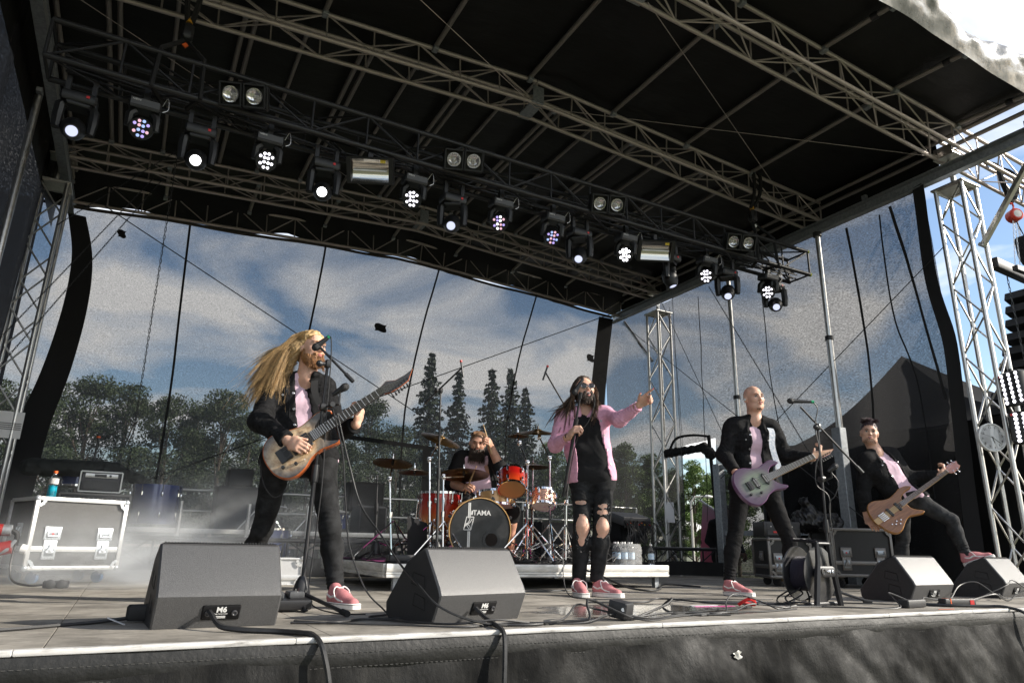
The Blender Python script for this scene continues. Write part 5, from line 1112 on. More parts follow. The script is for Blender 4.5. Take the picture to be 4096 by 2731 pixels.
# ---- singer
def make_singer():
    J = dict(PJ['S']); f = Fig(J, -away*.93+imr*.22+upz*.16, R(-3), 'singer in pink denim jacket and torn black jeans with arm stretched out', fat=.018)
    J = f.J; J['hipR'] = J['hipR']+upz*.09; J['hipL'] = J['hipL']+upz*.09
    F = f.field(); f.head(F, jaw=1.06); f.torso(F, -.012)
    for sd in 'RL': f.arm(F, sd, 0)
    f.legs(F, .002); f.hand(F, 'R', -away*.2+imr*.8, (1.0, 1.0, 1.0, 1.0), (.6, .4, .75), -1, 1.02, fw=upz*.55+imr*.45-away*.7)
    tips = f.hand(F, 'L', -upz*.6-away*.7, (.15, .95, 1.1, 1.1), (.6, .7, .3), 1, 1.02)
    bd = F.obj('body', f.skin, f.root); f.lips(f.root, .022)
    for p, d in tips: MB().ell(p+d*.001+upz*.004, (.0068, .0068, .005)).obj('nail', nailr, bd)
    # round sunglasses
    sg = thing('sunglasses', 'round dark sunglasses on the singer', 'sunglasses', tuple(f.hc))
    for q in (-1, 1):
        c = f.hp(q*.034, .103, -.001); MB().lathe([(.001, .004), (.022, .0015), (.0235, -.0015)], c, V(f.H[1]), 22).obj('lens', M('dark_lens', (.012, .012, .014), .08), sg)
        ring = [c+V(f.H[0])*.0245*math.cos(a)+V(f.H[2])*.0245*math.sin(a) for a in [i*6.2832/22 for i in range(23)]]; MB().path(ring, .0017, 5).obj('rim', chrome, sg)
        MB().path([f.hp(q*.058, .100, .004), f.hp(q*.078, .06, .004), f.hp(q*.086, -.01, .0)], .0016, 5).obj('temple', chrome, sg)
    MB().path([f.hp(-.011, .106, .004), f.hp(0, .112, .007), f.hp(.011, .106, .004)], .0016, 5).obj('nose_bridge', chrome, sg)
    shirt_of(f, blacktee, .004, .14, 0, 21, amp=.004, neck=.066)
    jk = open_jacket(f, pinkjacket, (.095, .135), .02, 1., .10, r=.93, seed=14, g=.015, amp=.005); jacket_trim(f, jk, (.095, .138), pinkjacket, .02, 1, 4, pockets=False)
    kr, kl = J['kneeR'], J['kneeL']; tw_ = -away; HR, HL = (J['hipR']+(kr-J['hipR'])*.42), (J['hipL']+(kl-J['hipL'])*.80)
    holes = [(kr+tw_*.07-upz*.01, (.068, .06, .115)), (kr+tw_*.075-upz*.12-imr*.012, (.05, .05, .075)), (kl+tw_*.07-upz*.005, (.062, .06, .085)), (kl+tw_*.07+upz*.115+imr*.018, (.046, .05, .016)), (kl+tw_*.075+upz*.170+imr*.022, (.040, .05, .020)), (HR+tw_*.090-upz*.02-imr*.01, (.032, .032, .009))]
    rg = random.Random(9); rough_ = []
    for c, r in holes:
        for _ in range(12):
            a = rg.uniform(0, 6.283); rough_.append((c+imr*r[0]*math.cos(a)*.88+upz*r[2]*math.sin(a)*.88, (rg.uniform(.008, .018), .05, rg.uniform(.006, .016))))
    jeans_of(f, jeans, g=.010, gc=.008, seed=16, top=.0, holes=holes+rough_)
    # frayed threads round the rips
    b = MB(); rg = random.Random(4)
    for c, r in holes:
        for _ in range(18):
            a = rg.uniform(0, 6.283); x, z = math.cos(a), math.sin(a); p = c+imr*r[0]*x*.93+upz*r[2]*z*.95; on = [None]
            for k_ in range(12):
                q = p+tw_*(.03-.008*k_); on[0] = q
            base = p-tw_*0; ln = rg.uniform(.008, .02); b.path([base, base-imr*x*ln*.6-upz*(abs(z)*ln*.4+.004)+tw_*rg.uniform(0, .01)], .0009, 3, cap=False)
    b.obj('frayed_threads', threadw, f.root)
    shoe(f, 'R', a3((3.262, 1.945, 0.)), a3((3.185, 1.70, 0.))); shoe(f, 'L', a3((3.375, 1.865, 0.)), a3((3.47, 1.60, 0.)))
    beard(f, dark, .022, 420, 13, thick=.002)
    h = scalp(f, dark, .010, .034, 13)
    def fn(rg):
        a = rg.uniform(-2.2, 2.2); el = rg.uniform(.1, 1.4); c = math.cos(el); sd = 1 if math.sin(a) > 0 else -1
        p = f.hc+f.H[0]*.086*c*math.sin(a)+f.H[1]*(-.02-.098*c*math.cos(a))+f.H[2]*(.030+.092*math.sin(el))
        s_ = -1 if (f.H[0]*sd) @ imr < 0 else 1
        m1 = f.hc+imr*s_*(.088+.02*rg.random())-away*rg.uniform(-.06, .06)-upz*.06
        if s_ < 0: e = f.hc-imr*(.11+.15*rg.random())-upz*(.22+.22*rg.random())-away*rg.uniform(-.02, .12)
        else: e = f.hc+imr*(.05+.06*rg.random())-upz*(.17+.20*rg.random())-away*rg.uniform(.0, .15)
        if rg.random() < .06: e = f.hc-imr*rg.uniform(.2, .34)-upz*rg.uniform(.12, .34)
        w = a3([rg.uniform(-1, 1) for _ in range(3)])*.022
        return [p, (p*.5+m1*.5)+imr*s_*.012, m1, m1*.45+e*.55+w, e+w*.4]
    locks('hair_strands', h, 95, 24, fn, [dark[0], dark[2], brown[0], brown[1]], (.0012, .0003), 18, .014, .010)
    bar('wristband', f.J['wrR']-unit(f.J['wrR']-f.J['elR'])*.004, f.J['wrR']+unit(f.J['wrR']-f.J['elR'])*.008, .031, blackcloth, f.root, 14)
    return f
# ---- bald guitarist
def make_bald():
    J = dict(PJ['B']); f = Fig(J, a3((-.246, -.963, .03)), R(-2), 'bald guitarist in black denim jacket standing behind the cable reel')
    J = f.J; J['hipR'] = J['hipR']+upz*.10; J['hipL'] = J['hipL']+upz*.10; J['ankL'] = J['ankL']+upz*.02
    F = f.field(); f.head(F, jaw=.96); f.torso(F, -.012)
    for sd in 'RL': f.arm(F, sd, 0)
    f.legs(F, -.006); f.hand(F, 'R', away-upz*.3, (.35, .45, .55, .6), (.75, .5, .4), -1); f.hand(F, 'L', -imr*.75+away*.4, (.85, .85, .8, .8), (.5, .3, .9), 1, fw=upz*.55+imr*.6-away*.3)
    F.obj('body', f.skin, f.root); f.eyes(f.root, brow=brown[0]); f.lips(f.root)
    strands('moustache', f.root, 160, lambda rg: (lambda x: [f.hp(x, .098, -.050), f.hp(x*1.15, .101, -.056), f.hp(x*1.3, .096, -.062)])(rg.uniform(-.024, .024)), [brown[1], skin], (.0011, .0005), 6, 5)
    strands('chin_stubble', f.root, 160, lambda rg: (lambda x, z: [f.hp(x, .082-abs(x)*.5, z), f.hp(x*1.05, .087-abs(x)*.5, z-.004), f.hp(x*1.1, .088-abs(x)*.5, z-.008)])(rg.uniform(-.026, .026), rg.uniform(-.118, -.092)), [brown[1]], (.0010, .0005), 6, 6)
    shirt_of(f, pinkshirt, .008, .10, 0, 31)
    jk = open_jacket(f, denim, (.045, .050), -.01, 1., .07, seed=24, g=.020); jacket_trim(f, jk, (.045, .050), denim, -.01, -1, 4)
    jeans_of(f, M('plain_black_denim', (.012, .012, .013), .85, 0, .3, 14, bump=.3, bscale=450, spec=.12), seed=26, top=.02)
    shoe(f, 'R', a3((4.642, 1.72, 0)), a3((4.715, 1.46, 0))); shoe(f, 'L', a3((5.265, 1.53, 0)), a3((5.21, 1.27, 0)))
    st_ = MB(); pts = spline([V(f.J['shL']-f.lat*.075+upz*.055+f.fw*.03), V(f.J['shL']-f.lat*.06+f.fw*.115-upz*.04), V(f.J['chest']+f.lat*.115+f.fw*.155-upz*.05), V(f.J['chest']+f.lat*.15+f.fw*.19-upz*.24), V((4.99, 1.25, 1.085))], 7); st_.add([p+V(f.lat)*q for p in pts for q in (-.027, .027)], [(2*i, 2*i+1, 2*i+3, 2*i+2) for i in range(len(pts)-1)]); st_.obj('strap', M('patterned_white_strap', (.68, .68, .70), .8, 0, 0, 55, col2=(.35, .42, .5)), f.root)
    MB().lathe([(.011, -.004), (.013, .006), (.006, .012)], f.hp(.084, -.008, -.014), V(f.H[0]), 10).obj('earpiece', whitepl, f.root); MB().ell(f.hp(.084, -.004, -.042), .004).obj('earring', chrome, f.root)
    return f
# ---- bassist
def make_bass():
    J = dict(PJ['BS']); f = Fig(J, a3((-.757, -.63, .02)), R(7), 'bassist with quiff leaning back with one foot up on a monitor')
    J = f.J; J['hipR'] = J['hipR']+upz*.03; J['wrR'] = J['wrR']+away*.16; J['elR'] = J['elR']+away*.05; J['knR'] = J['knR']+away*.14
    F = f.field(); f.head(F, jaw=1.02); f.torso(F, -.012)
    for sd in 'RL': f.arm(F, sd, 0)
    f.legs(F, -.006); f.hand(F, 'R', imr*.3+away*.8, (.45, .5, .55, .6), (.75, .4, .4), -1); f.hand(F, 'L', -imr*.75+away*.5, (.9, .9, .85, .8), (.5, .3, .9), 1, fw=upz*.55+imr*.5-away*.1)
    F.obj('body', f.skin, f.root); f.eyes(f.root, brow=dark[2]); f.lips(f.root, .006)
    shirt_of(f, pinkshirt, .008, .13, 0, 41, amp=.004)
    jk = open_jacket(f, denim, (.050, .095), .03, 1., .08, seed=34, g=.020); jacket_trim(f, jk, (.050, .095), denim, .03, -1, 3)
    jeans_of(f, jeansg, seed=36, top=.0)
    shoe(f, 'L', a3(J['heelL'])-upz*.005, a3(J['toeL'])-upz*.01, upv=(-.1, .25, 1)); shoe(f, 'R', a3((6.94, 1.63, 0)), a3((6.86, 1.38, 0)))
    F = Field(f.hc-.2, f.hc+.22, .005); F.ell(f.hp(0, -.016, .036), (.078, .100, .088), f.H.T, 0); F.cut(f.hp(0, .060, .055), unit(f.H[1]*.8-f.H[2]*.6), .01); F.cut(f.hp(0, 0, .012), -f.H[2], .01)
    F.cap(f.hp(0, .05, .11), f.hp(0, -.05, .125), .036, .034, .02); F.wrinkle(.004, 90, 3); h = F.obj('hair', plum[1], f.root)
    def fn(rg):
        x, y = rg.uniform(-.05, .05), rg.uniform(-.08, .07); p = f.hp(x, y, .105); e = f.hp(x*1.6+rg.uniform(-.02, .02), y*1.05+rg.uniform(-.01, .05), .122+rg.uniform(-.012, .026)); return [p, (p+e)/2+f.H[1]*.008, e]
    strands('hair_strands', h, 700, fn, [plum[0], plum[1], plum[2]], (.0030, .0008), 6, 8)
    strands('stubble', f.root, 700, lambda rg: (lambda a, z: [f.hp(.062*math.sin(a), .022+.066*math.cos(a), z), f.hp(.065*math.sin(a), .022+.069*math.cos(a), z-.003), f.hp(.066*math.sin(a), .022+.070*math.cos(a), z-.006)])(rg.uniform(-1.2, 1.2), rg.uniform(-.115, -.06)), [brown[0]], (.0005, .0003), 6, 5)
    MB().lathe([(.011, -.004), (.012, .006), (.005, .012)], f.hp(.084, -.008, -.014), V(f.H[0]), 10).obj('earpiece', blackpl, f.root)
    return f
# ---- drummer
def make_drummer():
    J = dict(PJ['D']); J['toeR'] = (2.93, 3.25, .22); f = Fig(J, -away*.97+imr*.08-upz*.20, R(4), 'bearded drummer in pink shirt and black overshirt seated behind the bass drum', fat=.03, skinm=skin2)
    J = f.J; J['ankR'] = a3((2.95, 3.42, .30)); J['ankL'] = a3((3.42, 3.34, .30))
    F = f.field(); f.head(F, jaw=1.1); f.torso(F, -.012)
    for sd in 'RL': f.arm(F, sd, .006, r=1.08)
    f.legs(F, -.004); f.hand(F, 'R', imr*.7-upz*.5, (1.0, 1.0, 1.0, 1.0), (.6, .4, .75), -1, 1.05); f.hand(F, 'L', -imr*.8+away*.3, (.95, 1., 1.05, 1.05), (.6, .4, .7), 1, 1.05)
    F.obj('body', f.skin, f.root); f.eyes(f.root, closed=True, brow=dark[2]); f.lips(f.root, .020)
    shirt_of(f, pinkshirt, .010, .10, .35, 51, amp=.004)
    open_jacket(f, blacktee, (.115, .135), .0, .10, .12, seed=44, g=.024, amp=.005)
    F = f.field(*f.box(['hipR', 'hipL', 'kneeR', 'kneeL', 'waist'], .2), h=.009); F.cap(J['hipR'], J['hipL'], .125, None, .05)
    for q in 'RL': F.cap(J['hip'+q], J['knee'+q], .105, .082, .04); F.cap(J['knee'+q], J['knee'+q]*.8+J['ank'+q]*.2, .080, .078, .03); F.cut(J['knee'+q]*.75+J['ank'+q]*.25, unit(J['ank'+q]-J['knee'+q]), .004, J['ank'+q]*.5+J['knee'+q]*.5, .16)
    F.wrinkle(.004, 18, 9); F.obj('shorts', blacktee, f.root)
    shoe(f, 'L', a3((3.43, 3.40, .215)), a3((3.36, 3.14, .215))); shoe(f, 'R', a3((2.96, 3.48, .215)), a3((2.93, 3.22, .215)))
    beard(f, dark, .055, 700, 23, thick=.014)
    h = scalp(f, brown, .006, .056, 23, .002)
    MB().ell(f.hp(0, -.13, .02), .035).obj('hair_bun', brown[0], f.root)
    strands('hair_strands', h, 520, lambda rg: (lambda a: [f.hp(.070*math.sin(a), .046, .062+.040*math.cos(a)), f.hp(.083*math.sin(a), -.02, .078+.049*math.cos(a)), f.hp(.05*math.sin(a), -.125, .02)])(rg.uniform(-1.5, 1.5)), brown, (.0018, .001), 6, 7)
    wood = M('hickory_stick', (.50, .33, .17), .5)
    for k_, lab in (('L', 'drumstick raised beside the head of the drummer'), ('R', 'drumstick held low in the right hand of the drummer')):
        a, b = V(J['stick'+k_+'a']), V(J['stick'+k_+'b']); d = (b-a).normalized(); tag(MB().path([a-d*.05, a, b-d*.08, b-d*.02, b-d*.012, b], [.0075, .0078, .0070, .0035, .0052, .003], 8).obj('drumstick', wood), lab, 'drumstick', 'drumsticks in use')
    return f
FIGS = [make_g1(), make_singer(), make_bald(), make_bass(), make_drummer()]
# ------------------------------------------------------------------ drum riser and drum kit
def b_alu_side(N, P, co):
    c = ramp(N, nz(N, co, 6, 5, (1, 1, 5)), [(.3, (.48, .47, .44)), (.6, (.74, .73, .70))]); N.links.new(c, P.inputs['Base Color']); P.inputs['Roughness'].default_value = .45; P.inputs['Metallic'].default_value = .35
alu_side = geomat('scuffed_aluminium_profile', b_alu_side)
RX0, RX1, RY0, RY1, RZ = 1.93, 4.86, 2.70, 4.75, .215
ri = thing('drum_riser', 'low drum riser with pale aluminium edges and black top behind the singer', 'riser', (3.4, 3.7, 0))
blackply = M('black_plywood', (.022, .021, .020), .7, 0, .4, 12)
for i in range(3):
    for j in range(2):
        x0 = RX0+(RX1-RX0)/3*i; y0 = RY0+(RY1-RY0)/2*j; MB().box((x0+(RX1-RX0)/6, y0+(RY1-RY0)/4, RZ-.009), ((RX1-RX0)/3-.012, (RY1-RY0)/2-.012, .018)).obj('deck_panel', blackply, ri, smooth=0)
for z0, z1, o in ((.150, .213, 0), (.128, .148, .006), (.105, .126, 0)):
    MB().box(((RX0+RX1)/2, RY0-.012+o, (z0+z1)/2), (RX1-RX0+.02, .03, z1-z0), bev=.003).obj('edge_profile', alu_side, ri); MB().box((RX0-.012+o, (RY0+RY1)/2+.012, (z0+z1)/2), (.03, RY1-RY0, z1-z0), bev=.003).obj('edge_profile', alu_side, ri)
    MB().box((RX1+.012-o, (RY0+RY1)/2+.012, (z0+z1)/2), (.03, RY1-RY0, z1-z0), bev=.003).obj('edge_profile', alu_side, ri)
for x, y in ((RX0+.10, RY0+.06), (RX1-.1, RY0+.06), (3.4, RY0+.9), (RX0+.1, RY1-.1), (RX1-.1, RY1-.1)): MB().box((x, y, .055), (.05, .05, .11)).obj('leg', steel, ri)
def b_rug(N, P, co):
    k = ramp(N, nz(N, co, 4.2, 2), [(.47, (.22, .015, .13)), (.5, (.015, .013, .016))]); N.links.new(k, P.inputs['Base Color']); P.inputs['Roughness'].default_value = .95
rug = MB().grid(lambda u, v: (1.97+2.0*u, 2.98+1.5*v, RZ+.006+.010*abs(mnoise.noise(V((u*9, v*9, 0))))), 50, 20); tag(rug.obj('rug', geomat('pink_black_rug', b_rug), smooth=180), 'pink and black patterned rug under the drum kit', 'rug')

def shellmat(name, top, mid, bot, axis=2):
    m = bpy.data.materials.new(name); m.use_nodes = True; N = m.node_tree; P = N.nodes['Principled BSDF']; t = N.nodes.new('ShaderNodeTexCoord'); sp = N.nodes.new('ShaderNodeSeparateXYZ'); N.links.new(t.outputs['Generated'], sp.inputs[0])
    N.links.new(ramp(N, sp.outputs[axis], [(.12, bot), (.45, mid), (.8, top)]), P.inputs['Base Color']); P.inputs['Roughness'].default_value = .15; P.inputs['Coat Weight'].default_value = 1; MATS[name] = m; return m
burst = shellmat('red_amber_fade', (.30, .008, .006), (.44, .055, .010), (.58, .27, .06))
skinw = M('drum_head', (.6, .58, .54), .5); skinb = M('black_drum_head', (.022, .022, .023), .38, 0, .5, 9, bump=.05)
brass = M('cymbal_brass', (.34, .21, .09), .30, 1., .2, 30, stretch=(1, 1, 1)); copper = M('hammered_copper', (.62, .36, .26), .28, 1., .2, 40, bump=.6, bscale=70); goldsh = M('gold_shell', (.60, .36, .15), .3, .3, coat=.5)
def drum(name, lab, c, r, dep, axis, shell, lugs=8, grp='drums of the red kit', heads=(skinw, skinw), hoop=chrome, hoopw=.012):
    """drum centred on c with its playing head towards +axis"""
    c = V(c); a = V(axis).normalized(); x, y, z = frame(a); t = thing(name, lab, 'drum', c, grp)
    MB().lathe([(r, -dep/2), (r, dep/2)], c, a, 40, capa=False, capb=False).obj('shell', shell, t)
    for s_, hm in ((1, heads[0]), (-1, heads[1])):
        MB().lathe([(.001, s_*(dep/2+.004)), (r*.97, s_*(dep/2+.004)), (r*1.005, s_*(dep/2-.004))], c, a, 40).obj('head', hm, t)
        MB().lathe([(r*1.005, s_*(dep/2-hoopw)), (r*1.035, s_*(dep/2-hoopw)), (r*1.035, s_*(dep/2+.010)), (r*1.005, s_*(dep/2+.010)), (r*1.005, s_*(dep/2-hoopw))], c, a, 40, capa=False, capb=False).obj('hoop', hoop, t)
    for k in range(lugs):
        an = 6.2832*k/lugs+.2; d = x*math.cos(an)+y*math.sin(an)
        for s_ in (1, -1): MB().box(c+d*(r+.012)+a*(s_*dep*.27), (.022, .022, .05), Matrix((x*math.cos(an)+y*math.sin(an), a.cross(x*math.cos(an)+y*math.sin(an)), a)).transposed(), bev=.006).tube(c+d*(r+.020)+a*(s_*dep*.27), c+d*(r+.020)+a*(s_*(dep/2+.006)), .0035, n=6).obj('lug', chrome, t)
    return t
kax = V((-.473*.965+.881*.22, -.881*.965-.473*.22, 0)).normalized()
kc = V((2.895, 2.975, .505)); KR = .283
kd = drum('bass_drum', 'large black-fronted bass drum with white stripe facing the audience', kc-kax*.19, KR, .40, kax, burst, 8, heads=(skinb, skinw), hoop=M('gold_maple_hoop', (.52, .30, .10), .3, 0, .1, 12, coat=.5), hoopw=.040)
kx = V((0, 0, 1)).cross(kax).normalized(); kz = V((0, 0, 1))
def kp(x, z, o=.0): return kc+kax*(.016+o)+kx*x+kz*z
def kquad(pts, name, m, par, o=.0): q = [kp(x, z, o) for x, z in pts]; MB().add(q+[p-kax*.002 for p in q], [tuple(range(len(q)))]+[(i, i+len(q), (i+1) % len(q)+len(q), (i+1) % len(q)) for i in range(len(q))]).obj(name, m, par, smooth=0)
wprint = M('white_print', (.70, .70, .69), .5)
for x0, x1 in ((-.118, -.108), (-.105, -.094)):
    kquad([(x0, .105), (x1, .105), (x1, .245), (x0, .240)], 'printed_stripe', wprint, kd); kquad([(x0, -.25), (x1, -.255), (x1, -.012), (x0, -.012)], 'printed_stripe', wprint, kd)
lg = [(-.155, .0), (-.088, .0), (-.062, .115), (-.130, .115)]
for i in range(4):
    a, b = V(lg[i]), V(lg[(i+1) % 4]); n_ = V((-(b-a).y, (b-a).x)).normalized()*.0035; kquad([a-n_, b-n_, b+n_, a+n_], 'printed_emblem', wprint, kd)
for pts in ([(-.140, .045), (-.118, .052), (-.095, .070), (-.078, .100)], [(-.145, .030), (-.118, .062), (-.105, .080), (-.098, .112)], [(-.138, .052), (-.115, .046), (-.098, .030), (-.092, .005)], [(-.132, .06), (-.122, .03), (-.108, .012), (-.10, .0)]):
    sp = spline([V((x, z, 0)) for x, z in pts], 4)
    for p0, p1 in zip(sp[:-1], sp[1:]): n_ = V((-(p1-p0).y, (p1-p0).x)).normalized()*.003; kquad([(p0.x-n_.x, p0.y-n_.y), (p1.x-n_.x, p1.y-n_.y), (p1.x+n_.x, p1.y+n_.y), (p0.x+n_.x, p0.y+n_.y)], 'printed_emblem', wprint, kd)
text('TAMA', .062, wprint, mtx(kp(.010, .152, .001), kx, kz), kd, bold=.022); kquad([(-.092, .135), (-.075, .135), (-.070, .172), (-.086, .172)], 'printed_emblem', wprint, kd)
MB().lathe([(.058, 0), (.082, 0), (.082, .006), (.058, .006)], kp(.105, -.085, .0), kax, 30, capa=False, capb=False).obj('port_ring', blackpl, kd); MB().lathe([(.001, .0), (.058, .0)], kp(.105, -.085, .002), kax, 30).obj('port_hole', M('drum_inside', (.03, .022, .018), .8), kd)
for k in range(8):
    an = 6.2832*k/8+.39; d = kx*math.cos(an)+kz*math.sin(an); MB().box(kc-kax*.005+d*(KR+.022), (.035, .03, .03), Matrix((d, kax.cross(d), kax)).transposed(), bev=.006).obj('claw', blackmetal, kd)
for s_ in (-1, 1): MB().path([kc-kax*.12+kx*s_*(KR-.03)-kz*.1, kc+kax*.02+kx*s_*(KR+.08)-kz*.285], [.009, .007], 8).obj('spur', blackmetal, kd)
drum('floor_tom', 'deep red to amber floor tom left of the bass drum', (2.70, 3.50, .675), .20, .36, (0, 0, 1), burst, 8)
for an in (.3, 2.4, 4.5): tl = bar('leg', (2.70+.23*math.cos(an), 3.5+.23*math.sin(an), .80), (2.70+.26*math.cos(an), 3.5+.26*math.sin(an), RZ), .007, chrome, bpy.data.objects['floor_tom'])
drum('rack_tom', 'small tilted red to gold tom above the snare', (3.22, 2.97, .965), .128, .19, (.30, .60, .95), burst, 6, heads=(skinw, M('amber_drum_head', (.42, .22, .085), .35, coat=.4)))
drum('snare_drum', 'gold-shelled snare drum beside the seated drummer', (3.17, 3.22, .80), .178, .13, (.05, .15, 1), goldsh, 8)
drum('snare_drum', 'small hammered copper snare on the right of the kit', (3.56, 2.95, .815), .112, .14, (.2, .3, 1), copper, 6)
def cymbal(lab, c, r, n, bell=.03, grp='cymbals of the red kit', m=brass, name='cymbal'):
    t = thing(name, lab, 'cymbal', c, grp); c = V(c); n = V(n).normalized()
    MB().lathe([(r, -.022*r/.2), (r*.75, -.008), (r*.45, .003), (r*.22, .009), (r*.19, .018), (r*.10, .027), (.006, .029), (.006, .027), (r*.19, .015), (r*.45, .001), (r*.75, -.010), (r, -.024*r/.2)], c, n, 44, capa=False, capb=False).obj('disc', m, t)
    MB().tube(c+n*.02, c+n*.055, .010, n=10).tube(c+n*.05, c+n*.08, .005, n=8).obj('wing_nut', chrome, t); MB().tube(c-n*.03, c+n*.02, .014, n=10).obj('felt', blackpl, t); return t
def stand(lab, base, top, joints, r=.013, spread=.30, h=.36, rot=0., m=chrome, grp='chrome cymbal stands', legs=3, feet=True, name='cymbal_stand'):
    """tripod stand: base on the floor, main tube to top, then a boom through joints"""
    base, top = V(base), V(top); t = thing(name, lab, 'stand', base, grp)
    mid = base.lerp(top, .55); MB().tube(base+V((0, 0, .04)), mid, r).obj('lower_tube', m, t); MB().tube(mid, top, r*.72).obj('upper_tube', m, t); MB().tube(mid-V((0, 0, .02)), mid+V((0, 0, .03)), r*1.7).obj('collar', m, t)
    for k in range(legs):
        a = rot+6.2832*k/legs; d = V((math.cos(a), math.sin(a), 0)); f = base+d*spread
        lg_ = MB().path([base+V((0, 0, h)), f+V((0, 0, .05)), f+V((0, 0, .012))+d*.02], r*.62, 6).path([base+V((0, 0, .12)), base.lerp(f, .52)+V((0, 0, h*.52))], r*.45, 5).obj('leg', m, t)
        if feet: MB().ell(f+V((0, 0, .018))+d*.015, (.02, .02, .018), n=8, k=6).obj('rubber_foot', rubber, lg_)
    p = top
    for q in joints:
        q = V(q); MB().tube(p, q, r*.55).obj('boom', m, t); MB().ell(p, r*1.7, n=10, k=6).box(p, (r*2.6, r*1.6, r*4.2), bev=.004).obj('joint', m, t); p = q
    return t
cymbal('high bronze crash cymbal on the left of the kit', (2.66, 3.44, 1.39), .205, (.15, -.42, .9)); cymbal('low dark crash cymbal at the far left of the kit', (2.28, 3.76, 1.16), .200, (.10, .12, .98)); cymbal('half-hidden hi-hat cymbal left of the drummer', (2.51, 3.74, 1.08), .165, (.0, .06, 1)); cymbal('large ride cymbal in front of the drummer', (2.89, 3.37, 1.06), .250, (.05, .16, 1)); cymbal('bronze crash cymbal behind the singer', (3.61, 3.15, 1.51), .185, (-.10, -.22, .96)); cymbal('small splash cymbal on the right of the kit', (3.38, 3.16, 1.45), .11, (0, .05, 1)); cymbal('hi-hat pair low on the right of the kit', (3.62, 3.26, 1.17), .165, (0, .04, 1))
stand('left chrome stand carrying the low crash', (2.19, 3.35, RZ), (2.14, 3.40, .95), [(2.28, 3.76, 1.13)], rot=.5, spread=.34); stand('chrome stand carrying the high crash', (2.52, 3.23, RZ), (2.49, 3.30, 1.15), [(2.60, 3.40, 1.30), (2.66, 3.44, 1.37)], rot=.2, spread=.34); stand('chrome stand with red tape carrying splash and rack tom', (3.33, 2.86, RZ), (3.37, 2.94, 1.15), [(3.37, 3.10, 1.36), (3.38, 3.16, 1.43)], rot=.9, spread=.30); stand('rightmost tall chrome stand carrying the crash', (3.58, 2.85, RZ), (3.62, 2.93, 1.21), [(3.60, 3.10, 1.44), (3.61, 3.15, 1.49)], rot=.1, spread=.30); stand('hi-hat stand at the right of the kit', (3.58, 3.20, RZ), (3.62, 3.26, 1.16), [], rot=1.4); stand('low chrome stand behind the legs of the singer', (3.72, 2.80, RZ), (3.73, 2.80, .78), [(3.56, 2.95, .74)], rot=.7, spread=.24); stand('chrome arm stand carrying the ride cymbal', (2.60, 3.12, RZ), (2.58, 3.15, .98), [(2.89, 3.37, 1.02)], rot=1.0, spread=.28)
MB().tube((3.345, 2.88, .46), (3.36, 2.92, .62), .0145).obj('red_tape', redpl, [o for o in COL.objects if o.get('label') == 'chrome stand with red tape carrying splash and rack tom'][0])
ds = thing('drum_stool', 'round black drum stool under the drummer', 'stool', (3.25, 3.78, RZ)); MB().lathe([(.16, 0), (.17, .03), (.165, .08), (.1, .095)], (3.25, 3.76, .63), n=24).obj('seat', blackcloth, ds); MB().tube((3.25, 3.76, .3), (3.25, 3.76, .64), .016).obj('post', chrome, ds)
for k in range(3): a = k*2.094; bar('leg', (3.25, 3.76, .45), (3.25+.25*math.cos(a), 3.76+.25*math.sin(a), RZ), .01, chrome, ds)
tag(MB().grid(lambda u, v: V((2.30+.20*u, 3.30-.06*v, .62-.40*v-.06*u)), 6, 6).obj('black_cloth', blackcloth), 'black cloth bag hanging from the left cymbal stand', 'cloth')
# black microphones and stands round the kit
def micbody(o, a, b, ball=.024, m=blackpl, body='microphone', lab=None, grp=None, shape='vocal', ringm=None):
    """hand-held microphone: ball end a, cable end b"""
    a, b = V(a), V(b); d = (b-a).normalized(); L_ = (b-a).length; t = thing(body, lab, 'microphone', a, grp)
    if shape == 'vocal':
        MB().lathe([(.004, -.022), (.016, -.018), (.024, -.004), (.0255, .008), (.022, .024), (.019, .030)], a, d, 18).obj('grille', M('mic_grille', (.035, .035, .037), .55, .4, bump=.5, bscale=900), t)
        MB().lathe([(.020, .030), (.018, .045), (.0125, L_*.85), (.011, L_)], a, d, 16).obj('handle', m, t)
    else: MB().lathe([(.009, 0), (.0095, .004), (.0095, L_*.9), (.007, L_)], a, d, 14).obj('barrel', m, t)
    if ringm: MB().lathe([(.0125, L_*.93), (.0125, L_*1.05)], a, d, 12).obj('plug', ringm, t)
    return t
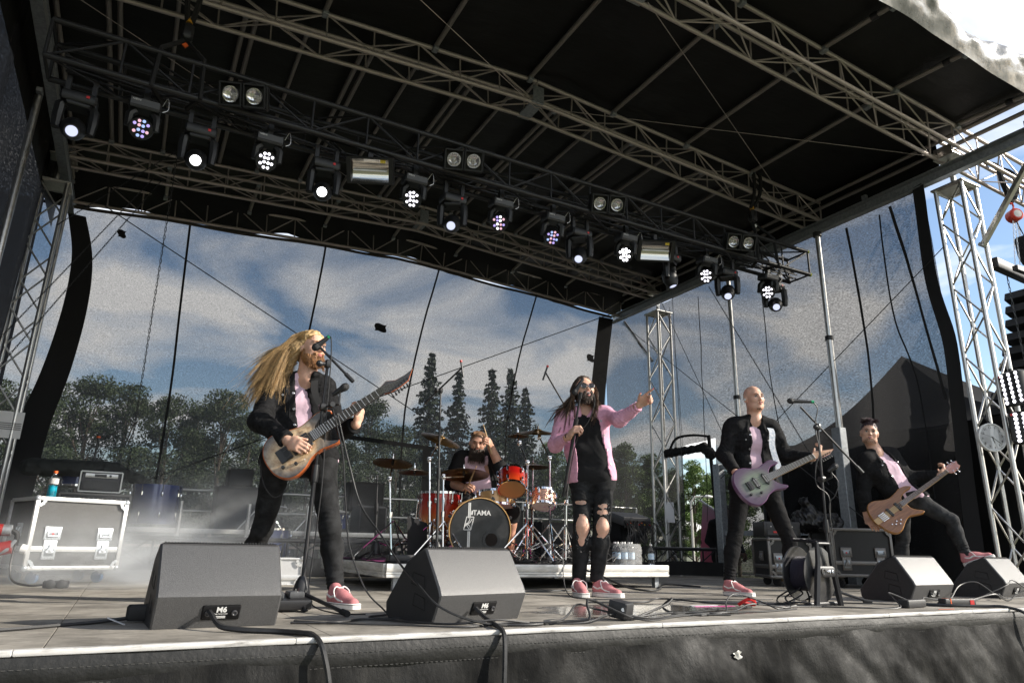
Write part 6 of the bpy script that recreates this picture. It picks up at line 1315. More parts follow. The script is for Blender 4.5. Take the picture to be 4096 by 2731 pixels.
def micstand(lab, base, top, boom, legs, clutch=.5, grp='black microphone stands', foot=None, counter=None, r=.0125):
    base, top = V(base), V(top); t = thing('microphone_stand', lab, 'microphone stand', base, grp)
    m = base.lerp(top, clutch); MB().tube(base+V((0, 0, .06)), m, r).obj('lower_tube', blackmetal, t); MB().tube(m, top, r*.72).obj('upper_tube', blackmetal, t); MB().lathe([(r*1.5, -.05), (r*1.75, -.02), (r*1.5, .05)], m, top-base, 14).obj('clutch', blackpl, t)
    if legs:
        MB().lathe([(.035, .0), (.052, .008), (.050, .05), (.036, .10), (.018, .13)], base+V((0, 0, .05)), (0, 0, 1), 22).obj('hub', blackpl, t)
        for l_ in legs: l_ = V(l_); d = (l_-base).normalized(); lg_ = MB().tube(base+V((0, 0, .085))+d*.04, l_+V((0, 0, .014)), .0105).obj('leg', blackmetal, t); MB().tube(l_+V((0, 0, .022))-d*.05, l_+V((0, 0, .014))+d*.01, .016).obj('rubber_foot', rubber, lg_)
    if boom:
        a, b = V(boom[0]), V(boom[1]); MB().tube(a, b, .0085).obj('boom', blackmetal, t); d = (b-a).normalized(); MB().tube(b-d*.07, b, .0135).obj('counterweight', blackpl, t); MB().box(top, (.035, .05, .05), bev=.008).tube(top-V((.0, 0, 0)), top+V((-.05, -.02, -.01)), .012, n=8).ell(top+V((-.055, -.025, -.01)), (.022, .022, .022), n=8, k=6).obj('boom_clutch', blackpl, t)
    return t
micstand('black overhead stand rising from the drum riser with angled boom', (2.51, 3.06, RZ), (2.48, 3.08, 1.79), ((2.61, 2.90, 1.99), (2.35, 3.15, 1.66)), [(2.75, 3.0, RZ), (2.38, 3.28, RZ), (2.42, 2.86, RZ)], .5); micbody(None, (2.625, 2.89, 1.90), (2.605, 2.91, 2.06), shape='pencil', lab='slim black overhead microphone above the drums on the left', grp='slim overhead microphones', ringm=redpl)
micstand('black overhead boom behind the head of the singer', (3.95, 3.15, RZ), (3.95, 3.10, 1.74), ((3.62, 3.03, 2.12), (4.06, 3.12, 1.62)), [(4.2, 3.1, RZ), (3.8, 3.35, RZ), (3.85, 2.9, RZ)], .5); micbody(None, (3.60, 3.04, 2.03), (3.645, 3.02, 2.18), shape='pencil', lab='slim black overhead microphone left of the head of the singer', grp='slim overhead microphones', ringm=redpl)
micstand('short black stand with drum microphone left of the floor tom', (2.12, 3.62, RZ), (2.08, 3.60, 1.0), None, [(2.3, 3.6, RZ), (2.0, 3.8, RZ), (2.0, 3.45, RZ)], .6)
# ------------------------------------------------------------------ floor monitors
def b_mon(N, P, co):
    n = nz(N, co, 330, 2, None, .6); N.links.new(ramp(N, n, [(.3, (.036, .036, .037)), (.7, (.090, .090, .092))]), P.inputs['Base Color']); P.inputs['Roughness'].default_value = .42; P.inputs['Specular IOR Level'].default_value = .6; bumpn(N, P, n, .7, .0018)
monm = geomat('textured_black_cabinet_paint', b_mon); monside = M('black_cabinet_side', (.020, .020, .022), .55, 0, .25, 60, bump=.2, bscale=200)
def monitor(lab, o, ang, w=.54, sc=1.):
    """stage wedge seen from its back; o = rear left bottom corner, ang = turn about z"""
    c, s_ = math.cos(ang), math.sin(ang); X = V((c, s_, 0)); Y = V((-s_, c, 0)); t = thing('monitor_wedge', lab, 'monitor', o, 'stage monitor wedges'); o = V(o); w *= sc
    P_ = lambda x, y, z: o+X*x+Y*y*sc+V((0, 0, z*sc))
    pr_ = [(.058, 0), (.004, .118), (.000, .132), (.014, .165), (.132, .342), (.150, .350), (.300, .285), (.475, .075), (.470, .02), (.445, 0)]; Lp = lambda x, t, o_=0.: P_(x, .058-.054*t-.909*o_, .118*t-.416*o_); su = (Lp(0, 1)-Lp(0, 0)).normalized(); sn = -X.cross(su).normalized()*-1; sn = sn if sn.dot(Y) < 0 else -sn; r3 = Matrix((X, sn, su)).transposed()
    b = MB(); n = len(pr_); e = .008
    rings = [[P_(0, y+(e if y < .2 else -e), max(.002, z-e*.6) if z > .1 else z+.001) for y, z in pr_], [P_(e, y, z) for y, z in pr_], [P_(w-e, y, z) for y, z in pr_], [P_(w, y+(e if y < .2 else -e), max(.002, z-e*.6) if z > .1 else z+.001) for y, z in pr_]]
    vs = [p for r_ in rings for p in r_]; b.add(vs, [(k*n+i, (k+1)*n+i, (k+1)*n+(i+1) % n, k*n+(i+1) % n) for k in range(3) for i in range(n)]); b.add(rings[0], [tuple(range(n))], 1); b.add(rings[3], [tuple(range(n-1, -1, -1))], 1); cab = b.obj('cabinet', [monm, monside], t, smooth=25)
    g = MB(); g.quad(P_(.012, .158, .3535), P_(w-.012, .158, .3535), P_(w-.012, .30, .291), P_(.012, .30, .291)); g.quad(P_(.012, .30, .291), P_(w-.012, .30, .291), P_(w-.012, .472, .085), P_(.012, .472, .085))
    k = 0; x = .02
    while x < w-.02: g.box(P_(x, .150, .3545), (.006, .012, .006)); x += .013
    g.obj('grille', blackmetal, t, smooth=0)
    pn = MB(); cx_ = w*.52; pn.box(Lp(cx_, .55, .001), (.160, .012, .066), r3, bev=.010); pn.obj('connector_panel', M('panel_black', (.007, .007, .008), .5, spec=.2), t)
    for q in (-.055, .055): MB().lathe([(.012, 0), (.013, .006), (.009, .008), (.006, .004)], Lp(cx_+q, .55, .007), sn, 16).obj('socket', M('socket_dark', (.05, .05, .055), .35), t)
    text('M6', .034, wprint, mtx(Lp(cx_, .66, .0080), X, su), t, bold=.03); text('Stage Monitor System', .0062, wprint, mtx(Lp(cx_, .52, .0080), X, su), t)
    for z in (.38, .43): MB().box(Lp(cx_-.005, z, .0075), (.05, .002, .0025), r3).obj('printed_line', wprint, t, smooth=0)
    for xx, sg in ((-.002, -1), (w+.002, 1)):
        for (y0, z0, y1, z1) in ((.135, .215, .235, .235), (.125, .115, .215, .135)):
            MB().add([P_(xx, y0, z0), P_(xx, y1, z1), P_(xx, y1+.012, z1-.060), P_(xx, y0-.006, z0-.060), P_(xx-sg*.004, y0+.01, z0-.01), P_(xx-sg*.004, y1-.005, z1-.012), P_(xx-sg*.004, y1, z1-.05), P_(xx-sg*.004, y0+.005, z0-.05)], [(0, 1, 5, 4), (1, 2, 6, 5), (2, 3, 7, 6), (3, 0, 4, 7), (4, 5, 6, 7)]).obj('handle_recess', M('recess_black', (.006, .006, .006), .8), t, smooth=0)
    return t, P_
m1, mp1 = monitor('leftmost grey wedge monitor below the blond guitarist', (.165, .45, 0), R(3), .52)
m2, mp2 = monitor('wedge monitor at centre stage turned towards the singer with cables before it', (1.385, .285, 0), R(14), .57)
m3, mp3 = monitor('wedge monitor beside the cable reel with brightly lit back', (5.60, .60, 0), R(4), .60)
m4, mp4 = monitor('rightmost wedge monitor under the foot of the bassist', (7.06, .68, 0), R(8), .56)
# ------------------------------------------------------------------ flight cases
casealu = M('case_aluminium', (.74, .74, .73), .36, .45, .06, 20); casepanel = M('case_laminate_grey', (.055, .054, .053), .5, 0, .15, 50, bump=.2, bscale=130); caseblack = M('case_laminate_black', (.012, .012, .013), .5, 0, .3, 50); casezinc = M('zinc_hardware', (.66, .70, .74), .32, .6); darkalu = M('dull_case_aluminium', (.20, .19, .18), .45, .8)
def flightcase(lab, o, ang, w, d, h, z0, panel, edge, hardware, split=.27, wheels=True, latches=2, grp='flight cases', wheelm=None, redbadge=True, e=.032):
    c, s_ = math.cos(ang), math.sin(ang); X = V((c, s_, 0)); Y = V((-s_, c, 0)); Z = V((0, 0, 1)); o = V(o); t = thing('flight_case', lab, 'flight case', o, grp); rot = Matrix((X, Y, Z)).transposed()
    P_ = lambda x, y, z: o+X*x+Y*y+Z*(z0+z)
    MB().box(P_(w/2, d/2, h/2), (w-.008, d-.008, h-.008), rot).obj('panels', panel, t, smooth=0)
    for x in (0, w):
        for y in (0, d): MB().box(P_(x, y, h/2), (e, e, h), rot, bev=.004).obj('edge_profile', edge, t)
    for z in (0, h):
        for y in (0, d): MB().box(P_(w/2, y, z), (w-e, e, e), rot, bev=.004).obj('edge_profile', edge, t)
        for x in (0, w): MB().box(P_(x, d/2, z), (e, d-e, e), rot, bev=.004).obj('edge_profile', edge, t)
    MB().box(P_(w/2, -.003, h*split), (w-e, .012, .042), rot, bev=.003).obj('lid_profile', edge, t); MB().box(P_(-.003, d/2, h*split), (.012, d-e, .042), rot, bev=.003).obj('lid_profile', edge, t)
    for x in (0, w):
        for z in (0, h):
            cr = MB().ell(P_(x, 0, z), (.026, .026, .026), n=12, k=8)
            sx_, sz_ = (1 if x == 0 else -1), (1 if z == 0 else -1)
            for q in ((.045, .02), (.035, .04), (.02, .052)): cr.lathe([(.014, 0), (.014, .004)], P_(x+sx_*q[0], -e/2-.003, z+sz_*q[1]), -Y, 10)
            cr.obj('ball_corner', hardware, t)
    def dish(x, z, ww, hh, nm, face='f'):
        Q = (lambda a, b, c_: P_(a, -.004-b, c_)) if face == 'f' else (lambda a, b, c_: P_(-.004-b, a, c_)); nrm = -Y if face == 'f' else -X; xx = X if face == 'f' else Y
        r3 = Matrix((xx, nrm, Z)).transposed(); dd = MB().box(Q(x, .004, z), (ww, .010, hh), r3, bev=.004); ob = dd.obj(nm, hardware, t); MB().box(Q(x, .0075, z-hh*.05), (ww*.68, .006, hh*.56), r3, bev=.002).obj('recess', M('zinc_recess', (.30, .33, .36), .35, .8), ob)
        for k in range(5): MB().ell(Q(x-ww*.4+ww*.2*k, .010, z+hh*.42), .0045, n=6, k=4).ell(Q(x-ww*.4+ww*.2*k, .010, z-hh*.42), .0045, n=6, k=4).obj('rivet', hardware, ob)
        if nm == 'handle': MB().path([Q(x-ww*.30, .012, z+hh*.16), Q(x-ww*.30, .022, z-hh*.22), Q(x+ww*.30, .022, z-hh*.22), Q(x+ww*.30, .012, z+hh*.16)], .0055, 6).obj('grip', hardware, ob)
        else: MB().lathe([(.026, 0), (.022, .012), (.010, .016)], Q(x, .010, z-hh*.02), nrm, 14).box(Q(x, .018, z+hh*.10), (.016, .010, hh*.4), r3, bev=.002).box(Q(x, .020, z-hh*.12), (.060, .008, .022), r3, bev=.004).obj('butterfly', hardware, ob)
        return ob, Q, r3
    for k in range(latches):
        x = w*(.22 if k == 0 else .80); ob, Q, r3 = dish(x, h*.50, .125, .105, 'handle'); dish(x-.004, h*split-.005, .100, .150, 'latch')
        if redbadge and k == 0: MB().box(Q(x, .0115, h*.49), (.016, .004, .016), r3).obj('badge', redpl, ob)
    dish(d*.45, h*.55, .115, .105, 'handle', 's')
    for k in range(int(w/.075)):
        MB().ell(P_(.05+.075*k, -e/2-.001, h), .0045, n=6, k=4).ell(P_(.05+.075*k, -e/2-.001, 0), .0045, n=6, k=4).obj('rivet', hardware, t)
    if wheels:
        for x in (.10, w-.10):
            for y in (.10, d-.10):
                wp = P_(x, y, -z0+.048); cs = thing('x', None, None) if False else None
                wh = MB().lathe([(.020, -.018), (.044, -.018), (.048, -.012), (.048, .012), (.044, .018), (.020, .018)], wp, X*.8+Y*.6, 20).obj('caster', wheelm or rubber, t)
                MB().path([wp+Z*.055, wp+Z*.03+(X*.6-Y*.8)*.03, wp], [.026, .022, .014], 4).obj('fork', hardware, wh); MB().box(P_(x, y, -.020), (.09, .08, .008), rot).obj('plate', hardware, wh)
    return t, P_
bluewheel = M('blue_caster', (.02, .09, .22), .5)
fc, fcp = flightcase('bright flight case with aluminium edges standing in the smoke at left', (-.645, 3.96, 0), R(22), .69, .62, .545, .125, casepanel, casealu, casezinc, wheelm=bluewheel)
fc2, _ = flightcase('black flight case with grey edges behind the cable reel', (6.98, 2.38, 0), R(-28), .66, .55, .49, .13, caseblack, darkalu, darkalu)
fc3, _ = flightcase('smaller black flight case left of the reel carrying a rack unit', (6.36, 2.72, 0), R(-28), .46, .5, .40, .10, caseblack, darkalu, darkalu)
fc4, _ = flightcase('small white aluminium briefcase on the floor behind the left monitor', (1.24, 3.75, 0), R(-8), .24, .14, .22, .0, M('briefcase_white', (.66, .66, .66), .4, .3), casealu, casealu, wheels=False, latches=0, redbadge=False, e=.018)
# rack on the small case, black sack, long pole
rk = thing('rack_unit', 'open amplifier rack on top of the small black flight case', 'amplifier rack', (6.55, 2.75, .52)); rr = Matrix.Rotation(R(-28), 3, 'Z')
MB().box((6.66, 2.86, .61), (.42, .36, .17), rr, bev=.008).obj('case', blackpl, rk); f0 = V((6.575, 2.70, .61))
for k in range(2): MB().box(f0+V((0, 0, -.035+.07*k)), (.34, .012, .055), rr).obj('panel', M('rack_panel', (.05, .05, .055), .4, .5), rk)
for k in range(7): MB().tube(f0+rr @ V((-.13+.04*k, -.008, .03)), f0+rr @ V((-.13+.04*k, -.02, .03)), .006, n=8).obj('knob', alu, rk)
MB().box(f0+rr @ V((-.08, -.010, -.03)), (.05, .01, .02), rr).obj('red_light', redpl, rk); MB().box(f0+rr @ V((.03, -.010, -.03)), (.03, .01, .012), rr).obj('green_display', greenpl, rk)
F = Field((6.7, 2.3, .55), (7.7, 3.2, 1.15), .012); F.cap((7.0, 2.75, .72), (7.35, 2.6, .70), .13, .10, .05); F.cap((7.1, 2.7, .78), (7.0, 2.72, .95), .09, .04, .05); F.wrinkle(.02, 28, 4); sb = thing('rubbish_sack', 'crumpled black plastic sack behind the bald guitarist', 'sack', (7.1, 2.7, .6)); F.obj('bag', M('black_polythene', (.008, .008, .009), .40), sb)
tag(MB().path([(7.2, 3.3, 0.02), (7.05, 3.35, 1.55)], .018, 8).obj('wooden_pole', M('raw_wood', (.34, .22, .10), .7)), 'wooden pole standing upright against the dark net', 'pole')
# ------------------------------------------------------------------ cable reel
rl_ = thing('cable_reel', 'black cable reel on a plastic stand near the stage front', 'cable reel', (4.5, .65, 0)); rc = V((4.50, .68, .215)); ra = V((-.10, .99, 0)).normalized(); ax_, ay_, _ = frame(ra)
reelm = M('reel_black', (.022, .022, .024), .35, 0, .3, 30)
MB().lathe([(.02, 0), (.10, .0), (.19, -.012), (.195, -.006), (.10, .008), (.02, .008)], rc+ra*.115, ra, 40).obj('flange', reelm, rl_); MB().lathe([(.02, 0), (.10, .0), (.19, .012), (.195, .006), (.10, -.008), (.02, -.008)], rc-ra*.075, ra, 40).obj('flange', reelm, rl_); MB().tube(rc-ra*.075, rc+ra*.115, .085, n=28).obj('drum', reelm, rl_)
b = MB()
for row in range(2): b.path([rc+ra*(-.06+.165*(i/(14*22)))*(1 if row == 0 else 1)+(ax_*math.cos(i*6.2832/22)+ay_*math.sin(i*6.2832/22))*(.098+.016*row) for i in range(14*22)], .0088, 6)
b.obj('wound_cable', M('violet_black_cable', (.02, .018, .032), .5), rl_)
fb = rc-ra*.115; sd = V((0, 0, 1)).cross(ra).normalized(); plm = M('stand_black', (.018, .018, .021), .38)
def fbp(u, z): return fb+sd*u+V((0, 0, z-.215))
for s_ in (-1, 1):
    MB().path([fbp(s_*.15, .0), fbp(s_*.105, .21), fbp(s_*.085, .30), fbp(s_*.075, .44)], [.022, .024, .020, .016], 6).obj('leg', plm, rl_); MB().path([fbp(s_*.075, .435), fbp(s_*.075, .45)-ra*-.12+ra*.0, fbp(s_*.075, .45)+ra*.20], .013, 6).obj('handle_bar', plm, rl_)
MB().box(fbp(0, .235), (.035, .22, .075), Matrix((ra, sd, V((0, 0, 1)))).transposed(), bev=.012).obj('socket_panel', plm, rl_); MB().tube(fbp(-.075, .455)+ra*.20, fbp(.075, .455)+ra*.20, .014).obj('handle_grip', plm, rl_); MB().tube(fbp(-.085, .43), fbp(.085, .43), .012).obj('handle_grip', plm, rl_)
for u, r_ in ((.055, .026), (-.02, .012), (.005, .008), (-.055, .012)): MB().lathe([(r_, 0), (r_*1.1, .005), (r_*.7, .007), (r_*.5, .002)], fbp(u, .235)-ra*.018, -ra, 14).obj('socket', chrome if r_ < .02 else blackpl, rl_)
MB().box(fbp(0, .012)+ra*.06, (.05, .34, .024), Matrix((sd, ra, V((0, 0, 1)))).transposed() @ Matrix.Rotation(math.pi/2, 3, 'Z'), bev=.006).obj('base_bar', plm, rl_)
# ------------------------------------------------------------------ bottles
clear = M('clear_pet', (.93, .95, .96), .04, trans=1.); labelm = M('bottle_label', (.70, .76, .80), .5, 0, 0, 14, col2=(.35, .55, .75), stretch=(1, 1, 3)); 
def bottle(lab, p, h=.22, r=.032, capm=whitepl, drink=None, grp=None, labm=labelm):
    p = V(p); t = thing('bottle', lab, 'bottle', p, grp); k = h/.22
    MB().lathe([(.001, .004), (r*.8, 0), (r, .008), (r, .055*k), (r*.86, .075*k), (r*.98, .10*k), (r, .135*k), (r*.80, .165*k), (r*.42, .188*k), (r*.42, .205*k)], p, (0, 0, 1), 20, capb=False).obj('body', clear, t); MB().tube(p+V((0, 0, .203*k)), p+V((0, 0, .222*k)), r*.46, n=14).obj('cap', capm, t)
    MB().lathe([(r*1.015, .055*k), (r*1.015, .12*k)] if drink is None else [(r*1.02, .115*k), (r*1.02, .16*k)], p, (0, 0, 1), 20, capa=False, capb=False).obj('label', labm, t)
    if drink: MB().lathe([(.001, .006), (r*.93, .006), (r*.96, .06*k), (r*.93, .105*k), (.001, .105*k)], p, (0, 0, 1), 18).obj('drink', drink, t)
    return t
bottle('clear water bottle standing on the floor beside the cable reel', (4.53, .86, 0), .23); bottle('single clear water bottle at the right end of the drum riser', (4.80, 2.86, RZ), .20)
bottle('orange-capped bottle of blue drink on the bright flight case', fcp(.18, .30, .560), .235, .036, orangepl, M('blue_drink', (.0, .30, .42), .25), labm=M('white_label', (.75, .73, .70), .5, 0, 0, 30, col2=(.3, .3, .3)))
for i in range(3):
    for j in range(2): bottle(f'{["left", "middle", "right"][i]} {["front", "back"][j]} bottle in the shrink-wrapped water pack', (4.36+.070*i+.02*j, 2.84+.066*j-.02*i, RZ), .215, .032, grp='water bottles in the pack')
tag(MB().grid(lambda u, v: V((4.50+.155*math.cos(u*6.2832)*(1-.25*max(0, v-.7)), 2.85+.10*math.sin(u*6.2832)*(1-.25*max(0, v-.7)), RZ+.004+.195*v))+V((mnoise.noise(V((u*9, v*6, 0)))*.010, mnoise.noise(V((u*8, v*7, 5)))*.010, 0)), 40, 14).obj('shrink_wrap', M('shrink_film', (.95, .95, .95), .12, alpha=.22)), 'clear plastic wrap around the pack of water bottles', 'plastic wrap')
# ------------------------------------------------------------------ small things on the floor
pb = thing('pedal_board', 'small black pedal board on the floor beside the left monitor', 'pedal board', (.78, 1.25, 0)); MB().box((.80, 1.22, .05), (.36, .20, .05), Matrix.Rotation(.15, 3, 'X'), bev=.006).obj('board', blackpl, pb)
for k in range(3): MB().box((.68+.11*k, 1.22, .085), (.085, .12, .035), bev=.006).obj('pedal', (greenpl, darkgrey, darkgrey)[k], pb); MB().tube((.68+.11*k, 1.18, .10), (.68+.11*k, 1.18, .118), .010).obj('foot_switch', chrome, pb)
for k in (0, 1): MB().tube((.66+.28*k, 1.12, 0), (.66+.28*k, 1.12, .03), .008).ell((.66+.28*k, 1.12, .008), (.022, .022, .008), n=10, k=4).obj('foot', blackpl, pb)
bxm = M('small_box_black', (.022, .022, .024), .5, 0, .2, 40)
sb2 = thing('stage_box', 'small black cube-shaped box among the cables at front centre', 'box', (2.42, .22, 0)); MB().box((2.42, .24, .052), (.105, .105, .085), Matrix.Rotation(.5, 3, 'Z') @ Matrix.Rotation(.18, 3, 'X'), bev=.006).obj('case', bxm, sb2); MB().lathe([(.010, 0), (.010, .004)], (2.392, .183, .055), (-.48, -.87, .1), 12).obj('white_dot', wprint, sb2)
for p, l_, an, lab in (((5.08, .31, .028), .26, .12, 'long black power adapter in front of the lit monitor'), ((5.56, .27, .03), .28, -.25, 'black and red power distributor near the stage edge at right')):
    t = thing('power_block', lab, 'power block', (p[0], p[1], 0), 'power blocks on the floor'); MB().box(p, (l_, .075, .052), Matrix.Rotation(an, 3, 'Z'), bev=.007).obj('case', bxm, t)
    if 'red' in lab: MB().box(V(p)+Matrix.Rotation(an, 3, 'Z') @ V((.10, -.038, 0)), (.036, .004, .036), Matrix.Rotation(an, 3, 'Z')).obj('badge', redpl, t); MB().box(V(p)+Matrix.Rotation(an, 3, 'Z') @ V((-.09, 0, .0)), (.008, .077, .054), Matrix.Rotation(an, 3, 'Z')).obj('stripe', orangepl, t)
dt = thing('cable_tape', 'red cable tie lying on the cables near the bald guitarist', 'cable tie', (3.75, .62, 0)); MB().path([(3.70, .64, .02), (3.74, .60, .055), (3.80, .60, .05), (3.84, .63, .02), (3.78, .66, .03)], .012, 6, smooth=4).obj('strap', redpl, dt)
for k, (x, y, l_, an, m) in enumerate(((3.62, .78, .32, -.15, M('pink_tape', (.75, .12, .38), .5)), (3.58, .84, .22, -.1, M('white_gaffer', (.75, .75, .8), .5)), (4.30, 1.05, .14, .2, M('pale_blue_tape', (.55, .62, .75), .5)))): tag(MB().box((x, y, .0025), (l_, .03, .002), Matrix.Rotation(an, 3, 'Z')).obj('floor_tape', m), ['pink tape strip on the floor near the red cable tie', 'white tape strip beside the pink tape', 'pale tape strip beside the floor water bottle'][k], 'tape', 'tape marks on the floor')
tag(MB().box((5.18, .13, .002), (.16, .006, .002), Matrix.Rotation(-.1, 3, 'Z')).obj('floor_tape', orangepl), 'thin orange tape line at the stage edge', 'tape', 'tape marks on the floor')
sk2 = thing('schuko_socket', 'black twin socket block lying in front of the bright flight case', 'socket block', (-.4, 3.55, 0)); MB().box((-.38, 3.5, .028), (.17, .05, .05), bev=.008).obj('case', rubber, sk2)
for k in (-1, 1): MB().lathe([(.032, 0), (.034, .010), (.028, .014)], (-.38+.036*k, 3.472, .030), (0, -1, 0), 16).obj('cover', rubber, sk2)
rp_ = thing('power_plug', 'red industrial power plug and hook at the left edge beside the flight case', 'plug', (-.75, 3.7, 0)); MB().tube((-.98, 3.6, .42), (-.80, 3.62, .41), .045, n=16).obj('red_shell', M('dark_red_shell', (.26, .012, .010), .45), rp_); MB().tube((-.80, 3.62, .41), (-.74, 3.62, .41), .042, n=16).obj('ring', steel, rp_); MB().path([(-.74, 3.62, .41), (-.70, 3.62, .38), (-.70, 3.62, .30)], .018, 8, smooth=3).obj('gland', rubber, rp_); MB().tube((-.86, 3.62, .26), (-.72, 3.62, .29), .05, n=14).obj('red_shell', M('dark_red_shell', (.26, .012, .010), .45), rp_); MB().tube((-.66, 3.62, .28), (-.62, 3.62, .27), .035, n=14).obj('white_ring', whitepl, rp_); MB().path([(-.70, 3.6, .34), (-.74, 3.58, .27), (-.78, 3.58, .24)], [.012, .016, .006], 5).obj('hook', steel, rp_)
# ------------------------------------------------------------------ gear waiting at the back
gt = truss('ground_truss', 'black box truss lying across the stage behind the drum riser', 'truss', [(-.6, 5.55, .235), (7.95, 5.30, .235)], .29, .29, blackmetal, rc=.025, rb=.010, pitch=.45)
skb = M('back_skirt', (.012, .012, .013), .9, 0, .3, 5)
tag(MB().grid(lambda u, v: V((.9+7.1*u, 5.08+.03*math.sin(u*60)+.02*v, .20-.195*v+.01*math.sin(u*23))), 120, 4).obj('floor_drape', skb, smooth=180), 'low black drape along the floor under the rear truss', 'drape')
rb = thing('rear_platform', 'long low platform with pale edge holding the blue drums', 'platform', (1.5, 6.5, 0))
MB().box((1.9, 6.55, .465), (4.6, .9, .05)).obj('deck', blackply, rb); MB().box((1.9, 6.09, .47), (4.6, .02, .055), bev=.003).obj('edge_profile', alu_side, rb); MB().box((1.9, 6.09, .30), (4.6, .03, .03)).obj('lower_rail', alu_old, rb)
for x in (-.3, .9, 2.1, 3.3, 4.1): bar('leg', (x, 6.12, 0), (x, 6.12, .46), .024, alu_old, rb); bar('leg', (x, 6.95, 0), (x, 6.95, .46), .024, alu_old, rb)
for x in (.55, 1.30, 2.0): bar('upright', (x, 6.06, .3), (x, 6.06, .80), .022, alu, rb)
bar('rail', (.3, 6.95, .98), (4.1, 6.95, 1.0), .016, alu, rb); bar('rail', (.3, 6.95, .72), (4.1, 6.95, .74), .014, alu, rb)
blue = M('blue_lacquer', (.012, .035, .17), .18, .2, coat=.8)
drum('bass_drum', 'blue bass drum laid flat on the rear platform', (.28, 6.35, .755), .265, .42, (0, 0, 1), blue, 8, 'blue drums at the back', hoop=blue, hoopw=.035)
drum('rack_tom', 'small blue tom on the rear platform right of the blond guitarist', (2.45, 6.30, .66), .12, .20, (.1, -.2, 1), blue, 6, 'blue drums at the back'); drum('floor_tom', 'blue floor tom under the rear platform edge behind the leg of the guitarist', (1.62, 5.95, .34), .17, .34, (0, 0, 1), blue, 6, 'blue drums at the back'); drum('floor_tom', 'blue drum half hidden behind the mixer rack', (-.52, 6.2, 1.0), .18, .17, (0, 0, 1), blue, 6, 'blue drums at the back')
rk2 = thing('rack_unit', 'receiver rack in grey frame on the mixer case', 'rack', (-.3, 5.6, .83)); MB().box((-.28, 5.72, .93), (.36, .26, .20), bev=.006).obj('case', M('rack_dark', (.04, .04, .045), .5), rk2)
for a_, b_ in (((-.47, 5.585, .83), (-.09, 5.585, .83)), ((-.47, 5.585, 1.035), (-.09, 5.585, 1.035)), ((-.47, 5.585, .83), (-.47, 5.585, 1.035)), ((-.09, 5.585, .83), (-.09, 5.585, 1.035))): bar('frame', a_, b_, .009, alu, rk2, 6)
MB().box((-.28, 5.583, .995), (.30, .012, .045), bev=.002).obj('receiver', alu, rk2); MB().box((-.29, 5.575, .995), (.11, .004, .028)).obj('display', blackpl, rk2); MB().tube((-.2, 5.58, .995), (-.2, 5.56, .995), .012, n=10).obj('knob', blackpl, rk2); MB().box((-.28, 5.585, .90), (.30, .01, .09)).obj('drawer', blackpl, rk2)
mx_ = thing('mixer_case', 'open case with a patch panel behind the bright flight case', 'mixer', (-.25, 5.5, 0)); MB().box((-.30, 5.75, .41), (.66, .40, .80), bev=.008).obj('case', caseblack, mx_)
for z in (.60, .80): bar('frame', (-.62, 5.545, z), (.02, 5.545, z), .012, darkalu, mx_, 6)
for k in range(14):
    for q in (0, 1): MB().box((-.57+.042*k, 5.545, .76-.05*q), (.010, .008, .010)).obj('button', M('patch_button', (.35, .35, .36), .4), mx_, smooth=0)
MB().box((-.22, 5.53, .66), (.04, .02, .02)).obj('red_tab', orangepl, mx_)
for k in range(2): bar('frame', (-.62+.64*k, 5.545, .60), (-.62+.64*k, 5.545, .80), .012, darkalu, mx_, 6)
F = Field((-1.3, 5.3, .8), (.5, 6.9, 1.4), .014); F.cap((-.95, 6.0, 1.08), (-.2, 5.95, 1.10), .12, .10, .06, ((0, 0, 1), 1.3)); F.cap((-.2, 5.9, 1.08), (.08, 5.85, 1.0), .08, .05, .05); F.wrinkle(.012, 18, 3); gb = thing('gig_bag', 'dark fabric gear bag lying on top of the back racks', 'bag', (-.5, 6, .9)); F.obj('bag', M('dark_green_fabric', (.014, .018, .017), .85, 0, .3, 30), gb)
def amp(lab, c, d, m=blackcloth, grp='amplifier cases at the back'):
    t = thing('speaker_cabinet', lab, 'cabinet', (c[0], c[1], c[2]-d[2]/2), grp); MB().box(c, d, bev=.015).obj('cabinet', m, t); MB().box(V(c)+V((0, -d[1]/2-.004, 0)), (d[0]*.86, .008, d[2]*.84)).obj('grille', M('grille_cloth', (.02, .021, .023), .9, 0, .3, 60), t)
    for s_ in (-1, 1): MB().box(V(c)+V((s_*d[0]*.5, -d[1]/2, d[2]*.5)), (.03, .03, .03), bev=.006).obj('corner', darkalu, t)
    return t
amp('black cabinet on the rear platform left of the guitarist', (1.25, 6.6, .76), (.60, .4, .52)); amp('rounded black case standing on the cabinet behind the guitarist', (1.22, 6.65, 1.14), (.30, .28, .22)); amp('grey edged case at the back between guitarist and drums', (2.95, 6.6, .68), (.40, .4, .36), M('grey_case', (.06, .062, .066), .6)); amp('dark equipment stack behind the left cymbals', (2.95, 6.9, 1.0), (.5, .3, .4)); amp('low grey case under the rear platform edge left of the drum kit', (2.75, 5.9, .25), (.7, .3, .34), M('grey_case', (.06, .062, .066), .6)); amp('black cabinet in the dark behind the copper snare', (4.6, 5.9, .60), (.6, .4, .5)); amp('black rack case behind the right knee of the singer', (6.55, 5.55, .62), (.50, .4, .34)); amp('dark case beside the rear tower behind the singer', (5.6, 6.1, .42), (.6, .4, .6))
mx2 = thing('mixing_desk', 'stage mixer with lit knobs and many cables behind the water pack', 'mixer', (6.4, 5.2, .5)); MB().box((6.45, 5.32, .78), (.50, .36, .12), Matrix.Rotation(.25, 3, 'X'), bev=.01).obj('case', M('mixer_dark', (.07, .07, .075), .45), mx2); MB().box((6.45, 5.13, .70), (.48, .02, .10)).obj('front_panel', blackpl, mx2)
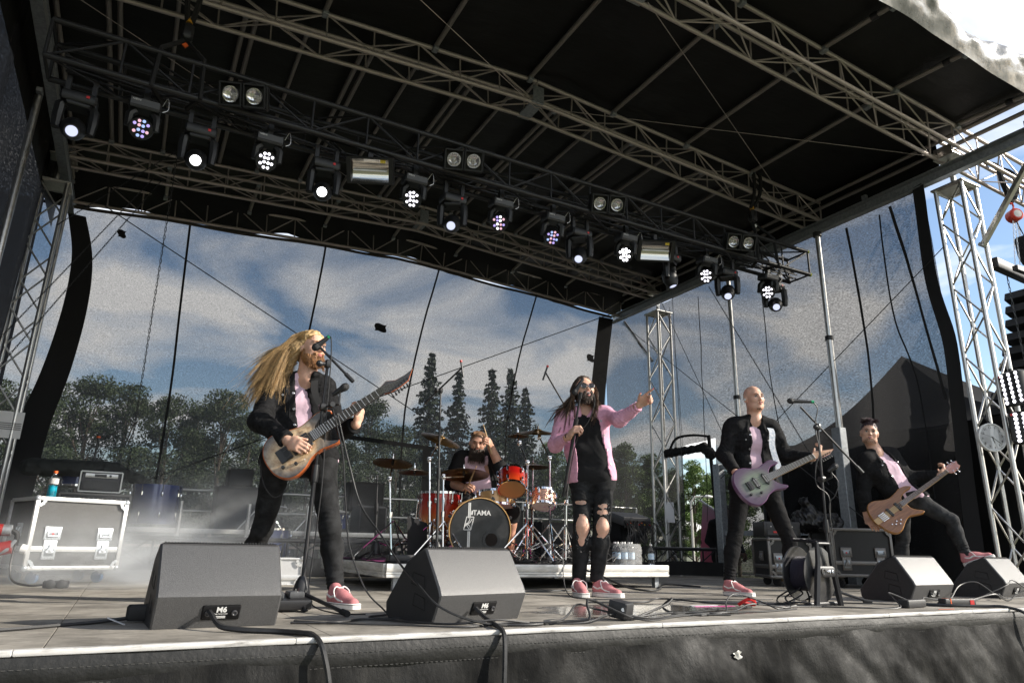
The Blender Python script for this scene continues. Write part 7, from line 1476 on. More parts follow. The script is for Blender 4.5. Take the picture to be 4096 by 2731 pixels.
for k in range(9): MB().tube((6.25+.05*k, 5.118, .70+.02*(k % 2)), (6.25+.05*k, 5.10, .70+.02*(k % 2)), .010, n=8).obj('knob', (redpl, orangepl, M('yellow_plastic', (.7, .5, .02), .4), blackpl)[k % 4], mx2)
rgc = random.Random(12); bnd = MB()
for k in range(26): x = 6.2+.5*rgc.random(); bnd.path([(x, 5.12, .75), (x+.1*rgc.uniform(-1, 1), 5.0, .62), (x+.15*rgc.uniform(-1, 1), 4.98, .40), (x+.2*rgc.uniform(-1, 1), 5.05, .22)], .006, 5, smooth=4)
bnd.obj('patch_cables', cable, mx2)
rail2 = thing('safety_rail', 'grey metal safety rail behind the mixer at the back right', 'railing', (6.6, 6.9, 0))
for z in (.55, .80, 1.05): bar('rail', (4.4, 6.98, z), (7.9, 6.98, z), .016, alu, rail2)
for x in (4.4, 5.6, 6.8, 7.9): bar('post', (x, 6.98, 0), (x, 6.98, 1.05), .018, alu, rail2)
# stands with orange-banded microphones of the waiting kit
for k, (x, y, z, lab) in enumerate(((-.42, 5.9, 1.40, 'black boom stand above the gear bag'), (1.42, 6.25, .98, 'orange-banded clamp stand left of the blond guitarist'), (1.55, 6.2, .80, 'low orange-banded clamp stand behind the leg of the guitarist'), (2.10, 6.2, 1.05, 'orange-banded stand between guitarist and kit'))):
    t = thing('clamp_stand', lab, 'stand', (x, y, .48), 'stands of the waiting blue kit'); bar('post', (x, y, .48), (x+.03, y, z), .011, blackmetal if k in (0, 3) else chrome, t); bar('arm', (x+.03, y, z), (x+.22, y+.03, z+(.12 if k == 0 else -.02)), .008, blackmetal if k == 0 else chrome, t); MB().tube((x+.03, y, z), (x+.03, y, z+.06), .018, n=10).obj('cap', blackpl, t); MB().tube((x+.03, y, z+.025), (x+.03, y, z+.042), .020, n=10).obj('band', orangepl, t)
    if k: bar('leg', (x, y, .75), (x-.22, y, .48), .009, chrome, t); bar('leg', (x, y, .75), (x+.2, y, .48), .009, chrome, t)
# ------------------------------------------------------------------ black lighting truss and the lamps on it
lt = truss('lighting_truss', 'long black box truss hung under the middle roof truss carrying the lamps', 'truss', [(-1.12, 3.05, 4.20), (7.78, 3.05, 4.20)], .34, .34, blackmetal, rc=.026, rb=.011, pitch=.52)
for k, (x, z) in enumerate(((7.78, .17), (7.78, -.17))): MB().tube((x-.01, 2.88, 4.20+z), (x+.012, 2.88, 4.20+z), .028, n=10).obj('end_cap', M('yellow_end_cap', (.45, .5, .05), .6), lt)
rgl = random.Random(3); cb = MB()
for k in range(9):
    y, z = 3.05+rgl.uniform(-.12, .12), 4.2+rgl.uniform(-.15, .0); cb.path([(-1+.8*i, y+rgl.uniform(-.05, .05), z+rgl.uniform(-.06, .05)) for i in range(12)], .010, 5, smooth=4)
tag(cb.obj('cable_bundle', cable), 'tangle of black cables lying inside the lighting truss', 'cables')
headm = M('lamp_housing', (.008, .0085, .0095), .45, 0, .2, 20); housing2 = M('lamp_base_housing', (.013, .0135, .015), .45)
def emitm(name, c, s): return M(name, (.02, .02, .02), .3, emit=c, estr=s)
E_hot = emitm('lamp_white_hot', (1, 1, 1), 6.); E_mid = emitm('lamp_bluish_white', (.70, .75, 1.), .75); E_led = emitm('led_white', (.92, .90, 1.), 2.2); E_ledv = emitm('led_violet', (.50, .40, .95), .8); E_ledp = emitm('led_pink', (.95, .55, .66), .7); E_ledb = emitm('led_blue', (.40, .55, 1.), .8)
def head_frame(n, up=(0, 0, 1)): n = V(n).normalized(); x = V(up).cross(n).normalized(); y = n.cross(x); return Matrix((x, y, n)).transposed(), x, y, n
def spot(lab, x, aim, lens, sc=1.):
    t = thing('spot_lamp', lab, 'stage lamp', (x, 3.05, 3.56), 'moving spot lamps on the lighting truss'); top = V((x, 3.05, 3.98)); c = V((x, 3.05, 3.56)); rot, ax, ay, n = head_frame(aim)
    MB().box(top-V((0, 0, .05)), (.36, .24, .12), Matrix.Rotation(.1, 3, 'X'), bev=.02).obj('base', housing2, t); MB().box(top+V((.09, -.125, -.05)), (.032, .006, .032)).obj('badge', redpl, t)
    for s_ in (-1, 1): MB().box(top+V((s_*.13, -.02, .10)), (.05, .06, .22)).obj('clamp', blackmetal, t)
    hx = V((ax.x, ax.y, 0)).normalized()
    for s_ in (-1, 1): MB().path([top+hx*s_*.10-V((0, 0, .11)), top+hx*s_*.165-V((0, 0, .16)), c+hx*s_*.17+V((0, 0, .12)), c+hx*s_*.165-V((0, 0, .03))], [.055, .06, .055, .045], 8).obj('yoke_arm', headm, t)
    MB().box(top-V((0, 0, .135)), (.26, .20, .06), Matrix((hx, V((-hx.y, hx.x, 0)), V((0, 0, 1)))).transposed(), bev=.02).obj('yoke_top', headm, t)
    hd = MB().lathe([(.02, -.17), (.09, -.16), (.120, -.10), (.128, .0), (.112, .08), (.088, .13), (.078, .155)], c, n, 26, capb=False).obj('head', headm, t); MB().lathe([(.078, .155), (.080, .162), (.064, .164), (.060, .150)], c, n, 26, capa=False, capb=False).obj('lens_ring', blackpl, hd)
    MB().lathe([(.001, .158), (.03, .156), (.060, .148)], c, n, 26).obj('lens', lens, hd); t.scale = (.72,)*3; t.location = (x, 3.05, 3.54); return t
def wash(lab, x, aim, mats, sc=1.):
    t = thing('led_wash_lamp', lab, 'stage lamp', (x, 3.05, 3.74), 'LED wash lamps on the lighting truss'); top = V((x, 3.02, 4.02)); c = V((x, 3.05, 3.74)); rot, ax, ay, n = head_frame(aim)
    MB().box(top-V((0, 0, .045)), (.30, .20, .10), Matrix.Rotation(.15, 3, 'X'), bev=.012).obj('base', housing2, t); MB().box(top+V((0, -.105, -.045)), (.27, .006, .072), Matrix.Rotation(.15, 3, 'X')).obj('label_plate', M('lamp_label_plate', (.055, .056, .060), .5), t)
    MB().box(top+V((0, 0, .08)), (.06, .06, .18)).obj('clamp', blackmetal, t)
    text('ROBIN', .026, wprint, mtx(top+V((-.08, -.112, -.028)), (-1, 0, 0), (0, 0, -1), (0, -1, 0)), t)
    hx = V((ax.x, ax.y, 0)).normalized()
    for s_ in (-1, 1): MB().path([top+hx*s_*.08-V((0, 0, .10)), top+hx*s_*.125-V((0, 0, .15)), c+hx*s_*.13], [.045, .048, .04], 8).obj('yoke_arm', headm, t)
    hd = MB().lathe([(.03, -.11), (.09, -.10), (.115, -.04), (.118, .06), (.112, .075)], c, n, 26).obj('head', headm, t)
    pts = [(.0, .028), (.0, -.028), (-.028*.0, 0)]
    P12 = [(-.020, .076), (.022, .078), (-.060, .046), (-.018, .034), (.018, .030), (.060, .046), (-.058, -.030), (-.020, -.012), (.022, -.020), (.058, -.024), (-.020, -.068), (.022, -.070)]
    for k, (u, v) in enumerate(P12):
        q = c+ax*u*1.05+ay*v*1.05+n*.076; MB().lathe([(.0165, -.002), (.0165, .004), (.012, .007), (.001, .0085)], q, n, 14).obj('led', mats[k % len(mats)], hd)
    MB().path([top+V((.16, -.05, .0)), top+V((.2, -.1, .08)), top+V((.22, -.1, -.05)), top+V((.17, -.1, -.1))], .003, 4, smooth=4).obj('safety_wire', alu, t); t.scale = (.80,)*3; t.location = (x, 3.05, 3.70)
    return t
down = V((-.35, -.80, -.52))
on = ['first', 'second', 'third', 'fourth', 'fifth', 'sixth', 'seventh', 'eighth']
SP = [(-.85, (.05, -.80, -.60), E_mid), (.07, (-.05, -.85, -.5), E_hot), (1.17, (-.22, -.85, -.5), E_hot), (2.50, (-.40, -.75, -.62), E_mid), (4.08, (-.55, -.6, -.75), E_mid), (5.41, (.15, -.25, -.95), E_mid), (6.37, (-.6, -.55, -.75), E_mid), (7.24, (-.62, -.62, -.6), E_mid)]
for k, (x, a, m) in enumerate(SP): spot(f'{on[k]} moving spot lamp from the left under the lighting truss', x, a, m)
LE = [(-.38, (-.02, -.85, -.5), [E_ledp, E_ledb, E_ledv]), (.64, (-.12, -.88, -.45), [E_led]), (2.06, (-.40, -.80, -.45), [E_led]), (3.05, (-.45, -.70, -.62), [E_ledv, E_led, E_ledp]), (3.71, (-.2, -.55, -.62), [E_ledb, E_ledp, E_ledv]), (4.73, (-.60, -.68, -.45), [emitm('led_hot', (.97, .95, 1.), 9.)]), (6.01, (-.66, -.62, -.45), [E_led]), (7.11, (-.68, -.60, -.45), [E_led])]
for k, (x, a, ms_) in enumerate(LE): wash(f'{on[k]} twelve-lens LED lamp from the left under the lighting truss', x, a, ms_)
bulb = M('warm_reflector', (.86, .85, .84), .16, 1.); wires = M('guard_wire', (.25, .25, .26), .4, .8)
for k, (x, z) in enumerate(((.34, 4.10), (2.47, 4.11), (4.27, 4.10), (6.34, 4.12))):
    t = thing('blinder_lamp', f'{on[k]} twin-lens blinder from the left on the front of the lighting truss', 'stage lamp', (x, 2.76, z), 'twin blinders on the lighting truss'); rot, ax, ay, n = head_frame((-.30, -.82, -.42)); c = V((x, 2.74, z)); r3 = Matrix((ax, ay, n)).transposed()
    MB().box(c-n*.078, (.42, .22, .07), r3, bev=.015).obj('housing', headm, t)
    for s_ in (-1, 1):
        q = c+ax*s_*.10; fr_ = MB()
        for u, v, w_, h_ in ((0, .095, .19, .018), (0, -.095, .19, .018), (.088, 0, .016, .19), (-.088, 0, .016, .19)): fr_.box(q+ax*u+ay*v-n*.008, (w_, h_, .05), r3, bev=.004)
        fr_.obj('frame', housing2, t); MB().lathe([(.001, -.035), (.035, -.030), (.060, -.012), (.070, .002)], q, n, 26, capa=False, capb=False).obj('reflector', bulb, t); MB().ell(q-n*.015, .012, n=8, k=6).obj('bulb', M('bulb_glass', (.85, .83, .80), .1), t)
        for u in (-.045, -.022, 0, .022, .045): L_ = math.sqrt(.066**2-u*u); bar('guard', q+ax*u-ay*L_+n*.004, q+ax*u+ay*L_+n*.004, .0013, wires, t, 4); bar('guard', q+ay*u-ax*L_+n*.004, q+ay*u+ax*L_+n*.004, .0013, wires, t, 4)
    MB().box(c-n*.08+V((0, .06, 0)), (.04, .10, .05)).obj('clamp', blackmetal, t)
for k, (x, z) in enumerate(((1.56, 3.80), (5.08, 3.77))):
    t = thing('strobe_lamp', ('left' if k == 0 else 'right')+' rectangular strobe with mirror reflector under the lighting truss', 'stage lamp', (x, 2.9, z), 'strobes on the lighting truss'); rot, ax, ay, n = head_frame((-.35, -.75, -.55)); c = V((x, 2.9, z)); r3 = Matrix((ax, ay, n)).transposed()
    MB().box(c-n*.115, (.44, .25, .10), r3, bev=.008).obj('housing', headm, t)
    for u, v, w_, h_ in ((0, .118, .44, .016), (0, -.118, .44, .016), (.20, 0, .04, .22), (-.20, 0, .04, .22)): MB().box(c+ax*u+ay*v-n*.012, (w_, h_, .03), r3).obj('frame', headm, t)
    MB().grid(lambda u, v: c+ax*(.36*(u-.5))+ay*(.215*(v-.5))-n*(.012+.045*math.sin(v*math.pi)), 4, 12).obj('reflector', M('mirror_reflector', (.62, .60, .54), .10, 1., bump=.05, bscale=14), t, smooth=180); bar('flash_tube', c-ax*.16-n*.03, c+ax*.16-n*.03, .008, M('tube_glass', (.85, .86, .85), .1), t)
    MB().box(c+ax*.125+ay*.09-n*.008, (.05, .03, .002), r3).obj('sticker', M('yellow_sticker', (.6, .45, .05), .5), t); MB().box(c+V((0, .03, .15)), (.05, .05, .14)).obj('clamp', blackmetal, t)
# ------------------------------------------------------------------ hoists, slings, chains
def chain(lab, a, b, r=.011, link=.036, m=steel, grp='hanging chains', name='chain'):
    a, b = V(a), V(b); t = thing(name, lab, 'chain', a, grp); d = (b-a); n = int(d.length/link); d.normalize(); x, y, z = frame(d); mb = MB()
    for i in range(n):
        c = a+d*link*(i+.5); s_ = x if i % 2 else y; w = r*.75; mb.path([c-d*link*.6+s_*w*.4, c-d*link*.35+s_*w, c+d*link*.35+s_*w, c+d*link*.6+s_*w*.4, c+d*link*.6-s_*w*.4, c+d*link*.35-s_*w, c-d*link*.35-s_*w, c-d*link*.6-s_*w*.4, c-d*link*.6+s_*w*.4], r*.36, 4, cap=False)
    tag(mb.obj('links', m, t), kind='stuff'); return t
for x, lab in ((-.17, 'black chain hoist holding the left end of the lighting truss'), (6.95, 'black chain hoist holding the right end of the lighting truss')):
    t = thing('chain_hoist', lab, 'chain hoist', (x, 3.05, 4.4), 'chain hoists of the lighting truss'); z = ZB+roofz(x)
    for s_ in (-1, 1): MB().path([(x+s_*.03, 3.12, z+.32), (x+s_*.06, 2.93, z+.30), (x+s_*.05, 2.94, z+.0), (x+s_*.02, 3.05, z-.18)], .026, 5, smooth=4).obj('sling', blackcloth, t)
    MB().box((x, 3.05, z-.30), (.10, .10, .16), bev=.02).obj('motor', blackpl, t); MB().tube((x, 3.05, z-.2), (x, 3.05, z-.16), .03).obj('shackle', M('yellow_steel', (.5, .25, .02), .5), t)
    for s_ in (-1, 1): MB().path([(x+s_*.02, 3.05, z-.40), (x+s_*.17, 2.88, 4.42), (x+s_*.19, 2.86, 4.02), (x+s_*.1, 3.05, 4.0)], .022, 5).obj('sling', blackcloth, t)
    MB().box((x, 3.02, z-.46), (.035, .02, .04), Matrix.Rotation(.7, 3, 'Y')).obj('tag', whitepl if x > 0 else orangepl, t)
chain('thin dark chain hanging from the left hoist down to the racks', (-.10, 3.6, 4.6), (-.05, 5.4, .95), .010, .04, blackmetal); chain('long dark chain hanging left of the tower from the rear truss', (-.35, 6.5, 4.95), (-1.5, 5.2, 1.95), .009, .04, blackmetal); chain('second long dark chain slanting from the rear truss to the left net', (-.25, 6.5, 4.95), (-1.45, 5.3, 1.7), .009, .04, blackmetal); chain('dark chain slanting across the upper left below the first LED lamp', (.55, 3.4, 4.55), (-1.25, 6.2, 3.9), .008, .04, blackmetal)
chain('thin chain hanging before the right net near the rear tower', (8.0, 5.9, 4.7), (8.0, 5.85, .3), .008, .04, blackmetal); chain('slanting pair chain before the right net', (8.0, 6.2, 4.7), (8.0, 4.3, .9), .008, .04, blackmetal); chain('slanting chain before the right net in the middle', (8.0, 5.0, 4.6), (8.0, 3.1, 1.2), .010, .045, blackmetal)
# red hoist and line array on the truss outside the right tower
rh = thing('chain_hoist', 'red chain hoist hanging from the outer end of the front truss', 'chain hoist', (9.45, 1.05, 4.5)); c = V((9.45, 1.05, 4.56)); redh = M('hoist_red', (.55, .035, .015), .4)
MB().box(c, (.10, .12, .12), bev=.02).obj('housing', redh, rh); MB().lathe([(.065, -.07), (.085, -.05), (.085, .05), (.065, .07)], c, (-.5, -.86, 0), 20).obj('drum', redh, rh); MB().lathe([(.05, .071), (.001, .074)], c, (-.5, -.86, 0), 18).obj('face_plate', M('hoist_plate', (.6, .58, .55), .4), rh); MB().path([c+V((0, 0, .09)), c+V((.03, 0, .14)), c+V((0, 0, .19)), c+V((-.03, 0, .16))], .012, 6, smooth=4).obj('hook', redh, rh)
for s_ in (-1, 1): MB().path([c+V((0, 0, .20)), c+V((s_*.16, -.02, .40)), c+V((s_*.18, 0, .66)), c+V((s_*.12, .15, .80))], .032, 6, smooth=4).obj('sling', blackcloth, rh)
for dx_, zb in ((-.05, 3.75), (-.01, 3.7), (.04, 4.1), (.06, 4.0)): chain({-.05: 'leftmost', -.01: 'second', .04: 'third', .06: 'rightmost'}[dx_]+' thin chain hanging from the red hoist', c+V((dx_, 0, -.07)), (c.x+dx_*3-.1, 1.05, zb), .008, .035, alu, 'chains of the red hoist')
bk = thing('chain_bag', 'black chain bag hanging under the red hoist', 'bag', (9.52, 1.05, 3.95)); MB().lathe([(.09, 0), (.12, .12), (.125, .34)], (9.56, 1.02, 3.92), n=18, capb=False).obj('bag', blackcloth, bk); bar('strap', (9.56, 1.02, 4.24), (9.47, 1.05, 4.5), .006, blackcloth, bk)
la = thing('line_array', 'black hanging line array of loudspeaker boxes beyond the right tower', 'loudspeaker', (9.4, 1.0, 3.6)); MB().box((9.35, 1.0, 3.66), (1.5, .10, .13), Matrix.Rotation(.06, 3, 'Y'), bev=.01).obj('fly_frame', blackmetal, la); MB().box((9.35, .85, 3.62), (1.2, .06, .06)).obj('fly_frame', blackmetal, la)
for k in range(9):
    z = 3.42-.175*k; x = 9.22-.03*k+.0015*k*k; yy = 1.0+.012*k*k*.5; pr_ = [(-.02, .075), (.60, .075), (.60, -.075), (.05, -.06), (-.06, -.02)]
    mt_ = Matrix(((1, 0, 0, x), (0, 0, 1, yy), (0, 1, 0, z), (0, 0, 0, 1))); MB().prism(pr_, -.22, .22, mt_, bev=.006).obj('box', M('array_black', (.014, .014, .015), .5, bump=.2, bscale=150), la); MB().path([(x, yy-.2, z), (x-.08, yy-.15, z-.06), (x+.02, yy-.1, z-.12)], .008, 4, smooth=3).obj('cable', cable, la)
chain('long chain hanging from the fly frame beside the line array', (8.86, 1.0, 3.58), (9.0, 1.05, 2.2), .011, .045, blackmetal); wire('array_cable', 'thin grey cable hanging down along the line array', 'cable', [(9.1, .85, 3.6), (9.12, .85, 2.9), (9.05, .85, 2.3), (8.98, .9, 1.6)], .006, M('grey_cable', (.25, .25, .25), .6), None, 5)
# LED floods and wall clock on the front right tower
def flood(lab, c, yaw_, cols, rows, w, h):
    t = thing('led_flood', lab, 'stage lamp', c, 'LED floods on the front right tower'); n = V((math.sin(yaw_), -math.cos(yaw_), -.05)); rot, ax, ay, n = head_frame(n); c = V(c); r3 = Matrix((ax, ay, n)).transposed(); MB().box(c-n*.06, (w, h, .12), r3, bev=.02).obj('housing', headm, t)
    for k in range(9): MB().box(c-n*.12+ay*(-h*.4+h*.1*k), (w*.92, .010, .05), r3).obj('fin', headm, t)
    for i in range(cols):
        for j in range(rows): q = c+ax*(-.30*w+(.72*w)*(i/(max(1, cols-1))))*(1 if cols > 1 else 0)+ay*(-.40*h+.80*h*j/(rows-1)); MB().lathe([(.020, 0), (.018, .005), (.001, .007)], q+n*.001, n, 12).obj('led', E_led, t)
    MB().box(c-ax*w*.40+ay*h*.40+n*.002, (.025, .025, .004), r3).obj('badge', redpl, t); MB().tube(c+ay*h*.5-n*.05, c+ay*(h*.5+.03)-n*.05, .02).obj('knob', blackpl, t); return t
flood('upper LED flood on the front right tower turned sideways', (8.02, .80, 2.07), R(-112), 3, 7, .26, .36); flood('lower LED flood facing the audience on the front right tower', (8.10, .74, 1.66), R(-66), 4, 7, .30, .34)
for z in (2.07, 1.66): MB().box((8.16, .90, z), (.05, .16, .04)).obj('bracket', blackmetal, [o for o in COL.objects if o.get('label', '').startswith('upper LED' if z > 2 else 'lower LED')][0])
ck = thing('wall_clock', 'round white wall clock strapped to the front right tower', 'clock', (8.0, 1.12, 1.58)); rot, ax, ay, n = head_frame((-.45, -.89, -.02)); rollm = Matrix.Rotation(R(8), 3, n); ax, ay = rollm @ ax, rollm @ ay; cc = V((7.98, 1.04, 1.575)); CR = .150
MB().lathe([(CR*.9, -.035), (CR, -.03), (CR*1.02, .0), (CR*1.0, .010), (CR*.93, .012), (CR*.92, .0)], cc, n, 48).obj('rim', whitepl, ck); MB().lathe([(.001, .002), (CR*.93, .002)], cc, n, 48).obj('face', M('clock_face', (.92, .92, .93), .6), ck); dk = M('clock_black', (.02, .02, .022), .5)
for hnum in range(12):
    a = math.pi/2-(hnum+1)*math.pi/6; text(str(hnum+1), .034, dk, mtx(cc+ax*math.cos(a)*CR*.72+ay*math.sin(a)*CR*.72+n*.003, ax, ay), ck, 'numeral')
for k in range(60): a = k*math.pi/30; p = cc+ax*math.cos(a)*CR*.89+ay*math.sin(a)*CR*.89+n*.003; d = ax*math.cos(a)+ay*math.sin(a); MB().box(p, (.010 if k % 5 == 0 else .005, .0015 if k % 5 else .003, .001), Matrix((d, n.cross(d), n)).transposed()).obj('tick', dk, ck, smooth=0)
def hand_(ang, L_, w, z): a = math.pi/2-ang; d = ax*math.cos(a)+ay*math.sin(a); MB().box(cc+d*L_*.42+n*z, (L_*1.15, w, .0015), Matrix((d, n.cross(d), n)).transposed()).obj('hand', dk, ck, smooth=0)
hand_(R(180-8), CR*.42, .006, .006); hand_(R(136), CR*.62, .005, .007); hand_(R(298), CR*.74, .0015, .008); MB().lathe([(.006, .004), (.006, .009)], cc, n, 12).obj('pin', dk, ck); MB().box(cc+ay*(CR+.05)-n*.01, (.02, .12, .008), Matrix((ax, ay, n)).transposed() @ Matrix.Rotation(.5, 3, 'Z')).obj('strap', rubber, ck)
# ------------------------------------------------------------------ microphones and stands at the front
micstand('tall black microphone stand with boom in front of the blond guitarist', (.95, 1.29, 0), (.970, 1.278, 1.44), ((.915, 1.308, 1.552), (1.12, 1.20, 1.33)), [(1.085, .80, 0), (.62, 1.45, 0), (1.03, 1.42, 0)], .53)
micbody(None, (.893, 1.321, 1.545), (.962, 1.284, 1.618), lab='black vocal microphone with green plug hiding the face of the blond guitarist', grp='vocal microphones', ringm=greenpl)
micbody(None, (1.068, 1.170, 1.286), (1.000, 1.206, 1.232), lab='foam-capped black microphone clamped below the boom of the left stand', grp='clamped spare microphones'); 
cl = thing('microphone_clamp', 'small clamp arm on the left microphone stand', 'clamp', (.99, 1.24, 1.17)); MB().path([(.967, 1.28, 1.165), (1.0, 1.24, 1.17), (1.042, 1.184, 1.175), (1.04, 1.186, 1.25)], .008, 6).box((.968, 1.28, 1.165), (.05, .05, .04), bev=.008).tube((1.0, 1.22, 1.17), (1.0, 1.17, 1.17), .016, n=12).obj('arm', blackpl, cl)
sgs = thing('microphone_stand', 'straight black microphone stand gripped and tilted by the singer', 'microphone stand', PJ['S']['micb'], 'black microphone stands'); a, b = V(PJ['S']['micb']), V(PJ['S']['mict']); d = (b-a).normalized(); J_ = V(FIGS[1].J['wrR'])
off = V((0, 0, 0)); MB().tube(a, a.lerp(b, .60), .0135, n=12).obj('lower_tube', blackmetal, sgs); MB().tube(a.lerp(b, .60), b-d*.12, .0095, n=12).obj('upper_tube', blackmetal, sgs); MB().tube(a.lerp(b, .555), a.lerp(b, .68), .020, n=14).obj('clutch', blackpl, sgs); MB().tube(b-d*.13, b-d*.08, .016, n=12).obj('clip', blackpl, sgs)
micbody(None, b+V((-.06, .03, -.085)), b+V((.0, -.01, .03)), lab='black vocal microphone before the mouth of the singer', grp='vocal microphones')
micstand('black microphone stand with long boom right of the bald guitarist', (4.84, .79, 0), (4.865, .775, 1.35), ((4.756, .835, 1.515), (5.15, .62, .985)), [(5.05, .62, 0), (4.62, .72, 0), (4.86, 1.05, 0)], .42)
micbody(None, (4.684, .874, 1.563), (4.850, .785, 1.558), lab='black and red vocal microphone with green plug right of the bald guitarist', grp='vocal microphones', ringm=greenpl); micbody(None, (4.918, .691, 1.030), (4.860, .722, .985), lab='foam-capped black microphone clamped to the right stand', grp='clamped spare microphones')
cl = thing('microphone_clamp', 'small clamp arm on the right microphone stand', 'clamp', (4.87, .74, .93)); MB().path([(4.855, .78, .93), (4.87, .745, .925), (4.885, .71, .94), (4.885, .71, 1.0)], .008, 6).box((4.855, .78, .93), (.05, .05, .04), bev=.008).obj('arm', blackpl, cl)
# ------------------------------------------------------------------ cables
def cab(lab, pts, r=.0055, m=cable, sub=7, grp='cables lying on the stage'): return tag(MB().path(pts, r, 6, smooth=sub).obj('cable', m), lab, 'cable', grp)
F0 = .0065
cab('thick cable dropping from the left monitor over the stage edge', [(.385, .475, .068), (.392, .43, .058), (.42, .35, .022), (.50, .28, .012), (.63, .20, .010), (.70, .10, .012), (.735, .02, .008), (.755, -.07, -.04), (.79, -.11, -.22), (.83, -.12, -.60), (.84, -.12, -1.2)], .0115)
cab('thick cable hanging over the stage edge before the centre monitor', [(1.605, .345, .066), (1.62, .27, .03), (1.60, .12, .012), (1.575, .03, .010), (1.555, -.06, -.03), (1.53, -.11, -.25), (1.52, -.12, -.7), (1.52, -.12, -1.2)], .0115)
cab('thick cable hanging over the stage edge at the right', [(5.30, .42, .012), (5.45, .25, .012), (5.62, .12, .012), (5.72, .01, .012), (5.78, -.10, -.05), (5.83, -.16, -.3), (5.85, -.17, -.7), (5.85, -.16, -1.2)], .0115)
cab('cable running in from the left edge to the left monitor', [(-.75, .52, F0), (-.4, .60, F0), (-.1, .78, F0), (.08, .82, .02), (.18, .85, .03)], .009)
pl = thing('power_plug', 'black plug with white tag at the left side of the left monitor', 'plug', (.1, .78, 0)); MB().box((.12, .80, .045), (.10, .05, .07), bev=.012).obj('plug', rubber, pl); MB().box((.04, .76, .012), (.09, .05, .002), Matrix.Rotation(.4, 3, 'Y')).obj('tag', paper, pl)
cab('guitar cable hanging from the blond guitarist to the floor', [(1.02, 1.24, 1.15), (1.06, 1.20, 1.0), (1.09, 1.16, .85), (1.12, 1.14, .60), (1.16, 1.12, .35), (1.25, 1.05, .12), (1.33, .95, .02), (1.30, .80, F0), (1.18, .72, F0), (1.20, .62, F0), (1.40, .58, F0), (1.7, .44, F0)], .0045)
cab('thin cable running down from the left stand across the centre monitor', [(1.04, 1.20, 1.12), (1.10, 1.05, .80), (1.158, .951, .572), (1.23, .79, .417), (1.280, .585, .268), (1.310, .386, .175), (1.36, .24, .09), (1.50, .16, .03), (1.7, .15, F0), (2.1, .22, F0)], .0055)
cab('mic cable hanging from the top of the left stand', [(.962, 1.284, 1.62), (.975, 1.27, 1.60), (.985, 1.262, 1.45), (.99, 1.26, 1.1), (1.0, 1.25, .7), (.99, 1.26, .3), (.98, 1.2, .06), (1.05, 1.0, F0), (1.2, .85, F0)], .0038)
cab('cable looping from the guitar jack of the blond guitarist', [(.83, 1.36, .72), (.82, 1.36, .66), (.76, 1.40, .62), (.70, 1.46, .70), (.67, 1.52, .85)], .0035)
cab('mic cable falling from the stand of the singer', [(3.12, 1.60, 1.66), (3.16, 1.57, 1.62), (3.22, 1.58, 1.52), (3.19, 1.62, 1.36), (3.13, 1.70, 1.22), (3.12, 1.80, .95), (3.08, 1.82, .6), (3.05, 1.80, .25), (3.0, 1.66, .04), (3.08, 1.52, F0), (3.4, 1.44, F0), (3.9, 1.36, F0), (4.3, 1.2, F0), (4.6, 1.15, F0)], .0042)
cab('mic cable hanging along the right microphone stand', [(4.85, .785, 1.558), (4.88, .77, 1.5), (4.84, .78, 1.35), (4.85, .77, 1.15), (4.81, .79, 1.02), (4.80, .79, .88), (4.88, .75, .78), (4.86, .77, .5), (4.83, .78, .25), (4.78, .70, .02), (4.65, .6, F0)], .004)
cab('pale cable loop at the right microphone stand', [(4.885, .71, .98), (4.93, .69, .90), (4.90, .71, .80), (4.87, .75, .72), (4.89, .76, .45), (4.90, .77, .2)], .0035)
cab('thick black cable drooping from the drum riser to the floor', [(3.78, 2.66, .19), (3.95, 2.55, .12), (4.1, 2.35, .03), (4.3, 2.25, F0), (4.6, 2.5, F0), (5.0, 2.9, .02), (5.3, 2.7, F0)], .010)
cab('flat cable lying behind the singer', [(1.9, 2.35, F0), (2.5, 2.42, F0), (3.1, 2.38, F0), (3.7, 2.45, F0)], .0055, darkgrey)
rgk = random.Random(21)
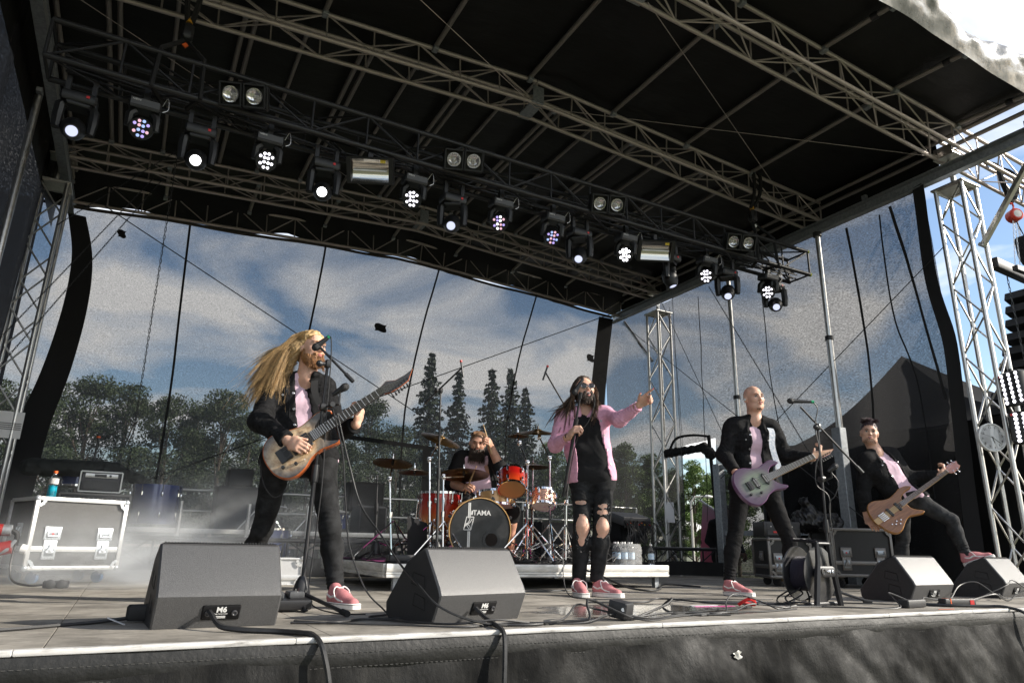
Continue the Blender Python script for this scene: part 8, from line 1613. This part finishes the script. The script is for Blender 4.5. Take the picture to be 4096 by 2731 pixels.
lines = [
 ('first cable snaking past the centre monitor', [(.75, .55, F0), (.95, .50, F0), (1.15, .60, F0), (1.4, .22, .012), (1.62, .15, .03), (1.85, .18, F0), (2.1, .12, F0), (2.35, .22, .03), (2.6, .20, F0), (2.9, .30, F0), (3.2, .22, F0)]),
 ('second cable snaking past the centre monitor', [(.78, .62, F0), (1.0, .42, F0), (1.2, .30, F0), (1.45, .14, F0), (1.7, .23, F0), (1.95, .12, .02), (2.15, .26, .08), (2.32, .34, .05), (2.5, .13, F0), (2.8, .24, F0), (3.2, .36, F0), (3.6, .34, F0), (4.0, .42, F0)]),
 ('third cable with a raised loop near the small box', [(1.6, .18, F0), (1.8, .12, F0), (2.0, .20, F0), (2.14, .14, .02), (2.16, .18, .09), (2.25, .26, .10), (2.42, .16, .02), (2.62, .33, F0), (2.84, .36, .06), (2.9, .38, .09), (2.88, .44, .04), (2.95, .40, F0), (3.3, .50, F0), (3.8, .62, F0)]),
 ('cable weaving between small box and red tie', [(2.5, .25, F0), (2.75, .32, .015), (3.0, .42, F0), (3.25, .33, F0), (3.5, .46, F0), (3.75, .56, .03), (4.0, .50, F0), (4.2, .62, F0), (4.35, .60, F0)]),
 ('cable arching up beside the red tie', [(3.0, .25, F0), (3.3, .36, F0), (3.5, .55, .05), (3.66, .62, .09), (3.80, .55, .05), (3.86, .45, F0), (4.1, .56, F0), (4.4, .5, F0)]),
 ('cable crossing the floor below the bald guitarist', [(2.9, 1.25, F0), (3.3, 1.15, F0), (3.55, 1.25, .02), (3.8, .95, F0), (4.15, .75, F0), (4.4, .85, F0)]),
 ('cable from reel to power adapter', [(4.35, .50, F0), (4.6, .34, F0), (4.85, .26, F0), (5.0, .40, .06), (5.05, .46, .09), (5.2, .42, .04), (5.25, .33, .02)]),
 ('thick grey cable before the lit monitor', [(4.75, .78, F0), (4.95, .58, .01), (5.15, .44, .01), (5.35, .42, .03), (5.5, .48, .05), (5.75, .58, .03), (6.0, .60, F0)]),
 ('first cable tangled before the rightmost monitor', [(5.6, .34, F0), (5.9, .42, F0), (6.2, .55, F0), (6.5, .50, .06), (6.62, .52, .02), (6.8, .62, .05), (7.05, .70, F0), (7.5, .75, F0)]),
 ('second cable tangled before the rightmost monitor', [(5.7, .50, F0), (6.0, .58, .02), (6.3, .66, .12), (6.45, .60, .15), (6.55, .52, .06), (6.7, .50, F0), (6.95, .55, .05), (7.15, .52, .10), (7.3, .55, .02), (7.6, .65, F0)]),
 ('third cable tangled before the rightmost monitor', [(5.8, .40, F0), (6.2, .46, .03), (6.6, .70, F0), (6.9, .60, .12), (7.1, .64, .16), (7.3, .58, .05), (7.6, .52, F0)]),
 ('cable trailing from the reel towards the bottle', [(4.2, .62, F0), (4.32, .78, .05), (4.42, .72, .12), (4.46, .80, .18), (4.50, .74, .10), (4.42, .68, F0), (4.3, .85, F0)]),
 ('cable knot between bottle and reel', [(4.25, .74, F0), (4.36, .66, .08), (4.45, .82, .10), (4.38, .90, .04), (4.28, .80, F0), (4.36, .70, .02), (4.45, .62, F0)])]
for i, (lab, pts) in enumerate(lines): cab(lab, pts, (.0058, .005, .0068)[i % 3], (cable, M('matt_black_cable', (.03, .03, .031), .55), cable)[i % 3])
# tangle of cables on the drum riser
tg = MB()
for k in range(34):
    x, y = 3.45+rgk.uniform(-.5, .75), 2.78+rgk.uniform(.0, .35); pts = [(x, y, RZ+.01)]
    for j in range(6): pts.append((pts[-1][0]+rgk.uniform(-.18, .18), min(3.2, max(2.72, pts[-1][1]+rgk.uniform(-.12, .12))), RZ+.01+rgk.random()**2*.13))
    tg.path(pts, rgk.choice((.0045, .0055, .0035)), 5, smooth=4)
tgo = thing('cable_tangle', 'dense tangle of black cables on the right of the drum riser', 'cables', (3.5, 2.9, RZ)); tag(tg.obj('loops', cable, tgo), kind='stuff')
tg2 = MB()
for k in range(14):
    x, y = 2.2+rgk.uniform(-.2, 1.2), 2.80+rgk.uniform(.0, .3); pts = [(x, y, RZ+.01)]
    for j in range(5): pts.append((pts[-1][0]+rgk.uniform(-.16, .16), min(3.2, max(2.72, pts[-1][1]+rgk.uniform(-.1, .1))), RZ+.01+rgk.random()**2*.06))
    tg2.path(pts, .0045, 5, smooth=4)
tgo2 = thing('cable_tangle', 'loose black cables round the foot of the bass drum', 'cables', (2.6, 2.9, RZ)); tag(tg2.obj('loops', cable, tgo2), kind='stuff')
tag(MB().box((2.12, 2.88, RZ+.035), (.26, .10, .06), bev=.01).obj('power_strip', bxm), 'long black power supply on the left front corner of the drum riser', 'power supply')
cab('cable hanging from the red plug to the twin socket block', [(-.70, 3.62, .30), (-.70, 3.6, .15), (-.66, 3.55, .05), (-.55, 3.50, .02), (-.46, 3.49, .025)], .008)
# ------------------------------------------------------------------ door flap of the right net, helper behind, smoke
fp = thing('door_flap', 'rolled-up black net flap above the doorway in the right net', 'net flap', (8.18, 5.8, 2.1)); F = Field((7.95, 5.1, 1.7), (8.45, 6.6, 2.35), .012); F.cap((8.18, 6.42, 1.98), (8.18, 5.50, 1.98), .075, .06, .03); F.cap((8.18, 5.55, 2.0), (8.16, 5.36, 1.86), .07, .09, .04); F.wrinkle(.014, 30, 5); F.obj('roll', blackcloth, fp)
MB().path([(8.18, 6.40, 1.95), (8.18, 6.2, 2.20), (8.18, 5.8, 2.22), (8.18, 5.40, 2.15)], .022, 6, smooth=5).obj('frame_top', blackcloth, fp); MB().path([(8.18, 5.40, 2.17), (8.17, 5.34, 1.2), (8.17, 5.26, .0)], .030, 6).obj('frame_side', blackcloth, fp)
hp_ = dict(head=(8.55, 5.55, .98), neck=(8.56, 5.60, .84), shR=(8.42, 5.68, .78), shL=(8.72, 5.52, .78), elR=(8.38, 5.75, .52), elL=(8.78, 5.50, .50), wrR=(8.42, 5.60, .33), wrL=(8.70, 5.35, .35), knR=(8.44, 5.55, .28), knL=(8.68, 5.30, .30), chest=(8.57, 5.60, .68), waist=(8.57, 5.62, .36), hipR=(8.49, 5.66, .22), hipL=(8.65, 5.58, .22), kneeR=(8.48, 5.66, -.25), kneeL=(8.66, 5.58, -.25), ankR=(8.48, 5.68, -1.15), ankL=(8.66, 5.60, -1.15))
f = Fig(hp_, (-.5, -.85, -.25), R(0), 'helper with reddish dark hair in black standing beside the pink banner', h=.012, skinm=skin2); f.root['group'] = 'people behind the stage'
F = f.field(); f.head(F); f.torso(F, -.012)
for sd in 'RL': f.arm(F, sd, 0); f.hand(F, sd, (.4, .8, 0), ts=1 if sd == 'L' else -1)
f.legs(F, 0); F.obj('body', f.skin, f.root); F = f.field(h=.012); f.torso(F, .012)
for sd in 'RL': f.arm(F, sd, .012)
F.cut(f.J['waist']-upz*.2, -upz); F.wrinkle(.004, 15, 4); F.obj('jacket', blacktee, f.root); F = f.field(h=.012); f.legs(F, .012); F.cut(f.J['waist'], upz); F.obj('jeans', jeans, f.root); h = scalp(f, plum, .014, .05, 9, .006)
strands('hair_strands', h, 200, lambda rg: (lambda a: [f.hp(.085*math.sin(a), -.03, .08), f.hp(.095*math.sin(a), -.02, .0), f.hp(.09*math.sin(a), .0, -.10)])(rg.uniform(-1.6, 1.6)), hairmats((.16, .03, .04), 'red'), (.002, .001), 5, 3)
def smokemat():
    m = bpy.data.materials.new('stage_smoke'); m.use_nodes = True; N = m.node_tree; N.nodes.clear(); o = N.nodes.new('ShaderNodeOutputMaterial'); v = N.nodes.new('ShaderNodeVolumePrincipled'); t = N.nodes.new('ShaderNodeTexCoord'); co = t.outputs['Object']
    v.inputs['Color'].default_value = (.91, .95, 1., 1); v.inputs['Anisotropy'].default_value = 0.
    sp = N.nodes.new('ShaderNodeSeparateXYZ'); N.links.new(co, sp.inputs[0])
    def g(ax, c, w): return mth(N, 'POWER', mth(N, 'DIVIDE', mth(N, 'SUBTRACT', sp.outputs[ax], c), w), 2)
    n = nz(N, co, 2.2, 6, (1, 1, 1.5)); e1 = mth(N, 'POWER', 2.718, mth(N, 'MULTIPLY', -1., mth(N, 'ADD', mth(N, 'ADD', g(0, -.05, .70), g(1, 4.3, .9)), g(2, .16, .26))))
    e2 = mth(N, 'POWER', 2.718, mth(N, 'MULTIPLY', -1., mth(N, 'ADD', mth(N, 'ADD', g(0, .9, 1.3), g(1, 5.4, 1.0)), g(2, .35, .45))))
    r_ = N.nodes.new('ShaderNodeMapRange'); r_.inputs['From Min'].default_value = .40; r_.inputs['From Max'].default_value = .64; N.links.new(n, r_.inputs['Value'])
    d_ = mth(N, 'MULTIPLY', mth(N, 'ADD', mth(N, 'MULTIPLY', e1, 3.6), mth(N, 'MULTIPLY', e2, .8)), r_.outputs[0]); N.links.new(d_, v.inputs['Density']); N.links.new(v.outputs[0], o.inputs['Volume']); return m
sm = tag(MB().box((.6, 4.7, .62), (4.0, 4.2, 1.22)).obj('smoke', smokemat(), smooth=0), 'white stage smoke drifting round the bright flight case', 'smoke', kind='stuff')
